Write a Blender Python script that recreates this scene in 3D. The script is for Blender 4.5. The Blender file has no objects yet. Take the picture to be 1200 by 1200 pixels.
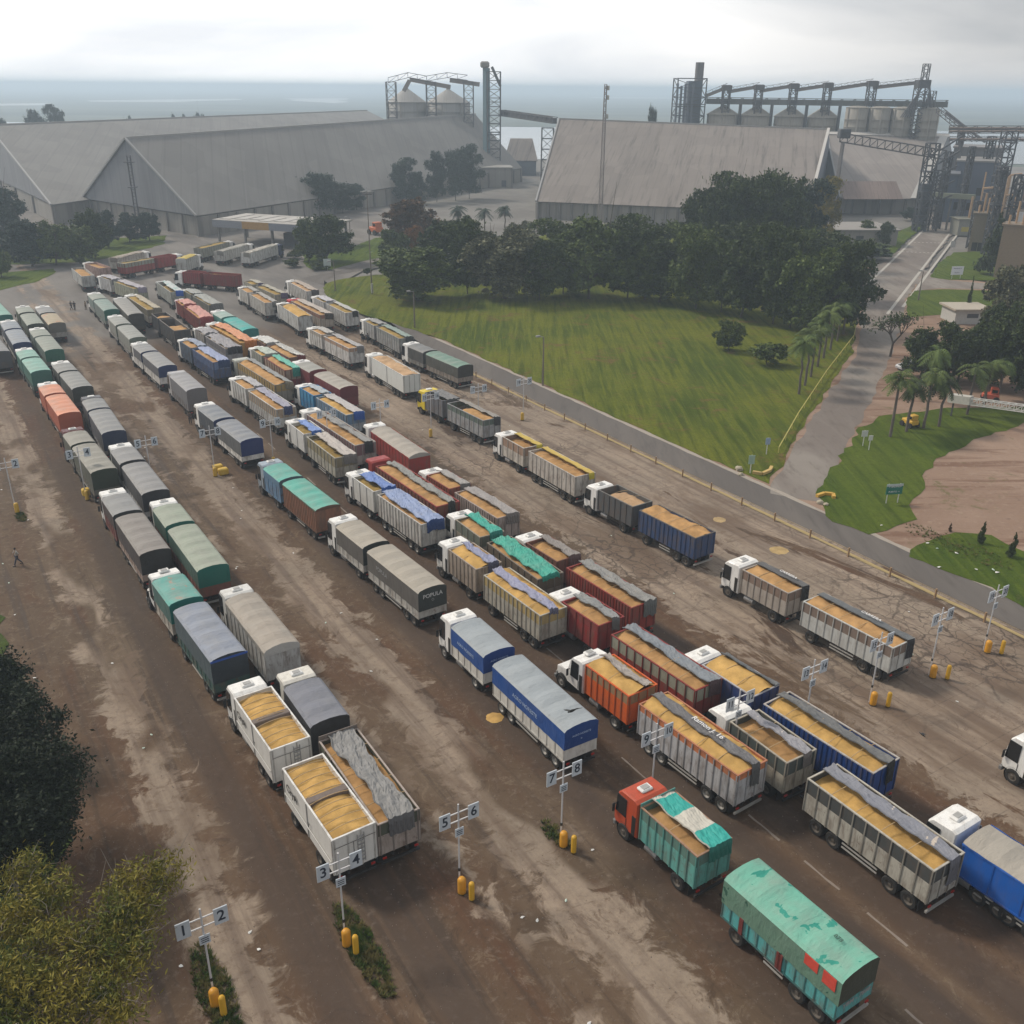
import bpy, bmesh, math, random
import numpy as np
from mathutils import Vector, Matrix, noise as mnoise
random.seed(7)
SC = bpy.context.scene
COL = SC.collection
R = math.radians
# ------------------------------------------------------------------ camera
H = 41.0
CF, CPX = 1120.0, 600.0
PITCH = math.atan((600 - 103) / CF)
ROLL = R(0.5)
FWD = Vector((0, math.cos(PITCH), -math.sin(PITCH)))
UP0 = Vector((0, math.sin(PITCH), math.cos(PITCH)))
RT0 = Vector((1, 0, 0))
RT = RT0 * math.cos(ROLL) + UP0 * math.sin(ROLL)
UP = -RT0 * math.sin(ROLL) + UP0 * math.cos(ROLL)
cam_d = bpy.data.cameras.new("camera")
cam = bpy.data.objects.new("camera", cam_d)
COL.objects.link(cam)
cam_d.sensor_width = 36
cam_d.lens = 36 * CF / 1200
cam_d.clip_start = 0.5
cam_d.clip_end = 60000
M = Matrix((RT, UP, -FWD)).transposed().to_4x4()
M.translation = (0, 0, H)
cam.matrix_world = M
SC.camera = cam
# ------------------------------------------------------------------ world, sun, exposure
SUN_AZ, SUN_EL = R(-62), R(44)          # azimuth from +Y towards +X
W = bpy.data.worlds.new("World"); SC.world = W; W.use_nodes = True
nt = W.node_tree; nt.nodes.clear()
sky = nt.nodes.new('ShaderNodeTexSky'); sky.sky_type = 'NISHITA'; sky.sun_disc = False
sky.sun_elevation = SUN_EL; sky.sun_rotation = SUN_AZ; sky.dust_density = 3.0
tc = nt.nodes.new('ShaderNodeTexCoord')
mp = nt.nodes.new('ShaderNodeMapping'); mp.inputs['Scale'].default_value = (1.0, 1.0, 5.5)
mp.inputs['Location'].default_value = (0.3, 0.1, 0.0)
nt.links.new(tc.outputs['Generated'], mp.inputs[0])
nz = nt.nodes.new('ShaderNodeTexNoise'); nz.inputs['Scale'].default_value = 2.6
nz.inputs['Detail'].default_value = 6; nz.inputs['Roughness'].default_value = 0.5
nz.inputs['Distortion'].default_value = 0.4
nt.links.new(mp.outputs[0], nz.inputs['Vector'])
rp = nt.nodes.new('ShaderNodeValToRGB')
rp.color_ramp.elements[0].position = 0.34; rp.color_ramp.elements[0].color = (5.9, 6.1, 6.4, 1)
rp.color_ramp.elements[1].position = 0.62; rp.color_ramp.elements[1].color = (9.3, 9.15, 9.0, 1)
nt.links.new(nz.outputs['Fac'], rp.inputs[0])
# brighter cloud towards the hidden sun
dt = nt.nodes.new('ShaderNodeVectorMath'); dt.operation = 'DOT_PRODUCT'
gd = Vector((math.sin(R(-22)), math.cos(R(-22)), 0.13)).normalized()
dt.inputs[1].default_value = gd
nt.links.new(tc.outputs['Generated'], dt.inputs[0])
mr = nt.nodes.new('ShaderNodeMapRange'); mr.interpolation_type = 'SMOOTHSTEP'
mr.inputs['From Min'].default_value = 0.66; mr.inputs['From Max'].default_value = 1.0
mr.inputs['To Min'].default_value = 0.86; mr.inputs['To Max'].default_value = 1.75
nt.links.new(dt.outputs['Value'], mr.inputs['Value'])
ml = nt.nodes.new('ShaderNodeVectorMath'); ml.operation = 'SCALE'
nt.links.new(rp.outputs[0], ml.inputs[0]); nt.links.new(mr.outputs[0], ml.inputs['Scale'])
mx = nt.nodes.new('ShaderNodeMix'); mx.data_type = 'RGBA'; mx.inputs[0].default_value = 0.88
nt.links.new(sky.outputs[0], mx.inputs[6]); nt.links.new(ml.outputs[0], mx.inputs[7])
bg = nt.nodes.new('ShaderNodeBackground'); bg.inputs['Strength'].default_value = 0.10
nt.links.new(mx.outputs[2], bg.inputs[0])
wo = nt.nodes.new('ShaderNodeOutputWorld'); nt.links.new(bg.outputs[0], wo.inputs[0])
sd = bpy.data.lights.new("sun", 'SUN'); sd.energy = 2.9; sd.angle = R(10); sd.color = (1.0, 0.90, 0.77)
so = bpy.data.objects.new("sun", sd); COL.objects.link(so)
sdir = Vector((math.sin(SUN_AZ) * math.cos(SUN_EL), math.cos(SUN_AZ) * math.cos(SUN_EL), math.sin(SUN_EL)))
so.rotation_euler = sdir.to_track_quat('Z', 'Y').to_euler(); so.location = (-100, 60, 150)
SC.view_settings.view_transform = 'Standard'; SC.view_settings.look = 'None'
SC.view_settings.exposure = 0.0; SC.view_settings.gamma = 1.0
SC.cycles.volume_bounces = 2
SC.cycles.max_bounces = 6; SC.cycles.diffuse_bounces = 2; SC.cycles.glossy_bounces = 2
SC.cycles.transparent_max_bounces = 4

# ------------------------------------------------------------------ coordinates
def G(px, py, z=0.0):
    """ground (or height z) point seen at a photo position"""
    d = RT * ((px - 600) / CF) - UP * ((py - 600) / CF) + FWD
    t = (H - z) / -d.z
    return Vector((d.x * t, d.y * t, z))
def D(px, py, dist):
    """point on the sight line at a horizontal distance"""
    d = RT * ((px - 600) / CF) - UP * ((py - 600) / CF) + FWD
    t = dist / math.hypot(d.x, d.y)
    return Vector((d.x * t, d.y * t, H + d.z * t))
LA = R(32)
LU = Vector((-math.sin(LA), math.cos(LA), 0)); LV = Vector((math.cos(LA), math.sin(LA), 0))
def L(u, v, z=0.0):
    p = LU * u + LV * v; p.z = z; return p

# ------------------------------------------------------------------ object helpers
def tag(o, label=None, cat=None, group=None, kind=None):
    if label: o['label'] = label
    if cat: o['category'] = cat
    if group: o['group'] = group
    if kind: o['kind'] = kind
    return o
def empty(name, loc, rz=0.0, label=None, cat=None, group=None):
    o = bpy.data.objects.new(name, None); COL.objects.link(o)
    o.location = loc; o.rotation_euler = (0, 0, rz); o.empty_display_size = 0.5
    return tag(o, label, cat, group)
class MB:
    def __init__(s): s.v = []; s.f = []; s.m = []
    def add(s, vs, fs, m=0):
        b = len(s.v); s.v += [tuple(p) for p in vs]; s.f += [tuple(b + i for i in f) for f in fs]; s.m += [m] * len(fs); return s
    def box(s, x0, x1, y0, y1, z0, z1, m=0, c=0.0):
        if c <= 0:
            vs = [(x, y, z) for z in (z0, z1) for y in (y0, y1) for x in (x0, x1)]
            return s.add(vs, [(0, 2, 3, 1), (4, 5, 7, 6), (0, 1, 5, 4), (2, 6, 7, 3), (0, 4, 6, 2), (1, 3, 7, 5)], m)
        c = min(c, (x1 - x0) / 2.2, (y1 - y0) / 2.2, (z1 - z0) / 2.2)
        bm = bmesh.new(); bmesh.ops.create_cube(bm, size=1)
        for v in bm.verts:
            v.co = Vector(((x0 + x1) / 2 + v.co.x * (x1 - x0), (y0 + y1) / 2 + v.co.y * (y1 - y0), (z0 + z1) / 2 + v.co.z * (z1 - z0)))
        bmesh.ops.bevel(bm, geom=bm.edges[:], offset=c, segments=1, affect='EDGES')
        vs = [v.co[:] for v in bm.verts]; bm.verts.index_update()
        fs = [[v.index for v in f.verts] for f in bm.faces]; bm.free()
        return s.add(vs, fs, m)
    def bar(s, p, q, w=0.1, m=0, n=4, w2=None):
        p = Vector(p); q = Vector(q); d = (q - p)
        if d.length < 1e-6: return s
        d.normalize(); a = d.orthogonal().normalized()
        if abs(d.z) < 0.9: a = d.cross(Vector((0, 0, 1))).normalized()
        b = d.cross(a); w2 = w if w2 is None else w2; vs = []
        off = math.pi / 4 if n == 4 else 0; k = 1.4142 if n == 4 else 1
        for (c, r) in ((p, w / 2), (q, w2 / 2)):
            for i in range(n):
                t = off + 2 * math.pi * i / n; vs.append(c + (a * math.cos(t) + b * math.sin(t)) * r * k)
        fs = [(i, (i + 1) % n, n + (i + 1) % n, n + i) for i in range(n)]
        fs += [tuple(range(n))[::-1], tuple(range(n, 2 * n))]
        return s.add(vs, fs, m)
    def lathe(s, prof, n=16, m=0, axis='Z', at=(0, 0, 0), cap=False):
        vs = []; k = len(prof)
        for i in range(n):
            t = 2 * math.pi * i / n; c, sn = math.cos(t), math.sin(t)
            for (r, h) in prof:
                p = (r * c, r * sn, h) if axis == 'Z' else (h, r * c, r * sn) if axis == 'X' else (r * sn, h, r * c)
                vs.append((p[0] + at[0], p[1] + at[1], p[2] + at[2]))
        fs = [(i * k + j, ((i + 1) % n) * k + j, ((i + 1) % n) * k + j + 1, i * k + j + 1) for i in range(n) for j in range(k - 1)]
        if cap: fs += [tuple(i * k for i in range(n))[::-1], tuple(i * k + k - 1 for i in range(n))]
        return s.add(vs, fs, m)
    def mesh(s, name, mats, smooth=False):
        me = bpy.data.meshes.new(name); me.from_pydata(s.v, [], s.f)
        if not isinstance(mats, (list, tuple)): mats = [mats]
        for x in mats: me.materials.append(x)
        if len(mats) > 1: me.polygons.foreach_set('material_index', s.m)
        if smooth: me.polygons.foreach_set('use_smooth', [True] * len(me.polygons))
        me.update(); return me
    def build(s, name, mats, parent=None, smooth=False, loc=None, rz=None):
        return link(name, s.mesh(name, mats, smooth), parent, loc, rz)
def link(name, me, parent=None, loc=None, rz=None):
    o = bpy.data.objects.new(name, me); COL.objects.link(o)
    if parent is not None: o.parent = parent
    if loc is not None: o.location = loc
    if rz is not None: o.rotation_euler = (0, 0, rz)
    return o

# ------------------------------------------------------------------ material helpers
class NT:
    def __init__(s, name):
        s.mat = bpy.data.materials.new(name); s.mat.use_nodes = True; s.t = s.mat.node_tree
        s.b = s.t.nodes['Principled BSDF']; s._p = None
    def n(s, typ, **kw):
        x = s.t.nodes.new(typ)
        for k, v in kw.items(): setattr(x, k, v)
        return x
    def lk(s, a, b): s.t.links.new(a, b)
    def put(s, sock, v):
        if hasattr(v, 'is_linked') or hasattr(v, 'links'): s.lk(v, sock)
        else:
            if sock.type == 'RGBA' and len(v) == 3: v = (*v, 1)
            sock.default_value = v
    def pos(s):
        if s._p is None: s._p = s.n('ShaderNodeNewGeometry').outputs['Position']
        return s._p
    def obj(s): return s.n('ShaderNodeTexCoord').outputs['Object']
    def mapv(s, v, scale=(1, 1, 1), rot=0.0, loc=(0, 0, 0)):
        m = s.n('ShaderNodeMapping'); s.lk(v, m.inputs[0]); m.inputs['Scale'].default_value = scale
        m.inputs['Rotation'].default_value = (0, 0, rot); m.inputs['Location'].default_value = loc
        return m.outputs[0]
    def noise(s, v, sc, det=3, ro=0.5, dist=0.0):
        m = s.n('ShaderNodeTexNoise'); s.lk(v, m.inputs['Vector']); m.inputs['Scale'].default_value = sc
        m.inputs['Detail'].default_value = det; m.inputs['Roughness'].default_value = ro
        m.inputs['Distortion'].default_value = dist
        return m.outputs['Fac']
    def voro(s, v, sc, feature='DISTANCE_TO_EDGE', out='Distance', rnd=1.0):
        m = s.n('ShaderNodeTexVoronoi', feature=feature); s.lk(v, m.inputs['Vector']); m.inputs['Scale'].default_value = sc
        m.inputs['Randomness'].default_value = rnd
        return m.outputs[out]
    def ss(s, v, a, b, lo=0.0, hi=1.0):
        m = s.n('ShaderNodeMapRange', interpolation_type='SMOOTHSTEP'); s.put(m.inputs[0], v)
        m.inputs[1].default_value = a; m.inputs[2].default_value = b; m.inputs[3].default_value = lo; m.inputs[4].default_value = hi
        return m.outputs[0]
    def math(s, op, a, b=0.0):
        m = s.n('ShaderNodeMath', operation=op); s.put(m.inputs[0], a); s.put(m.inputs[1], b); return m.outputs[0]
    def mix(s, f, a, b):
        m = s.n('ShaderNodeMix', data_type='RGBA'); s.put(m.inputs[0], f); s.put(m.inputs[6], a); s.put(m.inputs[7], b); return m.outputs[2]
    def sep(s, v):
        m = s.n('ShaderNodeSeparateXYZ'); s.lk(v, m.inputs[0]); return m.outputs
    def bump(s, h, st=0.3, d=0.05):
        m = s.n('ShaderNodeBump'); s.lk(h, m.inputs['Height']); m.inputs['Strength'].default_value = st; m.inputs['Distance'].default_value = d
        s.lk(m.outputs[0], s.b.inputs['Normal'])
    def fin(s, col, rough=0.7, metal=0.0, spec=0.5):
        s.put(s.b.inputs['Base Color'], col); s.put(s.b.inputs['Roughness'], rough)
        s.b.inputs['Metallic'].default_value = metal; s.b.inputs['Specular IOR Level'].default_value = spec
        return s.mat
def dk(c, k): return tuple(min(1, x * k) for x in c[:3])
_mc = {}
def cached(fn):
    def w(*a, **k):
        key = (fn.__name__, a, tuple(sorted(k.items())))
        if key not in _mc: _mc[key] = fn(*a, **k)
        return _mc[key]
    return w
DIRT = (0.13, 0.095, 0.07)
@cached
def paint(c, rough=0.45, dirt=0.35):
    """weathered paint: grime streaks run down, dust low on the panel"""
    n = NT('paint'); ob = n.obj()
    a = n.noise(n.mapv(ob, (1.6, 1.6, 0.5)), 1.3, 4, 0.6)
    b = n.noise(n.mapv(ob, (6, 6, 0.7)), 1.6, 3, 0.6)
    sp = n.noise(ob, 2.2, 5, 0.75); f = n.math('MULTIPLY', n.ss(a, 0.40, 0.72), dirt)
    f2 = n.math('MULTIPLY', n.ss(b, 0.50, 0.78), dirt * 0.9)
    col = n.mix(f, c, DIRT); col = n.mix(f2, col, dk(DIRT, 0.6)); col = n.mix(n.math('MULTIPLY', n.ss(sp, 0.56, 0.70), dirt), col, (0.10, 0.05, 0.03))
    return n.fin(col, n.ss(a, 0.3, 0.7, rough, min(1, rough + 0.3)), 0, 0.4)
@cached
def tarpm(c, dust=0.35, patch=None, seed=0.0, band=0.0):
    """canvas: creases, dust, optional repair patches"""
    n = NT('canvas'); ob = n.obj(); o2 = n.mapv(ob, (1, 1, 1), 0, (seed, seed * 1.7, 0))
    a = n.noise(o2, 0.55, 4, 0.6); b = n.noise(n.mapv(o2, (1.2, 3.2, 1)), 1.0, 4, 0.65, 0.6)
    col = n.mix(n.math('MULTIPLY', n.ss(a, 0.3, 0.75), dust), c, (0.26, 0.25, 0.225))
    col = n.mix(n.math('MULTIPLY', n.ss(b, 0.55, 0.8), 0.4), col, dk(c, 0.55))
    if patch:
        k = n.noise(n.mapv(o2, (1, 1.3, 1)), 0.75, 3, 0.6, 0.5)
        if band: k = n.math('ADD', n.math('FRACT', n.math('DIVIDE', n.math('ADD', n.sep(ob)[1], 1.0), band)), n.math('MULTIPLY', n.math('SUBTRACT', k, 0.5), 0.12)); col = n.mix(n.ss(k, 0.50, 0.52), col, patch)
        else: col = n.mix(n.ss(k, 0.61, 0.63), col, patch)
    n.bump(n.math('ADD', b, n.math('MULTIPLY', a, 0.7)), 0.55, 0.14)
    return n.fin(col, 0.62, 0, 0.35)
@cached
def flat(c, rough=0.6, metal=0.0):
    n = NT('surface'); a = n.noise(n.obj(), 2.5, 3, 0.6)
    return n.fin(n.mix(n.ss(a, 0.3, 0.8, 0, 0.35), c, dk(c, 0.55)), rough, metal)
@cached
def grainm(c=(0.53, 0.32, 0.11)):
    n = NT('grain'); ob = n.obj(); a = n.noise(ob, 0.9, 4, 0.6); b = n.noise(ob, 14, 2, 0.7)
    col = n.mix(n.ss(a, 0.3, 0.7), dk(c, 0.72), dk(c, 1.12)); col = n.mix(n.ss(b, 0.4, 0.7, 0, 0.35), col, dk(c, 0.7))
    n.bump(n.math('ADD', a, n.math('MULTIPLY', b, 0.15)), 0.5, 0.12)
    return n.fin(col, 0.9, 0, 0.2)
TYRE = flat((0.022, 0.021, 0.020), 0.85); RIM = flat((0.30, 0.29, 0.27), 0.5, 0.3); RIMD = flat((0.10, 0.085, 0.07), 0.7)
CHAS = flat((0.025, 0.023, 0.022), 0.75); GLASS = flat((0.012, 0.014, 0.017), 0.12); REDL = flat((0.35, 0.02, 0.015), 0.4)
WOODP = flat((0.17, 0.12, 0.085), 0.85); STEEL = flat((0.33, 0.33, 0.33), 0.45, 0.6); WHITE = paint((0.72, 0.72, 0.70), 0.35, 0.18)
LGREY = flat((0.45, 0.45, 0.43), 0.5); BLK = flat((0.02, 0.02, 0.02), 0.5); ORNG = flat((0.62, 0.30, 0.03), 0.5)

def rot2(p, rz): c, s = math.cos(rz), math.sin(rz); return (p[0] * c - p[1] * s, p[0] * s + p[1] * c)
_tx = {}
def text_mesh(body, size, m, thick=0.012):
    """lettering as a flat mesh, centred; lies in local XZ facing -Y"""
    key = (body, size, m.name)
    if key in _tx: return _tx[key]
    cu = bpy.data.curves.new("lettering", 'FONT'); cu.body = body; cu.size = size; cu.extrude = thick / 2; cu.offset = size * 0.012
    cu.align_x = 'CENTER'; cu.align_y = 'CENTER'; cu.resolution_u = 3
    t = bpy.data.objects.new("lettering_src", cu); COL.objects.link(t)
    dg = bpy.context.evaluated_depsgraph_get(); dg.update()
    me = bpy.data.meshes.new_from_object(t.evaluated_get(dg))
    bpy.data.objects.remove(t); me.materials.clear(); me.materials.append(m)
    me.transform(Matrix.Rotation(math.pi / 2, 4, 'X')); _tx[key] = me
    return me
# ------------------------------------------------------------------ ground materials
def lane_mat(name):
    n = NT(name)
    uvv = n.mapv(n.pos(), (1, 1, 1), -LA)      # x = across the lanes (v), y = along them (u)
    return n, uvv
def yard_mat():
    n, uv = lane_mat('yard_dirt_and_worn_concrete')
    x, y, _z = n.sep(uv)
    # dirt
    big = n.noise(n.pos(), 0.035, 4, 0.55); mid = n.noise(n.mapv(uv, (1, 0.3, 1)), 0.16, 5, 0.62, 0.5)
    strk = n.noise(n.mapv(uv, (1, 0.05, 1)), 0.75, 5, 0.65, 0.3); fine = n.noise(n.pos(), 1.7, 5, 0.75); grit = n.noise(n.pos(), 9, 3, 0.8)
    d = n.mix(n.ss(big, 0.35, 0.65), (0.098, 0.056, 0.032), (0.095, 0.067, 0.044))
    d = n.mix(n.ss(mid, 0.45, 0.75, 0, 0.8), d, (0.150, 0.110, 0.076))
    d = n.mix(n.ss(mid, 0.30, 0.48, 0.8, 0), d, (0.085, 0.040, 0.022)); pit = n.noise(n.pos(), 0.55, 6, 0.8, 1.2); d = n.mix(n.ss(pit, 0.54, 0.62, 0, 0.6), d, (0.058, 0.037, 0.025)); d = n.mix(n.ss(pit, 0.36, 0.44, 0.45, 0), d, (0.19, 0.145, 0.10))
    d = n.mix(n.ss(strk, 0.50, 0.66, 0, 0.8), d, (0.052, 0.036, 0.026))
    d = n.mix(n.ss(fine, 0.5, 0.78, 0, 0.55), d, (0.23, 0.185, 0.15))
    d = n.mix(n.ss(grit, 0.55, 0.75, 0, 0.4), d, (0.07, 0.055, 0.045))
    # damp patches and oily lanes where lorries stand (on the ground itself)
    def bump_at(c, w, soft):
        ax = n.math('ABSOLUTE', n.math('SUBTRACT', x, c)); return n.ss(ax, w, w + soft, 1, 0)
    oil = None
    for c, w in ((29.4, 1.5), (15.4, 1.3), (10.4, 1.2), (35.3, 1.4), (38.9, 1.6), (42.6, 1.4), (46.2, 1.5), (55.5, 2.0), (61.5, 1.2)):
        b = bump_at(c, w * 0.4, 1.3); oil = b if oil is None else n.math('MAXIMUM', oil, b)
    d = n.mix(n.math('MULTIPLY', n.math('MULTIPLY', oil, 0.72), n.ss(mid, 0.28, 0.6, 0.45, 1)), d, (0.058, 0.042, 0.034))
    # concrete remains: bands between lanes, slabs 5 m long with ragged ends
    rag = n.noise(n.pos(), 0.33, 5, 0.68, 0.8); rag2 = n.noise(n.mapv(uv, (0.7, 0.28, 1)), 0.30, 2, 0.5)
    con = None
    for c, w in ((6.9, 1.5), (24.4, 1.9), (20.0, 0.5), (12.6, -0.4)):
        ax = n.math('ABSOLUTE', n.math('SUBTRACT', x, c))
        e = n.math('ADD', ax, n.math('MULTIPLY', n.math('SUBTRACT', rag, 0.5), 7.5))
        b = n.ss(e, w - 0.45, w + 0.3, 1, 0)
        con = b if con is None else n.math('MAXIMUM', con, b)
    con = n.math('MULTIPLY', n.math('MULTIPLY', con, n.ss(rag2, 0.36, 0.46)), n.ss(n.noise(n.pos(), 1.1, 4, 0.7), 0.28, 0.5, 0.45, 0.9))
    left = con
    # right part: wide cracked concrete apron from v = 49 to the kerb
    ed = n.math('ADD', x, n.math('MULTIPLY', n.math('SUBTRACT', rag, 0.5), 9.0))
    ap = n.math('MULTIPLY', n.ss(ed, 49.6, 50.2), n.ss(n.noise(n.mapv(uv, (1, 0.25, 1)), 0.22, 5, 0.7, 0.7), 0.38, 0.44, 0.0, 1))
    ap = n.math('MULTIPLY', ap, n.ss(n.math('ADD', y, n.math('MULTIPLY', mid, 30)), 190, 160, 0.0, 1))
    con = n.math('MAXIMUM', con, ap)
    c = n.mix(n.ss(n.noise(uv, 0.12, 3, 0.5), 0.35, 0.65), (0.315, 0.25, 0.19), (0.25, 0.205, 0.158))
    c = n.mix(n.ss(fine, 0.38, 0.75, 0, 0.6), c, (0.17, 0.13, 0.105)); c = n.mix(n.ss(strk, 0.42, 0.66, 0, 0.8), c, (0.13, 0.095, 0.074)); c = n.mix(n.ss(mid, 0.50, 0.66, 0, 0.75), c, (0.125, 0.085, 0.058)); c = n.mix(n.ss(pit, 0.55, 0.61, 0, 0.6), c, (0.13, 0.09, 0.064))
    c = n.mix(n.ss(grit, 0.55, 0.8, 0, 0.35), c, (0.12, 0.1, 0.085))
    wv = n.n('ShaderNodeVectorMath', operation='ADD'); n.lk(uv, wv.inputs[0])
    nn = n.n('ShaderNodeTexNoise'); n.lk(n.pos(), nn.inputs['Vector']); nn.inputs['Scale'].default_value = 0.6; nn.inputs['Detail'].default_value = 4
    sc = n.n('ShaderNodeVectorMath', operation='SCALE'); n.lk(nn.outputs['Color'], sc.inputs[0]); sc.inputs['Scale'].default_value = 1.6
    n.lk(sc.outputs[0], wv.inputs[1])
    cr = n.voro(n.mapv(wv.outputs[0], (1, 0.55, 1)), 0.33); cr2 = n.voro(n.mapv(wv.outputs[0], (1, 0.8, 1)), 0.9)
    where = n.ss(n.noise(n.pos(), 0.07, 3, 0.5), 0.42, 0.55)
    ck = n.math('MULTIPLY', n.math('MAXIMUM', n.math('MULTIPLY', n.ss(cr, 0.006, 0.04, 0.9, 0), n.ss(fine, 0.3, 0.55, 0.4, 1)), n.math('MULTIPLY', n.ss(cr2, 0.01, 0.045, 0.7, 0), where)), n.ss(big, 0.44, 0.60, 0.05, 1))
    ck = n.math('MULTIPLY', ck, n.ss(x, 40, 48, 0.12, 1))
    # sawn joints of the slabs
    jy = n.math('ABSOLUTE', n.math('SUBTRACT', n.math('FRACT', n.math('DIVIDE', y, 4.7)), 0.5))
    jx = n.math('ABSOLUTE', n.math('SUBTRACT', n.math('FRACT', n.math('DIVIDE', x, 3.45)), 0.5))
    ck = n.math('MAXIMUM', ck, n.math('MULTIPLY', n.math('MAXIMUM', n.ss(jy, 0.486, 0.496, 0, 0.5), n.ss(jx, 0.482, 0.494, 0, 0.4)), n.math('MULTIPLY', n.ss(pit, 0.42, 0.55, 0.1, 1), n.ss(x, 40, 48, 0.25, 1))))
    c = n.mix(ck, c, (0.06, 0.045, 0.036))
    # the far turning area is old grey asphalt
    far = n.ss(n.math('ADD', y, n.math('MULTIPLY', mid, 26)), 178, 196)
    asph = n.mix(n.ss(mid, 0.35, 0.7), (0.19, 0.175, 0.16), (0.125, 0.115, 0.108)); asph = n.mix(n.ss(strk, 0.5, 0.75, 0, 0.5), asph, (0.09, 0.078, 0.07))
    d = n.mix(far, d, asph)
    col = n.mix(con, d, c)
    wet = n.math('MULTIPLY', n.ss(strk, 0.55, 0.72), n.ss(big, 0.4, 0.6))
    n.bump(n.math('ADD', n.math('MULTIPLY', con, 0.5), n.math('ADD', n.math('MULTIPLY', fine, 0.8), n.math('MULTIPLY', mid, 1.2))), 0.5, 0.12)
    return n.fin(col, n.math('SUBTRACT', 0.92, n.math('MULTIPLY', wet, 0.25)), 0, 0.25)
def grass_mat(c1=(0.060, 0.088, 0.008), c2=(0.125, 0.138, 0.013), c3=(0.14, 0.09, 0.032), dry=0.55, rot=LA):
    n = NT('grass'); p = n.pos()
    a = n.noise(p, 0.05, 5, 0.65); m = n.noise(n.mapv(p, (1, 0.06, 1), -rot + R(62)), 1.1, 3, 0.6, 0.3); f = n.noise(p, 1.6, 5, 0.8); q = n.noise(p, 0.17, 5, 0.7, 1.0)
    col = n.mix(n.ss(a, 0.35, 0.65), c1, c2)
    col = n.mix(n.ss(m, 0.46, 0.60, 0, 0.5), col, dk(c2, 1.2)); col = n.mix(n.ss(m, 0.34, 0.46, 0.5, 0), col, dk(c1, 0.65))
    col = n.mix(n.ss(q, dry, dry + 0.14, 0, 0.85), col, c3); col = n.mix(n.ss(f, 0.38, 0.75, 0, 0.5), col, dk(c1, 0.45))
    n.bump(n.math('ADD', f, m), 0.8, 0.25)
    return n.fin(col, 0.95, 0, 0.1)
def simple_ground(name, c1, c2, c3, sc=0.1, scale=(1, 1, 1), rot=0, rough=0.9):
    n = NT(name); p = n.mapv(n.pos(), scale, rot)
    a = n.noise(p, sc, 5, 0.6, 0.4); b = n.noise(p, sc * 7, 4, 0.7)
    col = n.mix(n.ss(a, 0.38, 0.62), c1, c2); col = n.mix(n.ss(b, 0.48, 0.75, 0, 0.65), col, c3)
    n.bump(b, 0.4, 0.08)
    return n.fin(col, rough, 0, 0.3)
MARSH = simple_ground('delta_marsh', (0.055, 0.078, 0.068), (0.125, 0.145, 0.115), (0.030, 0.045, 0.042), 0.0011, (1, 4.5, 1))
WATER = NT('river_water'); WATER.bump(WATER.noise(WATER.pos(), 0.15, 3, 0.6), 0.05, 0.3); WATER = WATER.fin((0.10, 0.10, 0.085), 0.12, 0, 0.9)
def sand_mat():
    n = NT('sandy_dirt'); p = n.pos(); a = n.noise(p, 0.05, 4, 0.6); tr = n.noise(n.mapv(p, (0.12, 1, 1), R(8)), 0.35, 4, 0.65, 0.8); b = n.noise(p, 0.8, 5, 0.75); g = n.noise(p, 0.13, 5, 0.75, 0.8)
    c = n.mix(n.ss(a, 0.4, 0.6), (0.29, 0.205, 0.155), (0.235, 0.16, 0.118)); c = n.mix(n.ss(tr, 0.5, 0.66, 0, 0.75), c, (0.15, 0.085, 0.058)); c = n.mix(n.ss(b, 0.5, 0.72, 0, 0.6), c, (0.33, 0.25, 0.19)); c = n.mix(n.ss(b, 0.3, 0.42, 0.5, 0), c, (0.12, 0.08, 0.06))
    c = n.mix(n.ss(g, 0.58, 0.68, 0, 0.7), c, (0.11, 0.105, 0.04)); n.bump(n.math('ADD', b, tr), 0.7, 0.2); return n.fin(c, 0.95, 0, 0.1)
DIRTM = sand_mat(); WATER2 = flat((0.35, 0.36, 0.36), 0.38)
ASPH = simple_ground('asphalt', (0.135, 0.120, 0.108), (0.105, 0.094, 0.086), (0.075, 0.066, 0.06), 0.12, (1, 0.15, 1), -LA, 0.85)
CONC = simple_ground('concrete_road', (0.23, 0.205, 0.18), (0.16, 0.135, 0.118), (0.10, 0.08, 0.066), 0.12, (1, 0.3, 1), R(-20), 0.8)
KERB = flat((0.33, 0.29, 0.245), 0.85); GR1 = grass_mat(); GR2 = grass_mat((0.05, 0.085, 0.009), (0.085, 0.115, 0.012), (0.12, 0.10, 0.045), 0.62)
PLANTG = simple_ground('plant_yard', (0.19, 0.18, 0.165), (0.14, 0.13, 0.12), (0.10, 0.09, 0.08), 0.03)

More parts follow.
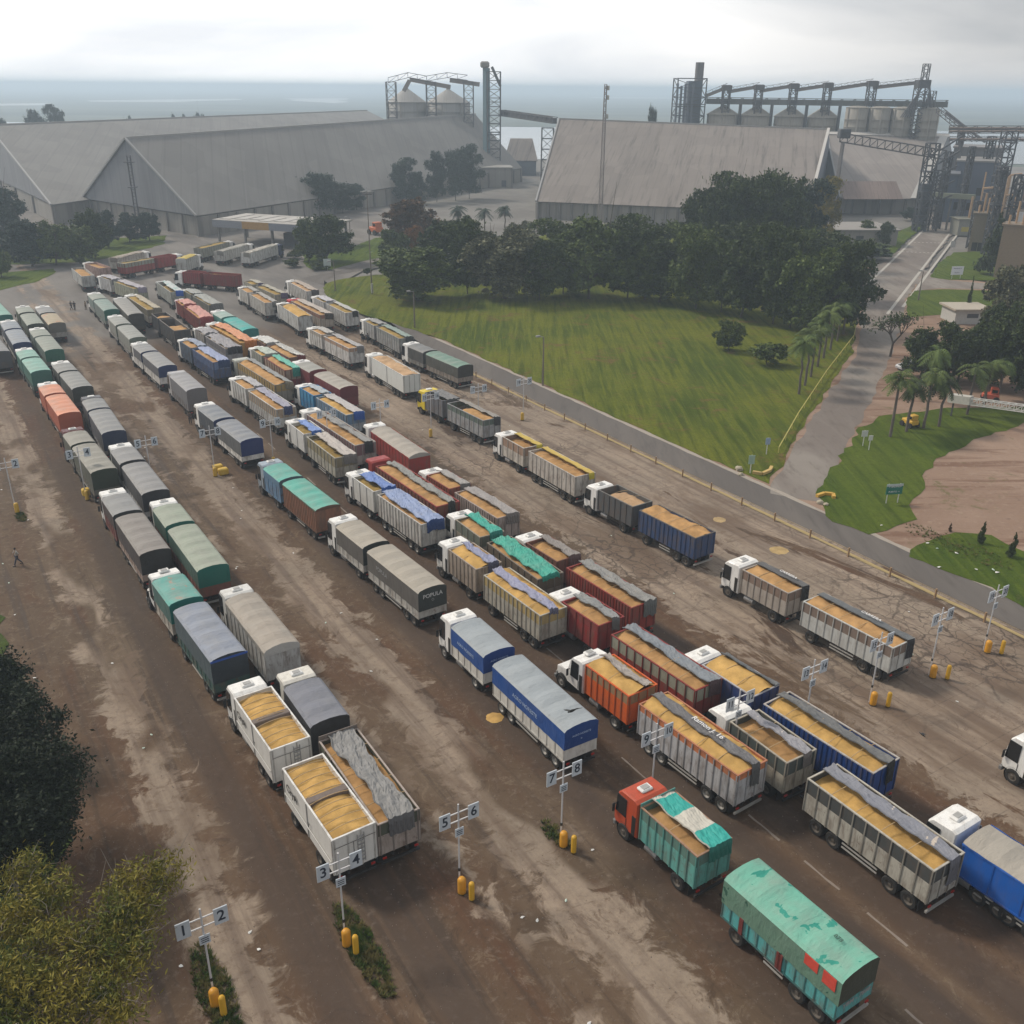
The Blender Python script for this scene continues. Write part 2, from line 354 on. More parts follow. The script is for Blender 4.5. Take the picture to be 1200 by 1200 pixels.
def poly(name, pts, mat, z, kind='structure', rough=0.0, step=2.0, seed=1):
    """flat sheet at height z from world points, its outline roughened"""
    rnd = random.Random(seed); out = []
    P = [Vector((p[0], p[1], 0)) for p in pts]
    for i, a in enumerate(P):
        b = P[(i + 1) % len(P)]; d = b - a; k = max(1, int(d.length / step)) if rough else 1
        nrm = Vector((-d.y, d.x, 0)).normalized() if d.length else Vector((0, 0, 0))
        for j in range(k):
            q = a + d * (j / k)
            if rough: q = q + nrm * rnd.uniform(-rough, rough)
            out.append((q.x, q.y))
    if sum(out[i][0] * out[(i + 1) % len(out)][1] - out[(i + 1) % len(out)][0] * out[i][1] for i in range(len(out))) < 0: out.reverse()
    bm = bmesh.new(); vs = [bm.verts.new((x, y, z)) for x, y in out]; f = bm.faces.new(vs); f.normal_update()
    bmesh.ops.triangulate(bm, faces=[f], ngon_method='EAR_CLIP')
    bm.normal_update()
    me = bpy.data.meshes.new(name); bm.to_mesh(me); bm.free(); me.materials.append(mat)
    o = link(name, me)
    if kind: o['kind'] = kind
    return o
def gp(*pp): return [G(*p) for p in pp]
# base sheet to the horizon
poly('ground', [(-24000, -300), (24000, -300), (24000, 30000), (-24000, 30000)], MARSH, -0.9)
poly('river', [(-3000, 690), (3000, 610), (3600, 1110), (500, 1190), (-3000, 1260)], WATER, -0.6)
for i, (pts, sd_) in enumerate([([(-40, 121.6), (60, 120.8), (62, 123.2), (-40, 124)], 3), ([(98, 117.6), (180, 116.6), (276, 115.6), (276, 117), (200, 119.6), (98, 119)], 4),
        ([(330, 115.4), (402, 115.2), (400, 121.5), (372, 119.8), (345, 118.4)], 5), ([(690, 113.8), (792, 114.2), (792, 115.6), (700, 115.2)], 6), ([(860, 112.4), (1010, 113.2), (1010, 114.4), (900, 114)], 7)]):
    poly('water_strip', gp(*[(x, y, -0.8) for x, y in pts]), WATER2, -0.8, rough=25, step=120, seed=sd_)
poly('terrain', [(-420, -120), (300, -120), (420, 260), (560, 600), (-60, 640), (-300, 560), (-420, 300)], PLANTG, -0.3, rough=8, step=20)
poly('yard', [L(-30, -22), L(-30, 78), L(150, 78), L(176, 71), L(200, 76), L(260, 130), L(330, 160), L(400, 120), L(420, 60), L(330, -20), L(230, -60), L(150, -30)], yard_mat(), 0.0)
poly('dirt_lot', [L(-30, 77), L(160, 78), L(190, 100), L(220, 190), L(120, 220), L(20, 200), L(-30, 170)], DIRTM, 0.012)
# service road and its kerb strip
ROADL = [L(-30, 72.6), L(60, 72.7), L(140, 72.4), L(162, 71.5)]; ROADR = [L(168, 77), L(150, 77.2), L(60, 77.1), L(-30, 77.1)]
poly('road', ROADL + gp((420, 352), (392, 338), (368, 331), (352, 326), (395, 318), (432, 308), (470, 302), (520, 292), (520, 298), (470, 309), (436, 315), (396, 322), (380, 329), (380, 338), (386, 350), (416, 364)) + ROADR, ASPH, 0.024)
poly('kerb_strip', [L(-30, 77.1), L(60, 77.1), L(150, 77.2), L(150, 77.8), L(60, 77.7), L(-30, 77.7)], KERB, 0.032, rough=0.12, step=1.5)
poly('kerb_strip', [L(-30, 71.5), L(152, 71.5), L(152, 72.0), L(-30, 72.0)], flat((0.36, 0.27, 0.12), 0.85), 0.034, rough=0.06, step=2)
poly('road', gp((900, 578), (942, 505), (1003, 415), (1012, 360), (1008, 330), (1060, 288), (1090, 262), (1080, 238), (1118, 238), (1126, 262), (1095, 300), (1062, 350), (1050, 400), (1030, 450), (990, 530), (968, 590)), CONC, 0.028, rough=0.35, step=2.5)
poly('road', gp((1082, 316), (1108, 328), (1150, 332), (1215, 332), (1215, 341), (1150, 339), (1100, 338), (1072, 341)), CONC, 0.036, rough=0.2)
for a, b in (((1117, 268), (1040, 368)), ((1124, 272), (1058, 360)), ((1084, 268), (1012, 338))):      # painted edge lines
    p, q = G(*a), G(*b); d = (q - p).normalized(); s_ = Vector((-d.y, d.x, 0)) * 0.3
    poly('road_marking', [p + s_, q + s_, q - s_, p - s_], flat((0.42, 0.40, 0.36), 0.8), 0.044)
for a, b in (((1052, 295), (1096, 296.5)), ((1066, 284), (1108, 285))):
    p, q = G(*a), G(*b)
    for k in range(9):
        p1 = p.lerp(q, (k + 0.1) / 9); q1 = p.lerp(q, (k + 0.6) / 9); s_ = Vector((0, 0.35, 0))
        poly('road_marking', [p1 + s_, q1 + s_, q1 - s_, p1 - s_], flat((0.42, 0.40, 0.36), 0.8), 0.046)
for u0, u1, v0 in ((6, 44, 44.4), (6, 120, 33.9), (20, 60, 37.2), (5, 30, 48.6)):   # worn lane lines
    n_ = int((u1 - u0) / 4.5)
    for k in range(n_):
        if random.random() < 0.55:
            a = u0 + k * 4.5; poly('road_marking', [L(a, v0 - .07), L(a + 2.6, v0 - .07), L(a + 2.6, v0 + .07), L(a, v0 + .07)], flat((0.24, 0.2, 0.17), 0.9), 0.010, rough=0.03, step=0.5, seed=k)
# lawns
poly('grass', [L(150, 78), L(76, 77.9)] + gp((899, 567), (912, 553), (938, 505), (999, 412), (1008, 360), (1000, 320), (940, 290), (700, 262), (560, 292), (450, 322), (440, 322), (395, 328), (379, 333), (380, 340), (388, 352), (418, 366)), GR1, 0.05, rough=0.35, step=2)
poly('grass', gp((355, 294), (380, 291), (413, 289), (440, 279), (520, 270), (530, 288), (470, 299), (434, 304), (384, 317), (366, 316), (357, 312)), GR2, 0.05, rough=0.3)
poly('grass', gp((-60, 322), (0, 320), (62, 315), (66, 320), (40, 331), (0, 340), (-60, 352)), GR2, 0.05, rough=0.3)
poly('grass', gp((-60, 296), (60, 285), (120, 280), (196, 276), (192, 286), (150, 297), (110, 306), (60, 309), (-60, 312)), GR2, 0.05, rough=0.5)
poly('grass', gp((1090, 325), (1100, 308), (1118, 296), (1215, 291), (1215, 327), (1150, 329), (1112, 328)), GR2, 0.05, rough=0.25)
poly('grass', gp((1062, 352), (1072, 341), (1100, 339), (1215, 342), (1215, 372), (1120, 368), (1064, 372)), GR2, 0.05, rough=0.25)
poly('grass', gp((1045, 300), (1062, 282), (1085, 263), (1075, 262), (1030, 280), (1020, 300)), GR2, 0.05, rough=0.25)
poly('grass', gp((958, 585), (962, 568), (985, 535), (1012, 498), (1040, 486), (1110, 478), (1215, 476), (1215, 492), (1150, 512), (1112, 530), (1085, 552), (1082, 572), (1066, 592), (1072, 608), (1040, 622), (1014, 628), (978, 612)), GR2, 0.052, rough=0.5, step=1.5)
poly('grass', gp((1062, 652), (1085, 634), (1120, 624), (1160, 628), (1225, 655), (1260, 750), (1160, 690)), GR2, 0.052, rough=0.4, step=1.5)
poly('grass', gp((-80, 640), (2, 725), (12, 790), (20, 860), (78, 945), (92, 985), (60, 1030), (0, 1300), (-300, 1300), (-300, 700)), grass_mat((0.035, 0.06, 0.014), (0.06, 0.085, 0.02), (0.12, 0.09, 0.06), 0.55), 0.05, rough=0.6, step=1.5)
def weeds(name, c, rx, ry, n_, label):
    """tufts growing on the traffic island"""
    rnd = random.Random(int(c.x * 10)); m = MB()
    for _ in range(n_):
        t = rnd.random() * 6.283; r = rnd.random() ** 0.7; p = c + LU * (rx * r * math.cos(t)) + LV * (ry * r * math.sin(t))
        for k in range(9):
            a = rnd.random() * 6.283; h = rnd.uniform(0.06, 0.26); w = 0.035; dx, dy = math.cos(a), math.sin(a); o = rnd.uniform(0.0, 0.12)
            bx, by = p.x + dx * o, p.y + dy * o
            m.add([(bx - dy * w, by + dx * w, 0.0), (bx + dy * w, by - dx * w, 0.0), (bx + dx * h * 0.7, by + dy * h * 0.7, h)], [(0, 1, 2)])
    n2 = NT('weeds'); a = n2.noise(n2.pos(), 1.2, 3, 0.6)
    o = m.build(name, n2.fin(n2.mix(n2.ss(a, 0.4, 0.62), (0.05, 0.085, 0.02), (0.15, 0.13, 0.05)), 0.9, 0, 0.1)); tag(o, None, None, None, 'stuff')
    o['label'] = label; o['category'] = 'weeds'
    return o
weeds('weeds', G(425, 1112) , 3.6, 0.75, 520, 'patch of green weeds on the island behind the 3 and 4 sign post')
weeds('weeds', G(252, 1163), 3.4, 0.8, 480, 'patch of weeds round the foot of the 1 and 2 sign post')
weeds('weeds', G(650, 978), 1.4, 0.5, 90, 'small tuft of weeds at the foot of the 7 and 8 sign post')
weeds('weeds', G(24, 606), 1.6, 0.5, 80, 'small green tuft beside the bollards at the far 1 and 2 post')
weeds('weeds', G(1120, 640), 6, 2, 260, 'rough grass at the edge of the sandy lot by the two small firs')

# ------------------------------------------------------------------ warehouses
def roofm(c, streak=0.5, sc=0.35, rot=0.0, letters=False):
    n = NT('sheet_roof'); ob = n.mapv(n.obj(), (1, 1, 1), rot)
    r = n.noise(n.mapv(ob, (1, 0.06, 0.06)), sc, 5, 0.7); s = n.noise(n.mapv(ob, (1, 0.03, 0.03)), sc * 5, 3, 0.6); a = n.noise(ob, 0.02, 4, 0.6)
    rows = n.math('FRACT', n.math('MULTIPLY', n.sep(ob)[0], 0.22)); pn = n.voro(n.mapv(ob, (.16, .10, .10)), 1.0, 'F1', 'Color', 0.3); pz = n.sep(pn)[0]; c0_ = c
    col = n.mix(n.ss(a, 0.3, 0.7), dk(c, 0.88), dk(c, 1.08)); col = n.mix(n.ss(pz, 0.2, 0.9, 0, 0.22), col, dk(c, 1.5)); col = n.mix(n.ss(r, 0.50, 0.72, 0, streak), col, dk(c, 0.42))
    col = n.mix(n.ss(s, 0.5, 0.75, 0, 0.35), col, dk(c, 1.35)); col = n.mix(n.ss(rows, 0.85, 0.95, 0, 0.25), col, dk(c, 0.6))
    return n.fin(col, 0.75, 0, 0.3)
WALLC = roofm((0.25, 0.235, 0.215), 0.8, 0.2); WALLD = roofm((0.19, 0.18, 0.17), 0.8, 0.3)
def face(m, *pts, mat=0): m.add(pts, [tuple(range(len(pts)))], mat)
def thick(o, t=0.25):
    md = o.modifiers.new('thickness', 'SOLIDIFY'); md.thickness = t; md.offset = -1
def slab(m, p0, p1, p2, p3, t=0.2, mat=0):
    n_ = (p1 - p0).cross(p2 - p0).normalized()
    if n_.z < 0: n_ = -n_
    a = [p0, p1, p2, p3]; b = [p - n_ * t for p in a]
    m.add(a + b, [(0, 1, 2, 3), (7, 6, 5, 4), (0, 4, 5, 1), (1, 5, 6, 2), (2, 6, 7, 3), (3, 7, 4, 0)], mat)
def warehouse(label, NR, NL, FR, FL, RN, RF, eave, roofmat, wallmat=None, posts=12, overhang=1.0, nearwall=True, group=None):
    """NR/NL near right and left eave corners, FR/FL far ones, RN/RF the ridge ends"""
    w = wallmat or WALLC; ctr = (NR + NL + FR + FL) / 4
    root = empty('warehouse', (ctr.x, ctr.y, 0), 0, label, 'warehouse', group); O = Vector((ctr.x, ctr.y, 0)); loc = lambda p: p - O
    E = lambda p, z=eave: Vector((p.x, p.y, z))
    m = MB(); slab(m, loc(RN), loc(E(NR)), loc(E(FR)), loc(RF)); slab(m, loc(RF), loc(E(FL)), loc(E(NL)), loc(RN)); m.build('roof', roofmat, root)
    inn = lambda p: p + (ctr - p).normalized() * overhang
    nr, nl, fr, fl = inn(NR), inn(NL), inn(FR), inn(FL); m = MB(); z1 = eave - 0.35
    for a, b in ((nl, nr), (nr, fr), (fr, fl), (fl, nl)):
        face(m, loc(E(a, -0.3)), loc(E(b, -0.3)), loc(E(b, z1)), loc(E(a, z1)))
    m.build('wall', w, root)
    m = MB()
    face(m, loc(E(NL)) + Vector((0, 0.3, 0)), loc(E(NR)) + Vector((0, 0.3, 0)), loc(RN) + Vector((0, 0.3, -0.3)))
    m.build('gable', GABLE, root); m = MB()
    face(m, loc(E(FL)), loc(RF) + Vector((0, 0, -0.3)), loc(E(FR)))
    m.build('gable', GABLE, root)
    # pilasters along the visible long wall and the near gable wall
    for a, b, k in ((nr, fr, posts), (nl, nr, max(4, posts // 3))):
        d = (b - a)
        for i in range(k + 1):
            p = a + d * (i / k); q = MB(); out = Vector((d.y, -d.x, 0)).normalized()
            q.bar(loc(E(p, -0.2)) + out * 0.25, loc(E(p, z1 - 0.1)) + out * 0.25, 0.7); q.build('pilaster', WALLD, root)
    # ridge cap and white verge flashing
    q = MB(); q.bar(loc(RN) + Vector((0, 0, .1)), loc(RF) + Vector((0, 0, .1)), 0.7); q.build('ridge_cap', flat((0.30, 0.29, 0.28)), root)
    for e in (NR, NL):
        q = MB(); q.bar(loc(RN) + Vector((0, -.3, .1)), loc(E(e)) + Vector((0, -.3, .1)), 0.55); q.build('verge_trim', flat((0.29, 0.29, 0.29)), root)
    return root, loc
GABLE = roofm((0.20, 0.205, 0.22), 0.3, 0.2)
RFA = roofm((0.170, 0.164, 0.156), 0.18, 0.25, R(-15)); RFB = roofm((0.185, 0.162, 0.146), 0.95, 0.55, R(14)); RFC = roofm((0.24, 0.215, 0.20), 0.3, 0.3)
def RP(px, py, a, b, c):
    n_ = (b - a).cross(c - a); d = RT * ((px - 600) / CF) - UP * ((py - 600) / CF) + FWD; o = Vector((0, 0, H)); return o + d * ((a - o).dot(n_) / d.dot(n_))
NR = G(230, 253, 6); RN = G(147, 162, 26); FR = G(612, 197, 6); RFn = RP(557, 134, NR, RN, FR); print('RFn', RFn, RN, NR, FR); NL = RN + (RN - NR); NL.z = 6
FL = RFn + (RFn - FR); FL.z = 6
shedR, locR = warehouse('long grey ridged grain shed with the caged ladder on its pale gable end', NR, NL, FR, FL, RN, RFn, 6, RFA, posts=26)
q = MB()                                            # caged ladder up the gable
la = G(165, 272); lt = Vector((la.x - 2, la.y - 0.6, 22.5)) 
for s_ in (-0.5, 0.5): q.bar(locR(Vector((la.x + s_, la.y - 1.2, 0))), locR(Vector((la.x + s_, la.y - 1.2, 22))), 0.34)
for k in range(22): q.bar(locR(Vector((la.x - .5, la.y - 1.2, k + .5))), locR(Vector((la.x + .5, la.y - 1.2, k + .5))), 0.16)
q.box(*(lambda c: (c.x - 1.1, c.x + 1.1, c.y - 1.0, c.y + 1.0))(locR(Vector((la.x, la.y - 1.2, 0)))), 13, 13.25); q.box(*(lambda c: (c.x - 1.3, c.x + 1.3, c.y - 1.0, c.y + 1.0))(locR(Vector((la.x, la.y - 1.2, 0)))), 20, 20.3)
q.build('ladder', flat((0.09, 0.09, 0.10)), shedR)
NR2 = G(60, 240, 6); RN2 = G(-14, 147, 26); NL2 = RN2 + (RN2 - NR2); NL2.z = 6
RF2 = G(430, 129.5, 26); FR2 = RF2 + (NR2 - RN2); FR2.z = 6; FL2 = RF2 + (NL2 - RN2); FL2.z = 6
warehouse('second long grain shed at the left edge, behind the one with the ladder', NR2, NL2, FR2, FL2, RN2, RF2, 6, RFA, posts=20)
# near warehouse in the middle (behind the grove)
a_ = G(628, 236, 5.5); b_ = G(945, 249, 5.5); rr = G(970, 152, 27.5); rl = RP(655, 139.5, a_, b_, rr); nrm = Vector((0.29, 0.957, 0))
# its long side faces us: near right = right eave end
bl = rl + (rl - a_); bl.z = 5.5; br = rr + (rr - b_); br.z = 5.5
print('mid', a_, b_, rl, rr)
shedM, locM = warehouse('big brown-grey shed roof in the middle, streaked with rust, behind the grove', a_, bl, b_, br, rl, rr, 5.5, RFB, posts=22)
q = MB(); q.bar(locM(rr) + Vector((.3, 0, .2)), locM(b_) + Vector((.3, 0, .2)), 1.0); q.build('verge_trim', flat((0.50, 0.48, 0.45)), shedM)
q = MB(); face(q, locM(rr) + Vector((.4, 0, 0)), locM(b_) + Vector((.4, 0, 0)), locM(br) + Vector((.4, 0, 0))); q.build('gable', flat((0.16, 0.18, 0.22)), shedM)
# third shed at the right
a_ = G(984, 232, 5.2); b_ = G(1078, 233, 5.2); rl = G(968, 155, 25); rr = RP(1112, 158, a_, b_, rl); bl = rl + (rl - a_); bl.z = 5.2; br = rr + (rr - b_); br.z = 5.2
shed3, loc3 = warehouse('grey shed on the right with a white ridge band and a ribbed lean-to', a_, bl, b_, br, rl, rr, 5.2, RFC, posts=6)
q = MB(); dn = (a_ - rl).normalized() * 3.2; slab(q, loc3(rl) + Vector((0, -.1, .35)), loc3(rr) + Vector((0, -.1, .35)), loc3(rr + dn) + Vector((0, -.1, .35)), loc3(rl + dn) + Vector((0, -.1, .35))); q.build('ridge_band', flat((0.48, 0.46, 0.43)), shed3)
q = MB(); dn2 = (b_ - rr)
slab(q, loc3(rr) + Vector((0, -.1, .3)), loc3(rr + dn2) + Vector((0, -.1, .3)), loc3(rr + dn2 + Vector((-3.5, 0, 0))) + Vector((0, -.1, .3)), loc3(rr + Vector((-3.5, 0, 0))) + Vector((0, -.1, .3))); q.build('verge_trim', flat((0.45, 0.44, 0.42)), shed3)
p0 = G(985, 252); p1 = G(1054, 252); dd = (p1 - p0).normalized(); bk = Vector((-dd.y, dd.x, 0))
q = MB(); pr = [p0 - bk * 1, p1 - bk * 1, p1 + bk * 7, p0 + bk * 7]
slab(q, *(loc3(Vector((p.x, p.y, 5.6 if i < 2 else 11.0))) for i, p in enumerate(pr)), t=0.2)
q.build('lean_to_roof', roofm((0.22, 0.17, 0.15), 0.8, 2.2), shed3)
# small shed between the sheds, low annexes
def block(name, label, cat, px0, px1, base, h, depth, wallm, roof_m, dist=None, over=0.5, group=None, door=True):
    """flat-roofed building standing on a ground line seen from px0 to px1"""
    p0 = G(px0, base); p1 = G(px1, base); d = (p1 - p0); Lw = d.length; rz = math.atan2(d.y, d.x); c = (p0 + p1) / 2
    root = empty(name, (c.x, c.y, 0), rz, label, cat, group)
    MB().box(-Lw / 2, Lw / 2, 0, depth, -0.3, h).build('wall', wallm, root)
    MB().box(-Lw / 2 - over, Lw / 2 + over, -over, depth + over, h + 0.003, h + 0.35).build('roof', roof_m, root)
    if door:
        for k in range(max(1, int(Lw / 7))):
            x = -Lw / 2 + (k + 0.5) * Lw / max(1, int(Lw / 7)); MB().box(x - 1.1, x + 1.1, -0.06, 0.02, 0.05 if k % 2 else 1.2, min(h - 0.6, 2.8)).build('door' if k % 2 else 'window', flat((0.07, 0.08, 0.09), 0.3), root)
    return root
pA, pB = D(593, 166, 520), D(628, 166, 520)
root = empty('small_shed', ((pA.x + pB.x) / 2, pA.y, 0), 0, 'small shed with a pitched roof between the two big sheds', 'shed')
hw = (pB.x - pA.x) / 2; m = MB(); slab(m, Vector((-hw * 0.72, 14, 17.0)), Vector((-hw * 1.05, 0, 7)), Vector((hw * 1.15, 0, 7)), Vector((hw * 0.8, 14, 17.0)), 0.3); slab(m, Vector((-hw * 0.72, 14, 17.0)), Vector((hw * 0.8, 14, 17.0)), Vector((hw * 1.1, 28, 7)), Vector((-hw * 1.1, 28, 7)), .3)
m.build('roof', RFB, root); MB().box(-hw, hw * 1.05, 0.6, 27, -.3, 6.7).build('wall', flat((0.10, 0.12, 0.15)), root)
block('annex', 'low tan store at the far end of the long shed, left of the small shed', 'building', 562, 600, 219, 8, 14, WALLC, flat((0.26, 0.25, 0.23)))
block('annex', 'narrow grey store beside the long shed, behind the tall blue-grey trees', 'building', 520, 560, 214, 6, 12, WALLD, flat((0.24, 0.24, 0.24)))
block('annex', 'flat-roofed pale office block beside the road, in front of the ribbed lean-to', 'building', 962, 1050, 288, 4.2, 17, WALLC, flat((0.27, 0.25, 0.23)))
block('annex', 'long low carport roof behind the trees left of the office block', 'carport', 900, 958, 284, 3.0, 10, WALLD, flat((0.30, 0.29, 0.27)))
block('guard_house', 'small white house with a cream roof among the dark trees on the right', 'house', 1118, 1158, 380, 2.6, 6, flat((0.5, 0.5, 0.48)), flat((0.42, 0.37, 0.30)))
# weigh-station canopy
c0 = G(258, 285); c1 = G(352, 292)
root = empty('canopy', ((c0.x + c1.x) / 2, (c0.y + c1.y) / 2, 0), math.atan2(c1.y - c0.y, c1.x - c0.x), 'flat canopy over the weigh station with an orange fascia panel', 'canopy')
lw = (c1 - c0).length
MB().box(-lw / 2 - 1, lw / 2 + 8, -1, 15, 6.2, 6.6).build('roof', flat((0.34, 0.32, 0.29)), root)
for k in range(7): MB().box(-lw / 2 + k * 4.3, -lw / 2 + k * 4.3 + 3.4, 1 + (k % 3), 13 - (k % 2) * 3, 6.604, 6.75).build('roof_sheet', flat((0.42, 0.40, 0.37)), root)
for x0, x1, c in ((-lw / 2 - 1, -lw / 6, (0.24, 0.25, 0.28)), (-lw / 6 + .02, lw / 6 - 0.02, (0.42, 0.25, 0.09)), (lw / 6, lw / 2 + 8, (0.22, 0.23, 0.27))):
    MB().box(x0, x1, -1.15, -1.005, 4.6, 6.5).build('fascia_panel', flat(c), root)
for x in (-lw / 2, -lw / 6, lw / 6, lw / 2, lw / 2 + 7):
    for y in (0, 13): MB().box(x - .25, x + .25, y - .25, y + .25, -.1, 6.19).build('column', flat((0.2, 0.19, 0.18)), root)
MB().box(lw / 6 + 1, lw / 2 - 1, 4, 9, 0, 3.4).build('booth', flat((0.09, 0.09, 0.10)), root)

# ------------------------------------------------------------------ silos and plant
SILO = roofm((0.25, 0.235, 0.205), 0.5, 0.6); SILO2 = roofm((0.29, 0.285, 0.275), 0.3, 0.6); LAT = flat((0.085, 0.085, 0.09), 0.7); LATD = flat((0.06, 0.065, 0.075), 0.7); PIPE = flat((0.40, 0.26, 0.15), 0.6)
def lattice(m, c, w, z0, z1, step=4.0, b=0.3, taper=1.0):
    """square braced tower"""
    n_ = max(1, int((z1 - z0) / step)); P = []
    for k in range(n_ + 1):
        t = k / n_; s_ = w / 2 * (1 + (taper - 1) * t); z = z0 + (z1 - z0) * t
        P.append([Vector((c[0] + dx * s_, c[1] + dy * s_, z)) for dx, dy in ((-1, -1), (1, -1), (1, 1), (-1, 1))])
    for k in range(n_):
        for i in range(4):
            m.bar(P[k][i], P[k + 1][i], b); m.bar(P[k + 1][i], P[k + 1][(i + 1) % 4], b * .7)
            if (k + i) % 2: m.bar(P[k][i], P[k + 1][(i + 1) % 4], b * .6)
            else: m.bar(P[k][(i + 1) % 4], P[k + 1][i], b * .6)
def truss(m, p, q, w=1.6, h=1.8, step=3.0, b=0.18, solid=False):
    p = Vector(p); q = Vector(q); d = q - p; n_ = max(1, int(d.length / step)); s_ = Vector((-d.y, d.x, 0)).normalized() * w / 2; u = Vector((0, 0, h))
    for k in range(n_):
        a = p + d * (k / n_); e = p + d * ((k + 1) / n_)
        for g in (s_, -s_):
            m.bar(a + g, e + g, b); m.bar(a + g + u, e + g + u, b); m.bar(a + g, e + g + u, b * .7); m.bar(a + g, a + g + u, b * .7)
        m.bar(a + s_ + u, a - s_ + u, b * .7)
    if solid:
        for g in (0,): m.bar(p + u * 0.35, q + u * 0.35, w * 0.75)
def silo(label, px, top_y, eave_y, r_px, dist, mat, cone=True, group=None):
    p = D(px, top_y, dist); e = D(px, eave_y, dist); r = (D(px + r_px, eave_y, dist) - e).length
    root = empty('silo', (p.x, p.y, 0), 0, label, 'silo', group)
    prof = [(r, 0)]
    for k in range(1, int(e.z / 3)): prof += [(r, k * 3 - .12), (r + .14, k * 3), (r, k * 3 + .12)]
    prof += [(r, e.z)]
    MB().lathe(prof, 28, cap=True).build('shell', mat, root, True)
    if cone: MB().lathe([(r + .35, e.z - .15), (r + .35, e.z), (1.0, p.z), (0.9, p.z + .5), (0.01, p.z + .5)], 28).build('roof', mat, root)
    else: MB().lathe([(r + .2, e.z), (r * .5, e.z + .6), (0.01, e.z + .7)], 28).build('roof', mat, root)
    for k in range(0, 28, 4):
        a = k * 2 * math.pi / 28
        if math.sin(a) < 0.3: MB().bar((math.cos(a) * (r + .15), math.sin(a) * (r + .15), 0), (math.cos(a) * (r + .15), math.sin(a) * (r + .15), e.z - .2), .35).build('stiffener', flat((0.30, 0.28, 0.25)), root)
    return root, p, e, r
s1 = silo('left cone-topped silo of the pair behind the long shed', 476, 104, 119.5, 22.5, 520, SILO2, group='pair of cone-topped silos'); s2 = silo('right cone-topped silo of the pair, nearest the blue elevator tower', 525, 105, 120, 24.5, 515, SILO2, group='pair of cone-topped silos')
# gantry over the pair
root = empty('conveyor_gantry', (D(500, 120, 500).x, D(500, 120, 500).y, 0), 0, 'braced gantry and sloping conveyors above the pair of silos', 'conveyor'); O = root.location.copy()
m = MB()
for px in (458, 505, 549): c = D(px, 96, 503); m = MB(); lattice(m, (c.x - O.x, c.y - O.y), 4.5, 0, c.z, 3.6, .3); m.build('support_tower', LAT, root)
m = MB(); pp = [D(455, 97, 503), D(478, 91, 503), D(500, 95, 503), D(524, 91, 503), D(548, 94, 503)]
for a, b in zip(pp[:-1], pp[1:]): truss(m, a - O, b - O, 3, 2.2, 3.5, .22)
m.build('walkway', LAT, root)
m = MB(); 
for a, b in (((480, 93), (528, 102)), ((527, 94), (562, 99)), ((480, 94), (473, 107))): m.bar(D(*a, 503) - O, D(*b, 503) - O, 1.9)
m.build('conveyor', flat((0.20, 0.17, 0.15)), root)
def tower(label, px, top, width_px, dist, solids=(), name='elevator_tower', mat=LAT, step=3.5):
    t = D(px, top, dist); w = (D(px + width_px, top, dist) - t).length; rt = empty(name, (t.x, t.y, 0), 0, label, 'tower'); m = MB(); lattice(m, (0, 0), w, 0, t.z, step, .4)
    m.build('frame', mat, rt)
    for k in range(2, int(t.z / (step * 2)) + 1):
        MB().box(-w / 2 - .4, w / 2 + .4, -w / 2 - .4, w / 2 + .4, k * step * 2 - .15, k * step * 2 + .1).build('platform', LATD, rt) if k % 2 else None
    return rt, t, w
rt, t, w = tower('lattice elevator tower with a blue-green shaft right of the silo pair', 579, 84, 15, 480)
MB().bar((-w / 2 - .6, -1, 0), (-w / 2 - .6, -1, t.z + 1.5), 2.3).build('shaft', flat((0.10, 0.17, 0.20)), rt); MB().box(-w / 2 - 3.3, -w / 2 + .8, -3, 1, t.z + 1.5, t.z + 4.2, c=.6).build('head', flat((0.22, 0.20, 0.18)), rt)
MB().bar((-1, -1, t.z + 2), (w / 2, -1, t.z - 6), 1.2).build('chute', LAT, rt)
# sloping conveyor to the middle shed
A_ = D(588, 135, 480); B_ = D(650, 144, 440); root = empty('inclined_conveyor', (B_.x, B_.y, 0), 0, 'inclined conveyor bridge running from the elevator tower to the middle shed', 'conveyor'); O = root.location.copy()
m = MB(); truss(m, A_ - O, B_ - O, 3, 2.2, 4, .25, True); m.build('bridge', LAT, root); m = MB(); c = D(642, 150, 440); lattice(m, (c.x - O.x, c.y - O.y), 5, 0, c.z, 4, .35); m.build('trestle', LAT, root)
# right silo row
DS = 470
for i, px in enumerate((848, 887, 927, 966)):
    silo('%s of the four low cone-roofed silos behind the middle shed' % ('leftmost', 'second', 'third', 'rightmost')[i], px, 124 + i * .6, 134 + i * 1.2, 18.5, DS, SILO, group='row of low cone-roofed silos')
for i, px in enumerate((1006, 1033, 1060, 1090)):
    silo('%s of the four straight concrete-grey silos at the right of the row' % ('leftmost', 'second', 'third', 'rightmost')[i], px, 122, 126 + i * .5, 13.5 if i else 14, DS - 10, SILO, False, group='straight silos')
root = empty('silo_gallery', (D(960, 120, DS).x, D(960, 120, DS).y, 0), 0, 'horizontal conveyor gallery along the tops of the right-hand silos', 'conveyor'); O = root.location.copy()
m = MB(); truss(m, D(828, 121, DS) - O, D(1110, 125, DS) - O, 3, 2.4, 5, .25, True); m.build('gallery', flat((0.13, 0.14, 0.135)), root)
m = MB()
for px in (868, 905, 946, 985): c = D(px, 122, DS - 3); m.bar((c.x - O.x, c.y - O.y, 0), c - O, 1.0)
m.build('column', LAT, root)
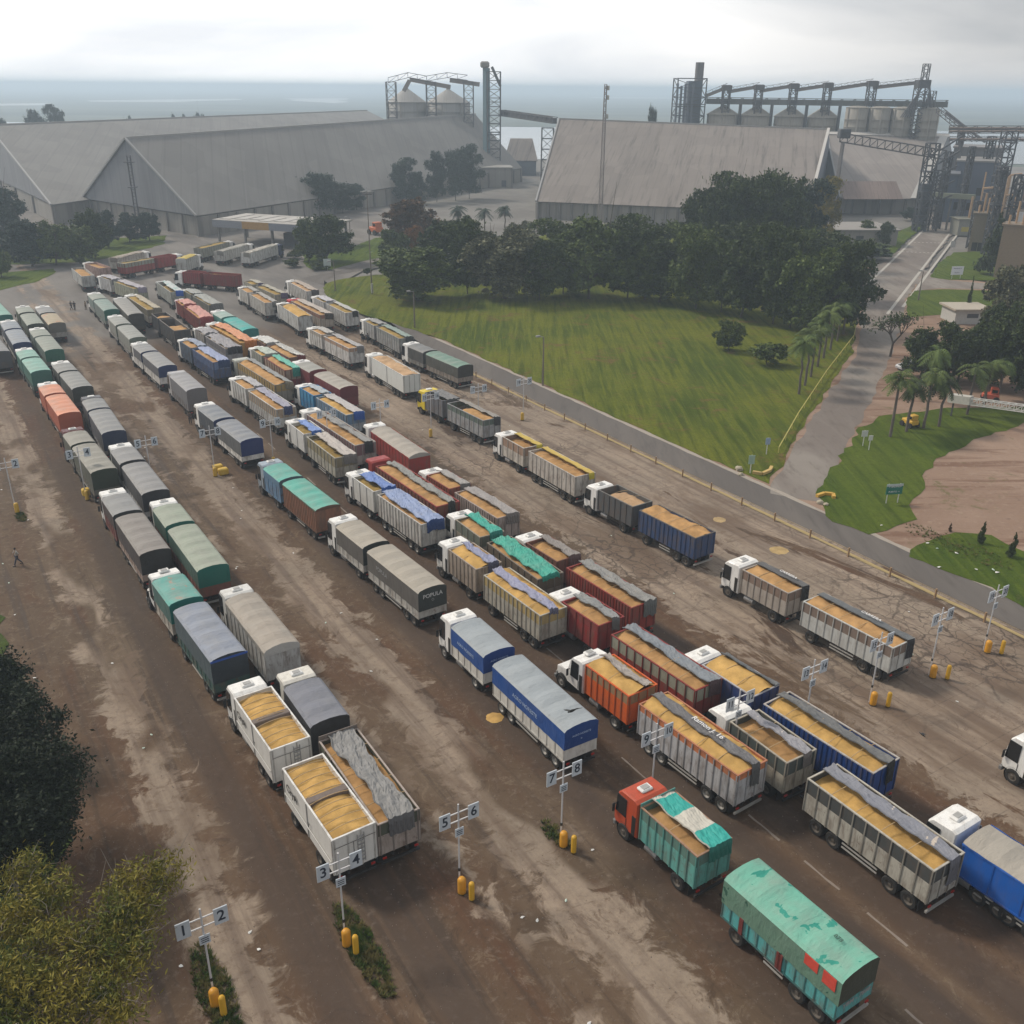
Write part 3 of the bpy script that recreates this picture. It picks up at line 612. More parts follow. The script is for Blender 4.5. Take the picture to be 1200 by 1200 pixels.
for i, (px, ty) in enumerate(((852, 100), (890, 99.5), (931, 98), (971, 97), (1023, 95))):
    rt, t, w = tower('%s small head tower with a sloping chute above the silo row' % ('leftmost', 'second', 'third', 'fourth', 'rightmost')[i], px, ty, 8 if i < 4 else 9, DS - 4, name='head_tower', step=2.6)
    MB().box(-w * .7, w * .7, -w * .6, w * .6, t.z - 2.2, t.z).build('head_house', LAT, rt)
pp = [(826, 106), (852, 101), (890, 100), (931, 99), (971, 98.5), (1023, 96), (1080, 95)]
for i, (a, b) in enumerate(zip(pp[:-1], pp[1:])):
    A_, B_ = D(a[0], a[1] + 7, DS - 4), D(b[0], b[1] + 1.5, DS - 4); rt = empty('sloping_conveyor', (A_.x, A_.y, 0), 0, '%s sloping conveyor of the row of six rising over the silos' % ('leftmost', 'second', 'third', 'fourth', 'fifth', 'rightmost')[i], 'conveyor', 'sloping conveyors over the silos'); O = rt.location.copy()
    MB().bar(A_ - O, B_ - O, 1.3).build('belt_housing', flat((0.17, 0.15, 0.14)), rt); m = MB(); truss(m, A_ - O + Vector((0, 0, .7)), B_ - O + Vector((0, 0, .7)), 1.6, 1.0, 2.5, .13); m.build('handrail', LAT, rt)
# dark blue dryer tower at left of the row
rt, t, w = tower('dark blue dryer tower with a stack at the left end of the silo row', 809, 92, 34, DS, name='dryer_tower', mat=LATD)
MB().box(-w * .08, w * .40, -w * .2, w * .3, 4, t.z - 1).build('casing', flat((0.07, 0.095, 0.13)), rt); MB().lathe([(1.9, 0), (1.9, t.z + 6.5), (1.5, t.z + 6.5)], 14, at=(w * .3, 0, 0)).build('stack', flat((0.13, 0.12, 0.12)), rt)
m = MB()
for k in range(5): m.bar((-w / 2 + k * 1.7, -w / 2, 0), (-w / 2 + k * 1.7, -w / 2, t.z - 2 - k % 2), .7)
m.build('pipe', flat((0.10, 0.12, 0.15)), rt)
# big headhouse with struts over the straight silos
rt, t, w = tower('tallest braced head tower above the straight silos', 1082, 94, 14, DS - 12, name='head_tower', step=2.6)
m = MB(); lattice(m, (w * .1, 0), w * .5, t.z, t.z + 6, 2, .3); lattice(m, (w * .9, 0), w * .7, t.z - 14, t.z - 4, 2.5, .3)
for k in range(7): m.bar((-w * .5 - k * .9, -2, t.z - 14), (-w * .3 + k * .3, -2, t.z - 1), .35)
for k in range(5): m.bar((w * .5, -2, t.z - 2 - k), (w * 1.3, -2, t.z - 15), .35)
m.build('strut', LAT, rt); MB().box(-w * .5, w * .5, -w * .5, w * .5, t.z - 3, t.z, c=.2).build('head_house', LATD, rt)
A_, B_ = D(1100, 132, DS - 20), D(1142, 166, DS - 40); rt = empty('inclined_conveyor', (A_.x, A_.y, 0), 0, 'steep conveyor descending right from the tallest head tower', 'conveyor'); O = rt.location.copy(); m = MB(); truss(m, A_ - O, B_ - O, 2.2, 2, 3, .25); m.build('bridge', LAT, rt); MB().bar(A_ - O + Vector((3, 0, 0)), B_ - O + Vector((4, 0, 0)), .8).build('belt_housing', LATD, rt)
# truss conveyor on a mast in front of the third shed
A_, B_ = D(984, 166, 345), D(1108, 187, 345); rt = empty('truss_conveyor', (A_.x, A_.y, 0), 0, 'dark truss conveyor on a mast crossing in front of the right shed', 'conveyor'); O = rt.location.copy()
m = MB(); truss(m, A_ - O, B_ - O, 3, 2.6, 2.2, .24); m.build('truss', LAT, rt); c = D(988, 166, 345) - O; MB().bar((c.x, c.y, 0), c, .9).build('mast', flat((0.16, 0.15, 0.15)), rt)
MB().box(c.x - 1.6, c.x + 1.8, -1.6, 1.6, c.z + 1.0, c.z + 3.8, c=.2).build('drive_house', LATD, rt)
rt, t, w = tower('dark conveyor tower between the right shed and the blue building', 1094, 168, 13, 345, name='conveyor_tower', mat=LATD, step=3)
m = MB(); lattice(m, (-w * .2, -w * .6), w * .9, 0, 12, 2.4, .5); lattice(m, (w * 1.2, 0), w * .8, 0, t.z - 8, 3, .35)
for k in range(5): m.bar((w * .5, -1, 8 + k * 4), (w * 2.6, -1, 11 + k * 4.4), .45)
m.build('bracing', LATD, rt); MB().box(-w * .5, w * .4, -w * .4, w * .4, 3, t.z - 12).build('casing', flat((0.065, 0.075, 0.095)), rt)
# plant building at the right
def pblock(name, label, cat, px0, px1, ytop, dist, depth, wm, rm, ybase=None):
    a, b = D(px0, ytop, dist), D(px1, ytop, dist); c = (a + b) / 2; rt = empty(name, (c.x, c.y, 0), math.atan2(b.y - a.y, b.x - a.x), label, cat); hw = (b - a).length / 2
    MB().box(-hw, hw, 0, depth, -.3, c.z).build('wall', wm, rt); MB().box(-hw - .4, hw + .4, -.4, depth + .4, c.z + .003, c.z + .5).build('roof', rm, rt)
    return rt, hw, c
rt, hw, c = pblock('process_building', 'blue-grey process building with a pale roof band at the right', 'building', 1122, 1172, 190, 385, 24, flat((0.10, 0.12, 0.165)), flat((0.27, 0.26, 0.25)))
for k in range(6): MB().box(-hw + 1 + k * hw * 2 / 6, -hw + 1 + k * hw * 2 / 6 + 1.6, -.05, .02, 3 + (k % 2) * 5, 5.5 + (k % 2) * 5).build('window', BLK, rt)
rt, hw, c = pblock('process_building', 'flat grey block behind the blue-grey process building', 'building', 1118, 1176, 174, 410, 20, flat((0.15, 0.15, 0.16)), flat((0.20, 0.19, 0.19)))
rt, hw, c = pblock('process_building', 'dark blue annex with glazed bays beside the conveyor tower', 'building', 1103, 1124, 205, 372, 14, flat((0.06, 0.085, 0.13)), flat((0.12, 0.13, 0.15)))
rt, t, w = tower('openwork pipe tower at the right beside the blue-grey building', 1184, 154, 15, 372, name='pipe_tower', mat=LATD, step=2.6)
MB().box(-w * .35, w * .35, -w * .35, w * .35, 2, t.z - 12).build('casing', flat((0.08, 0.085, 0.10)), rt)
# pipe bridge: three horizontal lines at the top right
for i, (y0, y1) in enumerate(((152, 152.5), (156, 156), (165, 165.5))):
    A_, B_ = D(1112, y0, 400 - i * 3), D(1230, y1, 400 - i * 3); rt = empty('pipe_bridge', (A_.x, A_.y, 0), 0, '%s of the three horizontal pipe bridges crossing to the right edge' % ('topmost', 'middle', 'lowest')[i], 'pipe bridge', 'pipe bridges at the right'); O = rt.location.copy()
    m = MB(); truss(m, A_ - O, B_ - O, 2, 1.3, 4, .2); m.build('truss', LAT, rt); MB().bar(A_ - O + Vector((0, 0, .6)), B_ - O + Vector((0, 0, .6)), .7, n=8).build('pipe', flat((0.24, 0.19, 0.16)), rt)
    for px in (1128, 1215): c = D(px, y0, 400 - i * 3) - O; MB().bar((c.x, c.y, 0), c, .6).build('post', LAT, rt)
A_, B_ = D(1090, 228, 352), D(1142, 231, 346); rt = empty('pipe_bridge', (A_.x, A_.y, 0), 0, 'green-grey pipe bridge spanning the road end', 'pipe bridge'); O = rt.location.copy(); MB().bar(A_ - O, B_ - O, 1.5).build('deck', flat((0.20, 0.22, 0.16)), rt); m = MB()
for k in (0.03, .5, .97): c = A_.lerp(B_, k) - O; m.bar((c.x, c.y, 0), c, .5)
m.build('post', LAT, rt)
# orange-tan pipework plant
c = G(1165, 275); rt = empty('pipework_unit', (c.x, c.y, 0), 0, 'rust-orange pipework unit with tall bent pipes at the right edge', 'industrial plant'); m = MB(); rnd = random.Random(4)
for k in range(9):
    x = -9 + k * 2.6; z = 14 + rnd.uniform(-5, 5); y = rnd.uniform(-1, 7); m.bar((x, y, 0), (x, y, z), rnd.choice((.5, .8, 1.1)), n=8); 
    if k % 2: m.bar((x, y, z), (x + rnd.uniform(2.5, 7), y, z + .4), .7, n=8)
m.build('pipe', PIPE, rt)
m = MB()
for k in range(4): m.box(-3 + k * 4.5, 1.5 + k * 4.5, 2, 8, 5 + k * 2.2, 5.3 + k * 2.2); lattice(m, (k * 5 - 1, 5), 4.2, 0, 12 + k * 1.5, 3, .25)
m.build('frame', flat((0.14, 0.12, 0.11)), rt)
MB().box(2, 9, 1, 9, 0, 7.5, c=.3).build('tank_house', flat((0.24, 0.19, 0.15)), rt); MB().lathe([(2.2, 6), (2.2, 13), (0.6, 14.5), (0.01, 14.6)], 14, at=(12, 4, 0)).build('tank', flat((0.38, 0.25, 0.12)), rt)
MB().box(-13, -5, -3, 3, 0, 4.8).build('pump_house', flat((0.22, 0.22, 0.19)), rt); MB().box(-13.5, -4.5, -3.6, 3.5, 4.803, 5.1).build('roof', flat((0.20, 0.20, 0.16)), rt); MB().box(-12, -8, -3.05, -2.99, 1.2, 2.6).build('panel', flat((0.4, 0.33, 0.06)), rt)
MB().box(3, 8, -5, -4.8, 3, 7.5).build('panel', flat((0.5, 0.5, 0.5)), rt)
for px0, px1, yt, ds, cc, lab in ((1176, 1215, 266, 262, (.24, .18, .12), 'tan industrial block at the right edge behind the tall cypress'), (1142, 1166, 252, 305, (.22, .18, .13), 'low tan unit left of the rust-orange pipework')):
    rt, hw, c = pblock('process_building', lab, 'building', px0, px1, yt, ds, 6, flat(cc), flat(dk(cc, .8)))
    for k in range(3): MB().box(-hw + .8 + k * hw * .6, -hw + 2.2 + k * hw * .6, -.06, .02, .1, 2.4).build('opening', BLK, rt)
    for k in range(5): x = -hw + 1 + k * hw * .42; MB().bar((x, 1 + k % 2 * 2, c.z), (x, 1 + k % 2 * 2, c.z + 2.5 + (k * 7 % 4)), .5, n=8).build('pipe', PIPE, rt)
for px, yt, w_px, dist, lab in ((1140, 172, 6, 362, 'slim dark pipe rack rising in front of the blue-grey process building'), (1163, 160, 8, 398, 'braced rack behind the blue-grey process building'), (1113, 178, 7, 352, 'narrow dark rack just right of the conveyor tower'), (1128, 150, 6, 420, 'far slim rack under the pipe bridges'), (1176, 196, 9, 300, 'dark pipe rack above the rust-orange pipework'), (1196, 205, 10, 300, 'dark steel pipe rack at the right frame edge'), (1148, 236, 8, 310, 'dark leg frame at the end of the road')):
    rt, t, w = tower(lab, px, yt, w_px, dist, name='pipe_rack', mat=LATD, step=2.2)
# sheds' mast with antennas
c = G(705, 268); t = D(708, 99, 300); rt = empty('antenna_mast', (D(706, 190, 300).x, D(706, 190, 300).y, 0), 0, 'tall thin lattice antenna mast in front of the middle shed', 'mast'); m = MB(); lattice(m, (0, 0), 1.2, 0, t.z, 1.6, .16, .5); m.build('mast', flat((0.24, 0.21, 0.21)), rt)
for z in (t.z - 1.5, t.z - 4, t.z - 9): MB().box(.4, 1.1, -.3, .3, z, z + 1.2, c=.1).build('antenna', LGREY, rt)
# ------------------------------------------------------------------ trees
def leafm(c1, c2, c3=None):
    n = NT('foliage'); oi = n.n('ShaderNodeObjectInfo').outputs['Random']; ob = n.obj(); p = n.pos()
    a = n.noise(p, 0.55, 3, 0.6); b = n.noise(p, 3.0, 2, 0.6)
    col = n.mix(n.ss(a, 0.36, 0.62), c1, c2); col = n.mix(n.ss(b, 0.4, 0.7, 0, 0.5), col, c3 or dk(c2, 1.4))
    col = n.mix(n.math('MULTIPLY', oi, 0.4), col, dk(c1, 0.7))
    n.b.inputs['Subsurface Weight'].default_value = 0
    return n.fin(col, 0.7, 0, 0.25)
LF = {'dark': leafm((0.022, 0.038, 0.011), (0.058, 0.082, 0.021)), 'mid': leafm((0.045, 0.070, 0.015), (0.095, 0.130, 0.028)), 'olive': leafm((0.055, 0.062, 0.026), (0.13, 0.135, 0.07), (0.27, 0.265, 0.18)),
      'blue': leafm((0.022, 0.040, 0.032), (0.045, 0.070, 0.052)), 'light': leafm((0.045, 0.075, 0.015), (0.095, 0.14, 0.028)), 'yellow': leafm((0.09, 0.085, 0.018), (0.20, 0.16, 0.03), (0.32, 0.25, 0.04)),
      'rust': leafm((0.055, 0.040, 0.022), (0.11, 0.06, 0.03)), 'willow': leafm((0.075, 0.105, 0.016), (0.21, 0.175, 0.024), (0.36, 0.26, 0.04)), 'fir': leafm((0.006, 0.013, 0.005), (0.015, 0.026, 0.009), (0.028, 0.042, 0.014)), 'orange': leafm((0.12, 0.06, 0.02), (0.25, 0.11, 0.03))}
BARK = flat((0.07, 0.055, 0.045), 0.9); BARKL = flat((0.20, 0.17, 0.14), 0.9)
def leaf_cloud(name, pts, size, rs, elong=1.6, droop=0.0):
    """numpy: many small two-triangle leaf clumps at the given points"""
    k = len(pts); th = rs.uniform(0, 2 * np.pi, k); ph = rs.normal(0, 0.6, k) - droop
    a = np.stack([np.cos(th) * np.cos(ph), np.sin(th) * np.cos(ph), np.sin(ph)], 1)
    r = rs.normal(size=(k, 3)); b = np.cross(a, r); b /= np.linalg.norm(b, axis=1)[:, None] + 1e-9
    s = size * rs.uniform(0.55, 1.35, k)[:, None]; a = a * s * elong / 2; b = b * s / 2
    v = np.stack([pts - a, pts + b * 0.9 + a * 0.1, pts + a, pts - b * 0.9 + a * 0.1], 1).reshape(-1, 3)
    me = bpy.data.meshes.new(name); n4 = k * 4
    me.vertices.add(n4); me.vertices.foreach_set('co', v.astype(np.float32).ravel())
    me.loops.add(n4); me.loops.foreach_set('vertex_index', np.arange(n4, dtype=np.int32))
    me.polygons.add(k); me.polygons.foreach_set('loop_start', np.arange(0, n4, 4, dtype=np.int32)); me.polygons.foreach_set('loop_total', np.full(k, 4, dtype=np.int32))
    me.update(calc_edges=True); return me
def blob_points(blobs, n, rs, hollow=0.55):
    """points in the outer shells of overlapping lobes -> clumps with gaps"""
    w = np.array([b[3] * b[4] for b in blobs]); w = w / w.sum(); out = []
    for (x, y, z, r, rz), q in zip(blobs, w):
        # sub-clumps on each lobe
        nc = max(6, int(16 * q * len(blobs))); d = rs.normal(size=(nc, 3)); d /= np.linalg.norm(d, axis=1)[:, None]; d[:, 2] = d[:, 2] * 0.9 + 0.12
        cc = d * np.array([r, r, rz]) * rs.uniform(0.55, 0.98, (nc, 1)) + np.array([x, y, z])
        m = int(n * q / nc) + 1
        for c in cc:
            rr = r * rs.uniform(0.16, 0.36); out.append(c + rs.normal(size=(m, 3)) * np.array([rr, rr, rr * 0.85]) * 0.62)
    return np.concatenate(out)
def limbs(m, base, tips, r0, rs, fork=0.28):
    for t in tips:
        mid = base.lerp(t, 0.5) + Vector((rs.normal() * .05, rs.normal() * .05, .04)) * (t - base).length
        m.bar(base, mid, r0 * .55, n=6, w2=r0 * .36); m.bar(mid, t, r0 * .36, n=6, w2=r0 * .1)
        for k in range(3):
            e = t + Vector((rs.normal(), rs.normal(), abs(rs.normal()))) * (t - base).length * fork; m.bar(mid.lerp(t, .3 + .2 * k), e, r0 * .18, n=4, w2=r0 * .05)
_tp = {}
def proto(kind, var):
    """unit tree (height 1, crown radius about 0.5 x wide): (trunk mesh, crown mesh)"""
    key = (kind, var)
    if key in _tp: return _tp[key]
    rs = np.random.RandomState(sum(map(ord, kind)) * 7 + var); m = MB(); bl = []
    if kind == 'round':
        for k in range(20):
            a = k * 2.4 + rs.uniform(-.4, .4); e = -1.0 + 2.35 * ((k * 7) % 20) / 20 + rs.uniform(-.15, .15); q = rs.uniform(.26, .37)
            bl.append((q * math.cos(a) * math.cos(e), q * math.sin(a) * math.cos(e), .47 + math.sin(e) * rs.uniform(.30, .38), rs.uniform(.11, .17), rs.uniform(.12, .17)))
        bl.append((0, 0, .45, .27, .30)); n_, sz, h = 15000, .029, .12
    elif kind == 'tall':
        for k in range(17): a = k * 2.4 + rs.uniform(-.6, .6); z = .20 + .72 * (k / 16) + rs.uniform(-.05, .05); q = rs.uniform(.08, .34) * (1.15 - abs(z - .50) * 1.3); bl.append((q * math.cos(a), q * math.sin(a), z - .04, rs.uniform(.13, .22), rs.uniform(.07, .13)))
        n_, sz, h = 11000, .026, .22
    elif kind == 'cone':
        for k in range(16): z = .12 + k * .052; a = rs.uniform(0, 6.28); q = .26 * (1 - z) + .02; bl.append((q * .6 * math.cos(a), q * .6 * math.sin(a), z, q * .95, .07))
        n_, sz, h = 5200, .034, .1
    elif kind == 'bush':
        for k in range(8): a = rs.uniform(0, 6.28); q = rs.uniform(0, .32); bl.append((q * math.cos(a), q * math.sin(a), .38 + rs.uniform(-.05, .18), rs.uniform(.18, .26), rs.uniform(.25, .36)))
        n_, sz, h = 3200, .06, .05
    pts = blob_points(bl, n_, rs); pts = pts[pts[:, 2] > h * 0.45]; pts[:, 2] = np.minimum(pts[:, 2], 1.02)
    cm = leaf_cloud('crown', pts, sz, rs, droop=0.2)
    tr = {'round': .045, 'tall': .026, 'cone': .03, 'bush': .03}[kind]; top = Vector((rs.normal() * .015, rs.normal() * .015, h))
    m.bar((0, 0, -.02), top * .5, tr, n=8, w2=tr * .8); m.bar(top * .5, top, tr * .8, n=8, w2=tr * .62)
    limbs(m, top, [Vector((b[0], b[1], b[2])) for b in bl[:8]], tr, rs)
    _tp[key] = (m.mesh('trunk', BARK), cm); return _tp[key]
_cm = {}
def tree(name, label, x, y, h, w, kind, tone, group=None, cat='tree', var=None, z=0.0, bark=None):
    var = random.randint(0, 4) if var is None else var; tm, cm = proto(kind, var)
    k = (cm.name, tone)
    if k not in _cm: c2 = cm.copy(); c2.materials.clear(); c2.materials.append(LF[tone]); _cm[k] = c2
    rt = empty(name, (x, y, z), random.uniform(0, 6.28), label, cat, group)
    for nm, me in (('trunk', tm), ('crown', _cm[k])):
        o = link(nm, me, rt); o.scale = (w, w, h)
    return rt
def T(px, py, top, wpx, kind, tone, label, name='tree', group=None, cat='tree', **kw):
    """tree whose foot is seen at (px,py); top row and crown width in photo pixels set its size"""
    p = G(px, py); lo, hi = 0.5, 45
    for _ in range(40):
        mid = (lo + hi) / 2; v = Vector((p.x, p.y, mid)) - Vector((0, 0, H)); yy = 600 - CF * v.dot(UP) / v.dot(FWD)
        if yy > top: lo = mid
        else: hi = mid
    dist = (p - Vector((0, 0, H))).dot(FWD); w = wpx * dist / CF * (1.0 if kind == 'round' else 1.12)
    return tree(name, label, p.x, p.y, lo, w * 1.05, kind, tone, group, cat, **kw)
ORD = ['leftmost', 'second from the left', 'third from the left', 'fourth from the left', 'fifth from the left', 'sixth from the left', 'seventh from the left', 'eighth from the left', 'ninth from the left', 'tenth from the left', 'eleventh from the left', 'twelfth from the left', 'thirteenth from the left', 'fourteenth from the left', 'fifteenth from the left', 'sixteenth from the left']
# front row of the grove, then the middle and the back rows
for i, (px, py, top, w, kd, tn) in enumerate([(490, 352, 284, 112, 'round', 'mid'), (548, 345, 265, 60, 'tall', 'dark'), (592, 350, 262, 108, 'round', 'olive'), (632, 352, 285, 70, 'round', 'dark'), (690, 350, 248, 92, 'round', 'dark'), (735, 350, 262, 84, 'round', 'dark'),
        (772, 354, 278, 76, 'round', 'dark'), (815, 362, 268, 86, 'round', 'dark'), (868, 372, 275, 84, 'round', 'dark'), (905, 380, 272, 84, 'round', 'dark'), (945, 388, 282, 82, 'round', 'dark'), (988, 388, 290, 78, 'round', 'dark')]):
    if i % 2 and tn == 'dark': kd = 'tall'; top -= 7; w *= .86
    if i in (4, 7, 10): tn = 'mid'
    T(px, py, top, w, kd, tn, '%s tree along the front edge of the grove, %s crown' % (ORD[i], {'mid': 'broad green', 'dark': 'dark', 'olive': 'pale flecked olive'}[tn]), 'grove_tree', 'trees along the front edge of the grove')
for i, (px, py, top, w, kd, tn) in enumerate([(520, 325, 255, 66, 'round', 'dark'), (650, 325, 262, 64, 'round', 'mid'), (712, 322, 262, 70, 'round', 'dark'), (762, 325, 258, 70, 'round', 'dark'), (800, 335, 262, 70, 'round', 'mid'), (842, 345, 262, 70, 'round', 'dark'), (888, 350, 262, 78, 'round', 'dark'), (930, 352, 268, 74, 'round', 'mid'), (968, 352, 278, 72, 'round', 'dark')]):
    if i % 3: kd = 'tall'; top -= 4
    T(px, py, top, w, kd, tn, '%s tree of the middle row of the grove, %s' % (ORD[i], {'mid': 'green crown', 'dark': 'dark crown'}[tn]), 'grove_tree', 'trees in the middle of the grove')
for i, (px, py, top, w, kd, tn) in enumerate([(815, 318, 216, 58, 'tall', 'dark'), (838, 322, 205, 62, 'tall', 'dark'), (866, 322, 200, 70, 'tall', 'dark'), (893, 322, 197, 72, 'tall', 'dark'), (918, 320, 203, 70, 'tall', 'dark'), (938, 312, 212, 54, 'tall', 'blue'), (852, 312, 215, 66, 'round', 'dark'), (905, 310, 214, 70, 'round', 'dark')]):
    T(px, py, top, w, kd, tn, '%s tall tree standing high behind the right half of the grove' % ORD[i], 'tall_tree', 'tall trees behind the grove')
T(963, 292, 208, 40, 'tall', 'yellow', 'tall tree turning yellow beside the right end of the middle shed')
T(948, 290, 232, 36, 'round', 'blue', 'dull green tree under the yellowing one')
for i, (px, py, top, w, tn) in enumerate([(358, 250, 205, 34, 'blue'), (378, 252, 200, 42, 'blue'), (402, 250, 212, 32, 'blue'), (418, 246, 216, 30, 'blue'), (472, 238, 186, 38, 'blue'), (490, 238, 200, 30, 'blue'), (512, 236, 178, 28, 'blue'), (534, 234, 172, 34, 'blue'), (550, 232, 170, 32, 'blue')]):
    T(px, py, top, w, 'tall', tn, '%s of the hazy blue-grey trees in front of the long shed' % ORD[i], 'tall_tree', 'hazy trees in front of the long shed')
T(480, 290, 228, 74, 'round', 'rust', 'brownish spreading tree behind the pole light, above the orange bush')
T(385, 308, 247, 66, 'round', 'dark', 'round dark tree beside the weigh-station canopy'); T(362, 306, 252, 40, 'round', 'mid', 'smaller green tree at the right end of the weigh-station canopy')
T(487, 296, 262, 34, 'round', 'orange', 'small orange-leaved tree beyond the lamp pole'); T(462, 305, 266, 44, 'round', 'mid', 'green bushy tree left of the orange-leaved one')
T(545, 300, 250, 40, 'round', 'dark', 'dark round tree behind the pale flecked one'); T(470, 322, 288, 50, 'round', 'dark', 'low dark tree at the left tip of the grove')
T(560, 322, 268, 60, 'tall', 'dark', 'dark upright tree between the broad green crown and the pale flecked one'); T(660, 345, 276, 58, 'tall', 'mid', 'green upright tree right of the pale flecked one'); T(755, 352, 276, 54, 'round', 'mid', 'lower green tree filling the front of the grove, middle'); T(845, 366, 284, 62, 'tall', 'mid', 'lower green tree filling the front of the grove, right of its middle'); T(925, 384, 296, 60, 'round', 'dark', 'low dark tree near the right end of the grove front'); T(965, 386, 300, 56, 'tall', 'dark', 'upright dark tree near the right end of the grove front'); T(610, 298, 256, 44, 'round', 'olive', 'greyish tree behind the pale flecked crown'); T(665, 292, 262, 34, 'round', 'dark', 'dark tree just left of the middle shed wall')
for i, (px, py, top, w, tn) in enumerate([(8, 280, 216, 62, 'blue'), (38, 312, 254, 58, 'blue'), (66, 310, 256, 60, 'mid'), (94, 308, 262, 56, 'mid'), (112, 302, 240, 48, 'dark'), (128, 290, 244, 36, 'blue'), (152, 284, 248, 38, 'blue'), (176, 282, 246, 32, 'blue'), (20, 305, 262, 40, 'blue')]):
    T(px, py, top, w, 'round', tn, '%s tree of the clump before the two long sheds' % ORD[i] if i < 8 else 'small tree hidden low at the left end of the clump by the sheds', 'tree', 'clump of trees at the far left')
T(2, 325, 290, 34, 'round', 'mid', 'small round tree on the grass at the left frame edge')
for i, (px, top, w) in enumerate(((45, 127, 26), (68, 124, 26), (2, 136, 16))):
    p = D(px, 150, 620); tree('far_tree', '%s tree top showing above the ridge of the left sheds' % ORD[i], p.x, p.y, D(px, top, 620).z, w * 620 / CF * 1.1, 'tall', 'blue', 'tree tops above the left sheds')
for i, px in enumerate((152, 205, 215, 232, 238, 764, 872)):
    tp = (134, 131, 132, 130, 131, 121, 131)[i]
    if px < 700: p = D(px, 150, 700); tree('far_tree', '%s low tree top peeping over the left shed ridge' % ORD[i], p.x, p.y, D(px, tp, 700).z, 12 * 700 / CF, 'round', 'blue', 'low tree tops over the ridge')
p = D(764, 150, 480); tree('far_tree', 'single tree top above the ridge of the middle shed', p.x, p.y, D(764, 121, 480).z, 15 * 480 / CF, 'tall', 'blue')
# right side
for i, (px, py, top, w, kd, tn) in enumerate([(1078, 442, 380, 54, 'round', 'dark'), (1108, 448, 374, 64, 'round', 'dark'), (1150, 452, 370, 72, 'round', 'dark'), (1190, 458, 350, 84, 'round', 'dark'), (1168, 432, 346, 62, 'round', 'dark'), (1200, 420, 330, 60, 'round', 'mid'), (1215, 470, 380, 70, 'round', 'dark')]):
    T(px, py, top, w, kd, tn, '%s of the dark dense trees behind the palms at the right' % ORD[i], 'tree', 'dark trees at the right')
T(1172, 395, 304, 62, 'round', 'olive', 'olive-brown tree above the dark trees at the right edge'); T(1160, 322, 246, 40, 'cone', 'dark', 'tall dark cypress in front of the rust-orange pipework'); T(1178, 318, 256, 26, 'cone', 'dark', 'shorter dark conifer right of the tall cypress')
T(1132, 372, 322, 9, 'cone', 'dark', 'thin dark pillar-shaped cypress on the lawn')
T(1012, 285, 256, 26, 'round', 'mid', 'first small tree in front of the flat office block'); T(1035, 288, 258, 24, 'round', 'dark', 'second small tree in front of the flat office block'); T(1022, 302, 278, 56, 'bush', 'dark', 'long dark hedge before the office block', 'hedge', cat='hedge')
T(1068, 258, 242, 26, 'round', 'blue', 'small hazy tree at the corner of the right shed'); T(985, 306, 282, 40, 'round', 'dark', 'dark tree left of the hedge'); T(955, 306, 284, 34, 'bush', 'light', 'bright green bush by the car park', 'bush', cat='bush')
T(853, 411, 372, 40, 'round', 'mid', 'small round tree alone on the lawn'); T(899, 428, 398, 38, 'bush', 'mid', 'low rounded bush on the lawn', 'bush', cat='bush')
for i, (px, py, top, w) in enumerate(((345, 313, 301, 22), (375, 316, 306, 24), (430, 322, 312, 12), (345, 303, 294, 18))): T(px, py, top, w, 'bush', 'dark', '%s clipped dark bush on the grass by the weigh station' % ORD[i], 'bush', 'clipped bushes', 'bush')
for i, (px, py, top, w) in enumerate(((1149, 637, 610, 13), (1185, 653, 623, 16), (1113, 623, 612, 6))): T(px, py, top, w, 'cone', 'dark' if i < 2 else 'rust', ('small fir sapling on the corner lawn', 'larger fir sapling at the right of the corner lawn', 'tiny withered sapling at the sand edge')[i], 'sapling', cat='sapling')
# bare forked tree by the side road
def bare_tree(px, py, h, label, tone='rust'):
    p = G(px, py); rs = np.random.RandomState(3); rt = empty('bare_tree', p, 0, label, 'tree'); m = MB(); tips = []
    def br(a, d, ln, r, lv):
        b = a + d * ln; m.bar(a, b, r, n=6, w2=r * .7)
        if lv == 0: tips.append(b); return
        for k in range(2 + (lv > 2)): nd = (d + Vector((rs.normal(), rs.normal(), rs.normal() * .5 + .15)) * .52).normalized(); br(b, nd, ln * rs.uniform(.62, .82), r * .66, lv - 1)
    br(Vector((0, 0, 0)), Vector((0.05, 0, 1)), h * .22, h * .042, 5); m.build('trunk', BARK, rt)
    pts = np.concatenate([np.array(t)[None] + rs.normal(size=(14, 3)) * .45 for t in tips[::2]]); me = leaf_cloud('crown', pts, .26, rs); me.materials.append(LF['rust' if tone == 'rust' else tone]); link('crown', me, rt); return rt
bare_tree(1043, 418, 10.5, 'sparse forked tree with few leaves at the edge of the concrete side road', 'dark'); bare_tree(1122, 448, 9, 'second sparse forked tree, between the palms and the dark trees', 'dark')
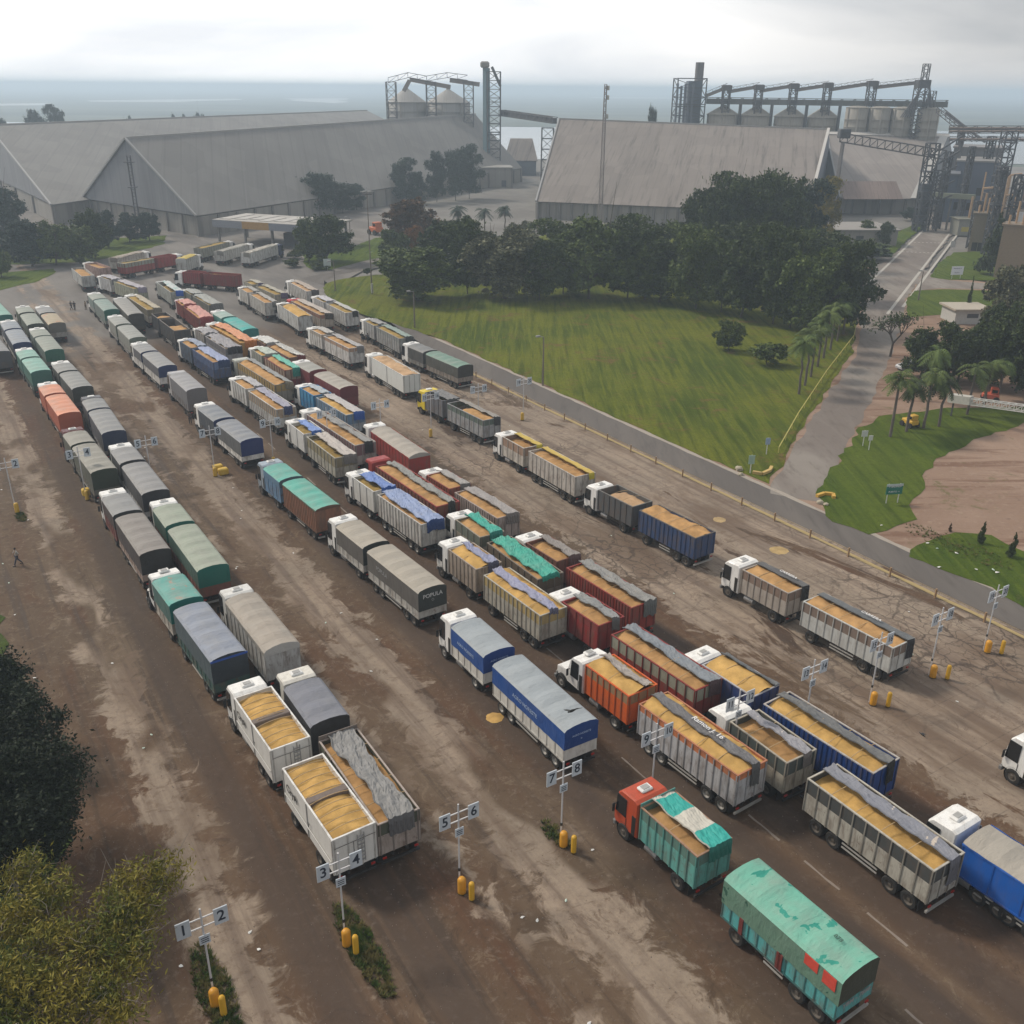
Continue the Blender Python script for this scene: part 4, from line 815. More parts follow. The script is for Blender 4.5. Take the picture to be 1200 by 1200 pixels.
# palms
_pp = {}
def palm(px, py, top, label, tone='mid', group=None, wpx=34, droop=1.0):
    p = G(px, py); lo, hi = 1, 30
    for _ in range(30):
        md = (lo + hi) / 2; v = Vector((p.x, p.y, md)) - Vector((0, 0, H)); yy = 600 - CF * v.dot(UP) / v.dot(FWD)
        if yy > top: lo = md
        else: hi = md
    h = lo * .86; fl = wpx * (p - Vector((0, 0, H))).length / CF * .62
    key = (round(h), round(fl, 1), tone)
    if key not in _pp:
        rs = np.random.RandomState(len(_pp) + 5); m = MB(); prev = Vector((0, 0, 0))
        for k in range(1, 7): q = Vector((.06 * k * rs.uniform(-.5, 1), 0, h * k / 6)); m.bar(prev, q, .42 - k * .02, n=8, w2=.40 - k * .02); prev = q
        tm = m.mesh('trunk', flat((0.12, 0.10, 0.085), .9)); f = MB()
        for k in range(26):
            a = rs.uniform(0, 6.28); e = rs.uniform(-.5, 1.25); d = Vector((math.cos(a) * math.cos(e), math.sin(a) * math.cos(e), math.sin(e))); c = prev.copy(); sd_ = Vector((-math.sin(a), math.cos(a), 0)); ln = fl * rs.uniform(.8, 1.15)
            for s in range(9):
                nd = (d + Vector((0, 0, -.26 * droop * s ** .8))).normalized(); c2 = c + nd * ln / 9
                for sg in (-1, 1):
                    for q in (0, .5):
                        b = c.lerp(c2, q); lw = fl * .26 * math.sin(.35 + s * .31); tp = b + sd_ * sg * lw + nd * lw * .5 + Vector((0, 0, -lw * .45)); f.add([b, c2.lerp(b, .35), tp], [(0, 1, 2)])
                f.bar(c, c2, .05, n=3); c = c2
        cm = f.mesh('crown', LF[tone]); _pp[key] = (tm, cm)
    rt = empty('palm_tree', p, random.uniform(0, 6), label, 'palm tree', group); tm, cm = _pp[key]; link('trunk', tm, rt); link('crown', cm, rt); return rt
for i, (px, py, top) in enumerate(((936, 462, 392), (943, 452, 384), (950, 442, 378), (958, 430, 372), (965, 420, 366), (973, 410, 358), (981, 400, 354), (988, 392, 350))):
    palm(px, py, top, '%s palm, counting away from the photographer, of the row beside the side road' % ('nearest', 'second', 'third', 'fourth', 'fifth', 'sixth', 'seventh', 'farthest')[i], 'mid' if i % 3 else 'light', 'row of palms beside the side road', 34 - i)
for i, (px, py, top, tn) in enumerate(((1043, 512, 432, 'mid'), (1062, 506, 442, 'dark'), (1082, 502, 430, 'mid'), (1088, 470, 402, 'light'), (1100, 500, 440, 'dark'), (1133, 486, 425, 'mid'), (1152, 478, 422, 'mid'), (1168, 470, 424, 'light'))):
    palm(px, py, top, '%s of the palms on the grass corner right of the side road' % ORD[i], tn, 'palms on the right grass corner', 38, 1.25)
T(1185, 445, 400, 30, 'round', 'yellow', 'bright yellow-green shrub under the trees at the right'); T(1130, 440, 405, 20, 'bush', 'light', 'bright green shrub between the palms and dark trees', 'bush', cat='bush')
for i, (px, py, top) in enumerate(((538, 282, 240), (568, 280, 244), (592, 282, 240))): palm(px, py, top, '%s of the three small palms behind the grove' % ('left', 'middle', 'right')[i], 'blue', 'small palms behind the grove', 20)
# ---- near trees at the lower left
def near_crown(name, label, base, blobs, n_, size, tone, trunk_r, seed, bark=BARK, elong=2.0, droop=.2, twigs=0):
    rs = np.random.RandomState(seed); rt = empty(name, base, 0, label, 'tree'); pts = []
    for (x, y, z, r, rz) in blobs:
        nc = int(10 + r * r * 9); d = rs.normal(size=(nc, 3)); d /= np.linalg.norm(d, axis=1)[:, None]; cc = d * np.array([r, r, rz]) * rs.uniform(.4, 1.0, (nc, 1)) + np.array([x, y, z]); k = int(n_ * r * r / sum(b[3] ** 2 for b in blobs) / nc) + 1
        for c in cc: pts.append(c + rs.normal(size=(k, 3)) * np.array([.34, .34, .24]) * rs.uniform(.6, 1.5))
    pts = np.concatenate(pts); pts = pts[pts[:, 2] > .8]; me = leaf_cloud('crown', pts, size, rs, elong, droop); me.materials.append(LF[tone]); link('crown', me, rt)
    m = MB(); top = Vector((blobs[0][0] * .3, blobs[0][1] * .3, blobs[0][2] * .35)); m.bar((0, 0, -.1), top, trunk_r, n=8, w2=trunk_r * .8)
    for b in blobs: limbs(m, top, [Vector(b[:3]) + Vector((rs.normal(), rs.normal(), rs.normal() * .4)) * b[3] * .5 for _ in range(3)], trunk_r * .6, rs, .07)
    m.build('trunk', bark, rt); 
    if twigs:
        m = MB()
        for _ in range(twigs):
            b = blobs[rs.randint(len(blobs))]; a = Vector(b[:3]) + Vector(rs.normal(size=3)) * b[3] * .4; d = Vector((rs.normal(), rs.normal(), rs.normal() * .3 + .3)).normalized()
            prev = a
            for s in range(5): q = prev + (d + Vector(rs.normal(size=3)) * .35).normalized() * b[3] * .17; m.bar(prev, q, .035 * (1 - s * .15), n=3); prev = q
        m.build('twigs', BARKL, rt)
    return rt
def BL(c, *rows): return [tuple(G(px, py, z) - c)[:2] + (z, r, rz) for px, py, z, r, rz in rows]
c = G(18, 1015, 0); near_crown('dark_tree', 'large very dark conifer-like tree at the left edge beside the yard', c, BL(c, (30, 860, 6.5, 2.2, 2.2), (62, 900, 6.0, 1.7, 1.8), (20, 920, 7.0, 2.4, 2.4), (70, 935, 5.6, 1.5, 1.6), (40, 965, 6.0, 2.1, 2.2), (5, 975, 6.2, 2.4, 2.4), (-40, 880, 7, 2.8, 2.8), (-50, 960, 6.5, 2.8, 2.8), (25, 990, 4.4, 1.9, 1.8), (-10, 1000, 3.6, 2.4, 2)), 85000, .13, 'fir', .5, 2)
c = G(-14, 850, 0); near_crown('dark_tree', 'smaller dark tree behind the large dark one at the left edge', c, BL(c, (5, 800, 4.6, 1.5, 1.6), (20, 825, 4.4, 1.5, 1.5), (-20, 800, 5, 2.2, 2.1), (-20, 840, 3.6, 2, 2)), 26000, .13, 'fir', .35, 5)
c = G(60, 1395, 0); near_crown('willow_tree', 'feathery yellow-green tree in the bottom left corner', c, BL(c, (30, 1025, 8.6, 1.1, 1.0), (60, 1050, 8.4, 1.2, 1.1), (12, 1080, 8.4, 1.4, 1.2), (60, 1110, 8.2, 1.4, 1.2), (160, 1030, 8.4, 1.0, .8), (192, 1022, 8.2, .9, .7), (140, 1065, 8.2, 1.2, 1.0), (166, 1075, 7.9, 1.0, .9), (120, 1115, 7.9, 1.3, 1.1), (148, 1120, 7.7, 1.1, 1.0), (100, 1165, 7.8, 1.3, 1.1), (40, 1165, 8.0, 1.5, 1.2), (0, 1150, 8.2, 1.5, 1.2), (140, 1180, 7.4, 1.0, .9), (60, 1230, 7.4, 1.6, 1.3), (-30, 1210, 7.6, 1.8, 1.5)), 31000, .072, 'willow', .42, 9, BARKL, 3.8, .5, 190)
m = MB(); rt = empty('dead_branch', G(20, 1290, 0), 0, 'spray of bare pale branches in front of the yellow-green tree, lowest left', 'branch'); O = rt.location.copy(); rs = np.random.RandomState(8); b0 = G(20, 1200, 8.6)
m.bar((0, 0, 0), b0 - O, .22, n=6, w2=.12)
for k in range(26):
    t_ = G(rs.uniform(30, 140), rs.uniform(1085, 1185), 9.2 + rs.uniform(-.5, .5)); pv = b0
    for s_ in range(1, 6): q_ = b0.lerp(t_, s_ / 5) + Vector(rs.normal(size=3)) * .07; m.bar(pv, q_, .035 * (1.1 - s_ * .17), n=4); pv = q_
m.build('branches', flat((0.34, 0.29, 0.24), .9), rt)
# ------------------------------------------------------------------ lorries and trailers
WD = 2.6
def wheel_meshes():
    out = {}
    for nm, w in (('single', .30), ('dual', .58)):
        r = .53; h = w / 2
        t = MB(); t.lathe([(r * .58, -h), (r * .90, -h), (r, -h * .7), (r, h * .7), (r * .90, h), (r * .58, h)], 22, 0, 'X'); t.lathe([(r * .58, -h), (r * .58, h)], 22, 0, 'X')
        rm = MB(); q = h - (.04 if nm == 'single' else .13)
        for s in (-1, 1): rm.lathe([(r * .57, s * (h - .005)), (r * .5, s * (h - .03)), (r * .42, s * q), (r * .24, s * q), (r * .2, s * (q + .07)), (0.001, s * (q + .07))], 18, 0, 'X')
        both = MB(); both.v = t.v + rm.v; both.f = t.f + [tuple(i + len(t.v) for i in f) for f in rm.f]; both.m = [0] * len(t.f) + [1] * len(rm.f)
        out[nm] = (t.mesh('tyre', TYRE), rm.mesh('rim', RIM), rm.mesh('rim', RIMD), both.mesh('wheel', [TYRE, RIM]), both.mesh('wheel', [TYRE, RIMD]))
    return out
WH = wheel_meshes()
def wheel(par, x, y, kind, near, bright):
    t, rb, rd, fb, fd = WH[kind]
    if near: o = link('wheel', t, par, (x, y, .53)); link('rim', rb if bright else rd, o)
    else: o = link('wheel', fb if bright else fd, par, (x, y, .53))
def axles(par, ys, near, bright, steer=()):
    for y in ys:
        k = 'single' if y in steer else 'dual'; x = WD / 2 - (.17 if k == 'single' else .31)
        for s in (-1, 1): wheel(par, s * x, y, k, near, bright)
        MB().bar((-x, y, .53), (x, y, .53), .16).build('axle', CHAS, par)
def sgn(rs, n, a): return [a * rs.uniform(-1, 1) for _ in range(n)]
GR = {'y': (0.53, 0.33, 0.11), 'o': (0.47, 0.275, 0.115), 'g': (0.36, 0.245, 0.075), 'p': (0.50, 0.33, 0.19)}
def cargo(par, Lb, zt, st, near, rs):
    """box of a lorry or trailer: floor at 1.15 m; covered ('c') or open ('o')"""
    z0 = 1.15; h = WD / 2; fr = st.get('fr', .45); bc = st['b']; ribs = st.get('ribs', .95); ym = Lb / 2
    bm_ = paint(bc, .5, st.get('dirt', .62)); post = paint(dk(bc, st.get('pk', .7)), .55, .5)
    m = MB()
    if st['k'] == 'c':
        zb = z0 + (zt - z0) * fr
        m.box(-h, h, -ym, ym, z0, zb + .02); m.build('cargo_body', [bm_], par)
        body = par.children[-1] if False else [c for c in par.children if c.name.startswith('cargo_body')][-1]
        q = MB(); n_ = max(2, int(Lb / ribs))
        for i in range(n_ + 1):
            y = -ym + .04 + (Lb - .08) * i / n_
            for s in (-1, 1): q.box(min(s * h, s * (h + .035)), max(s * h, s * (h + .035)), y - .035, y + .035, z0, zb - .03)
        for s in (-1, 1): q.box(min(s * h, s * (h + .05)), max(s * h, s * (h + .05)), -ym, ym, z0 - .1, z0 + .0)
        q.build('stake', post, body)
        # canvas hood with a slightly arched, sagging roof
        ns = max(6, int(Lb / .45)); sec = []; e = .045
        for i in range(ns + 1):
            y = -ym - e + (Lb + 2 * e) * i / ns; sag = .055 * math.cos(2 * math.pi * i / ns * max(2, int(Lb / 1.6))) + rs.uniform(-.012, .012); j = lambda a: rs.uniform(-a, a)
            lo = zb - st.get('drop', .12) - abs(j(.10)); arch = st.get('arch', .11)
            sec.append([(-h - e, y, lo), (-h - e - j(.03), y, (zb + zt) / 2), (-h - e, y, zt - .16), (-h + .13, y, zt - .02 + sag * .5), (-h * .5, y, zt + arch * .6 + sag), (0, y, zt + arch + sag), (h * .5, y, zt + arch * .6 + sag), (h - .13, y, zt - .02 + sag * .5), (h + e, y, zt - .16), (h + e + j(.03), y, (zb + zt) / 2), (h + e, y, lo)])
        v = [p for s_ in sec for p in s_]; k = 11; f = []; mi = []
        for i in range(ns):
            for a in range(k - 1):
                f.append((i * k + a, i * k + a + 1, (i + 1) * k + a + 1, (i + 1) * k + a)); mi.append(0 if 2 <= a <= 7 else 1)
        f.append(tuple(range(k))[::-1]); mi.append(2); f.append(tuple(ns * k + a for a in range(k))); mi.append(2)
        t = MB(); t.v = v; t.f = f; t.m = mi
        sd = round(rs.uniform(0, 9), 1)
        o = t.build('tarpaulin', [tarpm(st['t'], st.get('dust', .45), st.get('patch'), sd if near else 0.0), tarpm(st['s'], .12, st.get('spatch'), 0.0), tarpm(st.get('r', st['s']), .05)], body)  # roof tone mixes dust, fading and painted sky sheen; back tone holds painted shade
    else:
        w = .07; fru = st.get('fru'); rim = st.get('rim', bc); g = st.get('g', 'y')
        zs = z0 + (zt - z0) * fru if fru else zt
        for x0, x1, y0, y1 in ((-h, -h + w, -ym, ym), (h - w, h, -ym, ym), (-h + w, h - w, -ym, -ym + w), (-h + w, h - w, ym - w, ym)): m.box(x0, x1, y0, y1, z0, zs)
        m.box(-h + w, h - w, -ym + w, ym - w, z0, z0 + .1)
        body = m.build('cargo_body', bm_, par)
        if fru:
            q = MB()
            for x0, x1, y0, y1 in ((-h + .01, -h + w - .01, -ym + .01, ym - .01), (h - w + .01, h - .01, -ym + .01, ym - .01), (-h + w, h - w, -ym + .01, -ym + w - .01), (-h + w, h - w, ym - w + .01, ym - .01)): q.box(x0, x1, y0, y1, zs + .003, zt - .05)
            q.build('upper_boards', paint(st['u'], .7, .4), body)
        q = MB(); n_ = max(2, int(Lb / ribs)); pw = .04 if ribs > .5 else .05
        for i in range(n_ + 1):
            y = -ym + pw + (Lb - 2 * pw) * i / n_
            for s in (-1, 1): q.box(min(s * h, s * (h + .05)), max(s * h, s * (h + .05)), y - pw, y + pw, z0, zt - .02)
        for i in range(4):
            x = -h + .12 + (WD - .24) * i / 3; q.box(x - .04, x + .04, -ym - .05, -ym, z0, zt - .02)
        q.build('stake', post, body)
        q = MB(); t_ = .06
        for x0, x1, y0, y1 in ((-h - .02, -h + w + .02, -ym - .02, ym + .02), (h - w - .02, h + .02, -ym - .02, ym + .02), (-h + w + .021, h - w - .021, -ym - .02, -ym + w + .02), (-h + w + .021, h - w - .021, ym - w - .02, ym + .02)): q.box(x0, x1, y0, y1, zt - .018, zt + .05)
        q.build('top_rail', paint(rim, .5, .4), body)
        if st.get('head'): MB().box(-h, h, ym + .005, ym + .06, zt, zt + st['head']).build('headboard', post, body)
        # load
        gl = st.get('gl', .22); nx, ny = 12, max(10, int(Lb / .35)); q = MB(); ph = rs.uniform(0, 6)
        empty_front = st.get('ef', 0)
        for j in range(ny + 1):
            for i in range(nx + 1):
                x = -h + w + (WD - 2 * w) * i / nx; y = -ym + w + (Lb - 2 * w) * j / ny; u = i / nx * 2 - 1
                z = zt - gl + .22 * (1 - u * u) * st.get('heap', .8) + .07 * math.sin(y * 1.1 + ph) + .05 * math.sin(y * 2.3 + u * 3 + ph) + .03 * math.sin(y * 4.7 - u * 5) + rs.uniform(-.012, .012)
                if empty_front and (y + ym) / Lb > 1 - empty_front: z -= min(1.1, ((y + ym) / Lb - 1 + empty_front) * Lb * .7)
                q.v.append((x, y, z))
        for j in range(ny):
            for i in range(nx): a = j * (nx + 1) + i; q.f.append((a, a + 1, a + nx + 2, a + nx + 1)); q.m.append(0)
        q.build('grain_load', grainm(GR[g]), body, True)
        if near:
            nb = max(2, int(Lb / st.get('bows', 1.6)))
            for i in range(1, nb):
                y = -ym + Lb * i / nb; q = MB(); pv = None
                for a in range(7):
                    u = a / 6 * 2 - 1; p = Vector((u * (h - .05), y, zt + .03 + .20 * (1 - u * u) * st.get('heap', .8))); 
                    if pv: q.bar(pv, p, .035)
                    pv = p
                q.build('roof_bow', paint((0.42, 0.30, 0.16), .6, .3), body)
        if st.get('mid'):
            MB().box(-h + w, h - w, -.28, .28, zt - .35, zt + .12, c=.05).build('cross_panel', paint((0.16, 0.13, 0.115), .6, .3), body)
        if st.get('tarp'):
            c, xl, xr = st['tarp'][:3]; nx, ny = 16, max(14, int(Lb / .22)); q = MB(); y0, y1 = -ym - .05, ym + .02
            if len(st['tarp']) > 3: y1 = -ym + Lb * st['tarp'][3]
            p1, p2 = rs.uniform(0, 6), rs.uniform(0, 6); amp = st.get('wr', 1.0)
            def X(y, s): return (xl - .12 + .07 * amp * math.sin(y * .7 + p1) + .06 * amp * math.sin(y * 2.3 + p2) + .035 * math.sin(y * 5.1)) if s < 0 else min(h + .1, xr + .08 * amp * math.sin(y * .8 + p2) + .05 * math.sin(y * 3.1))
            def Z(x, y, i, j): 
                u = x / h; zz = zt + .10 + .20 * (1 - u * u) * st.get('heap', .8)
                return zz + amp * .62 * (.20 * mnoise.noise(Vector((x * 2.6, y * .7, p1))) + .14 * abs(mnoise.noise(Vector((x * 4.5 + y * .8, y * 1.6, p2)))) + .07 * mnoise.noise(Vector((x * 9, y * 4, p1)))) + rs.uniform(-.014, .014)
            for j in range(ny + 1):
                y = y0 + (y1 - y0) * j / ny; a, b = X(y, -1), X(y, 1)
                for i in range(nx + 1): x = a + (b - a) * i / nx; q.v.append((x, y, Z(x, y, i, j)))
            for j in range(ny):
                for i in range(nx): a = j * (nx + 1) + i; q.f.append((a, a + 1, a + nx + 2, a + nx + 1)); q.m.append(0)
            fl = st.get('flap', 1.0)
            if fl:                          # rear flap hanging down the tailgate
                base = len(q.v); nz = 6
                for kz in range(1, nz + 1):
                    for i in range(nx + 1):
                        x, y, z = q.v[i]; q.v.append((x + (0 if kz < 2 else rs.uniform(-.03, .03)), y0 - .05 - .05 * math.sin(i * 2.1 + kz * .4) ** 2, z - .12 - fl * kz / nz))
                for kz in range(nz):
                    for i in range(nx):
                        a = (i if kz == 0 else base + (kz - 1) * (nx + 1) + i); b = base + kz * (nx + 1) + i; q.f.append((b, b + 1, a + 1, a)); q.m.append(1)
            rc = st.get('flapc', dk(c, .45)); o = q.build('tarpaulin', [tarpm(c, st.get('tdust', .25), st.get('tpatch'), 0.0, st.get('band', 0.0)), tarpm(rc, .05)], body); thick(o, .03)  # default flap colour is the cloth darkened: rear shade put into colour
            if near:                        # rolled-up edge along the cloth
                q = MB(); pv = None
                for j in range(0, ny + 1, 1):
                    y = y0 + (y1 - y0) * j / ny; x = X(y, -1); p = Vector((x, y, Z(x, y, 0, j) + .02)); 
                    if pv: q.bar(pv, p, .09, n=6)
                    pv = p
                q.build('hem', tarpm(dk(c, .7), .1), o)
    return body
def chassis(par, y0, y1, rear, near, guard=True, gy=None, lightbar=True, bump=CHAS):
    m = MB()
    for s in (-.45, .45): m.box(s - .06, s + .06, y0, y1, .82, 1.08)
    for k in range(int((y1 - y0) / 1.1)): m.box(-1.2, 1.2, y0 + .3 + k * 1.1, y0 + .4 + k * 1.1, 1.0, 1.14)
    m.build('chassis', CHAS, par)
    MB().box(-1.2, 1.2, rear - .06, rear + .06, .48, .62).build('rear_bumper', bump, par)
    for s in (-1, 1):
        MB().box(s * 1.0 - .12, s * 1.0 + .12, rear - .08, rear - .01, .84, .95).build('tail_light', REDL, par)
        MB().box(s * 1.0 - .26, s * 1.0 + .26, rear + .42, rear + .46, .25, .98).build('mudflap', BLK, par)
    if guard and gy:
        for s in (-1, 1):
            m = MB()
            for z in (.55, .82): m.box(s * 1.22 - .025, s * 1.22 + .025, gy[0], gy[1], z, z + .09)
            m.build('side_guard', st_guard if False else flat((0.36, 0.35, 0.33), .5), par)
def lighter(c): return tuple(min(.8, x * 1.15) for x in c)
def cab(par, yr, c, near, kind='flat', hgt=2.75, spoiler=True, rs=None):
    """cab-over ('flat') or bonneted ('nose') cab; yr = y of its rear wall; returns front y"""
    pm = paint(c, .32, .22); w = 1.22; hgt += .38
    if kind == 'flat':
        l = 2.0; prof = [(0, .75), (l - .12, .75), (l, 1.0), (l, 1.55), (l - .22, hgt - .25), (l - .5, hgt + .05), (.25, hgt + .12), (0, hgt)]
    else:
        l = 3.3; prof = [(0, .75), (l - .15, .75), (l, .95), (l - .03, 1.45), (l - .35, 1.68), (l - 1.45, 1.82), (l - 1.85, hgt - .28), (l - 2.1, hgt - .03), (.2, hgt + .08), (0, hgt)]
    def sh(k): 
        cy = sum(p[0] for p in prof) / len(prof); cz = sum(p[1] for p in prof) / len(prof); return [(cy + (y - cy) * k, cz + (z - cz) * k) for y, z in prof]
    m = MB(); n_ = len(prof)
    wf = lambda y, xx: xx * (.86 if (kind == 'nose' and y > l - 1.3) else 1.0)
    rings = [(-w, .93), (-w + .09, 1.0), (w - .09, 1.0), (w, .93)]
    for x, k in rings: m.v += [(wf(y, x) * (1 if z < 1.7 else .965), yr + y, z) for y, z in sh(k)]
    for r in range(3):
        for i in range(n_): a = r * n_ + i; b = r * n_ + (i + 1) % n_; m.f.append((a, b, b + n_, a + n_)); m.m.append(0)
    m.f.append(tuple(range(n_))[::-1]); m.f.append(tuple(3 * n_ + i for i in range(n_))); m.m += [0, 0]
    cb = m.build('cab', pm, par, False)
    # glass
    if kind == 'flat': wa, wb = (l + .004, 1.62), (l - .19, hgt - .29); s0, s1 = l - 1.05, l - .22
    else: wa, wb = (l - 1.43, 1.86), (l - 1.82, hgt - .30); s0, s1 = .55, l - 1.95
    MB().add([(-w + .14, yr + wa[0] + .012, wa[1]), (w - .14, yr + wa[0] + .012, wa[1]), (w - .2, yr + wb[0] + .02, wb[1]), (-w + .2, yr + wb[0] + .02, wb[1]), (-w + .14, yr + wa[0] - .05, wa[1]), (w - .14, yr + wa[0] - .05, wa[1]), (w - .2, yr + wb[0] - .05, wb[1]), (-w + .2, yr + wb[0] - .05, wb[1])],
             [(0, 3, 2, 1), (4, 5, 6, 7), (0, 1, 5, 4), (3, 7, 6, 2), (0, 4, 7, 3), (1, 2, 6, 5)]).build('windscreen', GLASS, cb)
    for s in (-1, 1):
        x = s * (w * .985); m = MB(); pts = [(yr + s0, 1.62), (yr + s1 + .1, 1.62), (yr + s1 - .02, hgt - .32), (yr + s0, hgt - .32)]
        m.add([(x - .03, y, z) for y, z in pts] + [(x + .03, y, z) for y, z in pts], [(0, 1, 2, 3), (7, 6, 5, 4), (0, 4, 5, 1), (1, 5, 6, 2), (2, 6, 7, 3), (3, 7, 4, 0)]); m.build('side_window', GLASS, cb)
        if near:
            MB().box(x - .035, x + .035, yr + s0 - .05, yr + s0 - .02, .95, 1.6).build('door_seam', BLK, cb)
            MB().box(x - .02 if s < 0 else x - .02, x + .02, yr + .1, yr + .42, .85, 2.2).build('side_vent', BLK, cb)
        ym_ = yr + (l - .15 if kind == 'flat' else l - 1.75)
        MB().box(min(s * (w + .06), s * (w + .26)), max(s * (w + .06), s * (w + .26)), ym_, ym_ + .09, 1.55, 2.15, c=.03).bar((s * w * .95, ym_, 2.1), (s * (w + .12), ym_ + .03, 2.1), .04).build('mirror', BLK, cb)
        MB().box(s * .85 - .2, s * .85 + .2, yr + l - .02, yr + l + .06, .72, .95, c=.02).build('headlight', LGREY, cb)
        # wheel-arch
        fy = yr + (l - .95 if kind == 'flat' else l - .85); MB().lathe([(.62, s * .82), (.62, s * 1.235)], 18, 0, 'X', (0, fy, .55)).build('wheel_arch', BLK, cb)
    MB().box(-w, w, yr + l - .16, yr + l + .1, .42, .76, c=.05).build('bumper', flat((0.16, 0.16, 0.16)) if near else CHAS, cb)
    MB().box(-.75, .75, yr + l - .01, yr + l + .03, .98, 1.42).build('grille', BLK, cb)
    if spoiler:
        MB().box(-.42, .42, yr + .5, yr + 1.1, hgt + .06, hgt + .26, c=.07).build('roof_air_unit', WHITE, cb)
        if near: MB().box(-.25, .25, yr + .62, yr + .98, hgt + .255, hgt + .29, c=.01).build('vent_grille', flat((0.35, 0.35, 0.34)), cb)
    if near: MB().bar((w - .25, yr - .12, 1.0), (w - .25, yr - .12, 3.1), .12, n=8).build('exhaust_stack', flat((0.2, 0.2, 0.2), .4, .6), cb)
    fy = yr + (l - .95 if kind == 'flat' else l - .85)
    return yr + l, fy
NEAR_D = 112
def rig(pts, d, t=None, cab_c=(0.78, 0.78, 0.76), cabk='flat', hgt=2.75, cab_on=True, semi=False, z=3.55, st=None, st2=None, az=None, spoiler=True, bright=False, group='grain lorries parked in rows', free=False, name='grain_truck', tname='grain_trailer', guard=True, minL=None, texts=None):
    """pts: photo positions of front-top and rear-top middles of each box, front box first"""
    hgt = max(hgt, z - .42 if st['k'] == 'c' else z - .55)
    rs = random.Random(int(pts[0][0] * 13 + pts[0][1] * 7)); P = [G(x, y, z) for x, y in pts]
    for p in P: p.z = 0
    ax = (P[0] - P[-1]).normalized(); a = math.atan2(-ax.x, ax.y)
    if not free:
        dv = a - LA; a = LA + max(-R(3.0), min(R(3.0), dv)); ax = Vector((-math.sin(a), math.cos(a), 0))
    if az is not None: a = R(az); ax = Vector((-math.sin(a), math.cos(a), 0))
    C = sum(P, Vector()) / len(P); S = [(p - C).dot(ax) for p in P]; near = C.length < NEAR_D
    out = []
    for bi in range(len(pts) // 2):
        f, r = S[2 * bi], S[2 * bi + 1]; Lb = f - r
        lim = (4.6, 7.8) if (bi == 0 and len(pts) > 2) else (7.2, 10.4) if not semi and len(pts) > 2 else (4.5, 14.5)
        if Lb < lim[0]: 
            if bi == 0: f = r + lim[0]
            else: r = f - lim[0]
        if Lb > lim[1]:
            if bi == 0: r = f - lim[1]
            else: f = r + lim[1]
        S[2 * bi], S[2 * bi + 1] = f, r
    if len(S) == 4:                          # keep a real gap between lorry and trailer
        g = S[1] - S[2]
        if g < .9: S[1] = min(S[0] - 4.4, S[1] + (.9 - g)); 
        if S[1] - S[2] < .7:
            k = .9 - (S[1] - S[2]); S[2] -= k; S[3] -= k * .4
    for bi in range(len(pts) // 2):
        f, r = S[2 * bi], S[2 * bi + 1]; Lb = f - r; c = C + ax * ((f + r) / 2); s_ = st if bi == 0 else (st2 or st); ym = Lb / 2; zb = z if bi == 0 else s_.get('z', z)
        if bi == 0:
            rt = empty(name, (c.x, c.y, 0), a, d, 'lorry', group); body = cargo(rt, Lb, s_.get('z', z), s_, near, rs)
            if semi:
                yr = ym + .15 if Lb < 12 else ym - .0 + .3
                chassis(rt, -ym, ym - .4, -ym, near, guard, (-ym + 4.4, ym - 4.0))
                fy_cab = yr
                if cab_on:
                    fr_, fw = cab(rt, yr + .35 + (.5 if Lb > 8 else 0), cab_c, near, cabk, hgt, spoiler); MB().box(-.5, .5, ym - 3.6, yr + 1.4, .7, 1.0).build('tractor_chassis', CHAS, rt); ax_ = [fw, ym - 1.4, ym - 2.6]
                    for s in (-1, 1): MB().lathe([(.01, -.55), (.33, -.55), (.33, .55), (.01, .55)], 16, 0, 'Y', (s * .95, yr - .75 + .3, .72)).build('fuel_tank', STEEL, rt)
                else: ax_ = [ym - 1.4]; fw = None
                ax_ += [-ym + 1.1, -ym + 2.4] + ([-ym + 3.7] if Lb > 10.5 else []); axles(rt, ax_, near, bright, (fw,))
            else:
                chassis(rt, -ym, ym + .3, -ym, near, False)
                axs = [-ym + 1.35] + ([-ym + 2.65] if Lb > 6.6 else [])
                if cab_on:
                    fr_, fw = cab(rt, ym + .38, cab_c, near, cabk, hgt, spoiler); axs.append(fw); MB().box(-.5, .5, ym - .3, fr_ - .4, .62, .9).build('engine_frame', CHAS, rt)
                    for s in (-1, 1): MB().lathe([(.01, -.5), (.30, -.5), (.30, .5), (.01, .5)], 14, 0, 'Y', (s * .92, ym - .9, .72)).build('fuel_tank', STEEL if near else CHAS, rt)
                axles(rt, axs, near, bright, (axs[-1],) if cab_on else ())
        else:
            rt = empty(tname, (c.x, c.y, 0), a, t, 'trailer', group.replace('lorries', 'trailers')); body = cargo(rt, Lb, s_.get('z', z), s_, near, rs)
            chassis(rt, -ym, ym, -ym, near, guard, (-ym + 3.2, ym - 3.0), bump=flat((0.3, 0.29, 0.27)) if rs.random() < .4 else CHAS)
            axs = [ym - 1.1] + ([ym - 2.35] if Lb > 8.6 else []) + [-ym + 1.05, -ym + 2.3]; axles(rt, axs, near, bright)
            MB().bar((-.35, ym - .2, .8), (0, ym + 1.3, .72), .12).bar((.35, ym - .2, .8), (0, ym + 1.3, .72), .12).build('drawbar', CHAS, rt)
        rt['Lb'] = round(Lb, 2); out.append((rt, body, Lb, s_.get('z', z)))
    return out
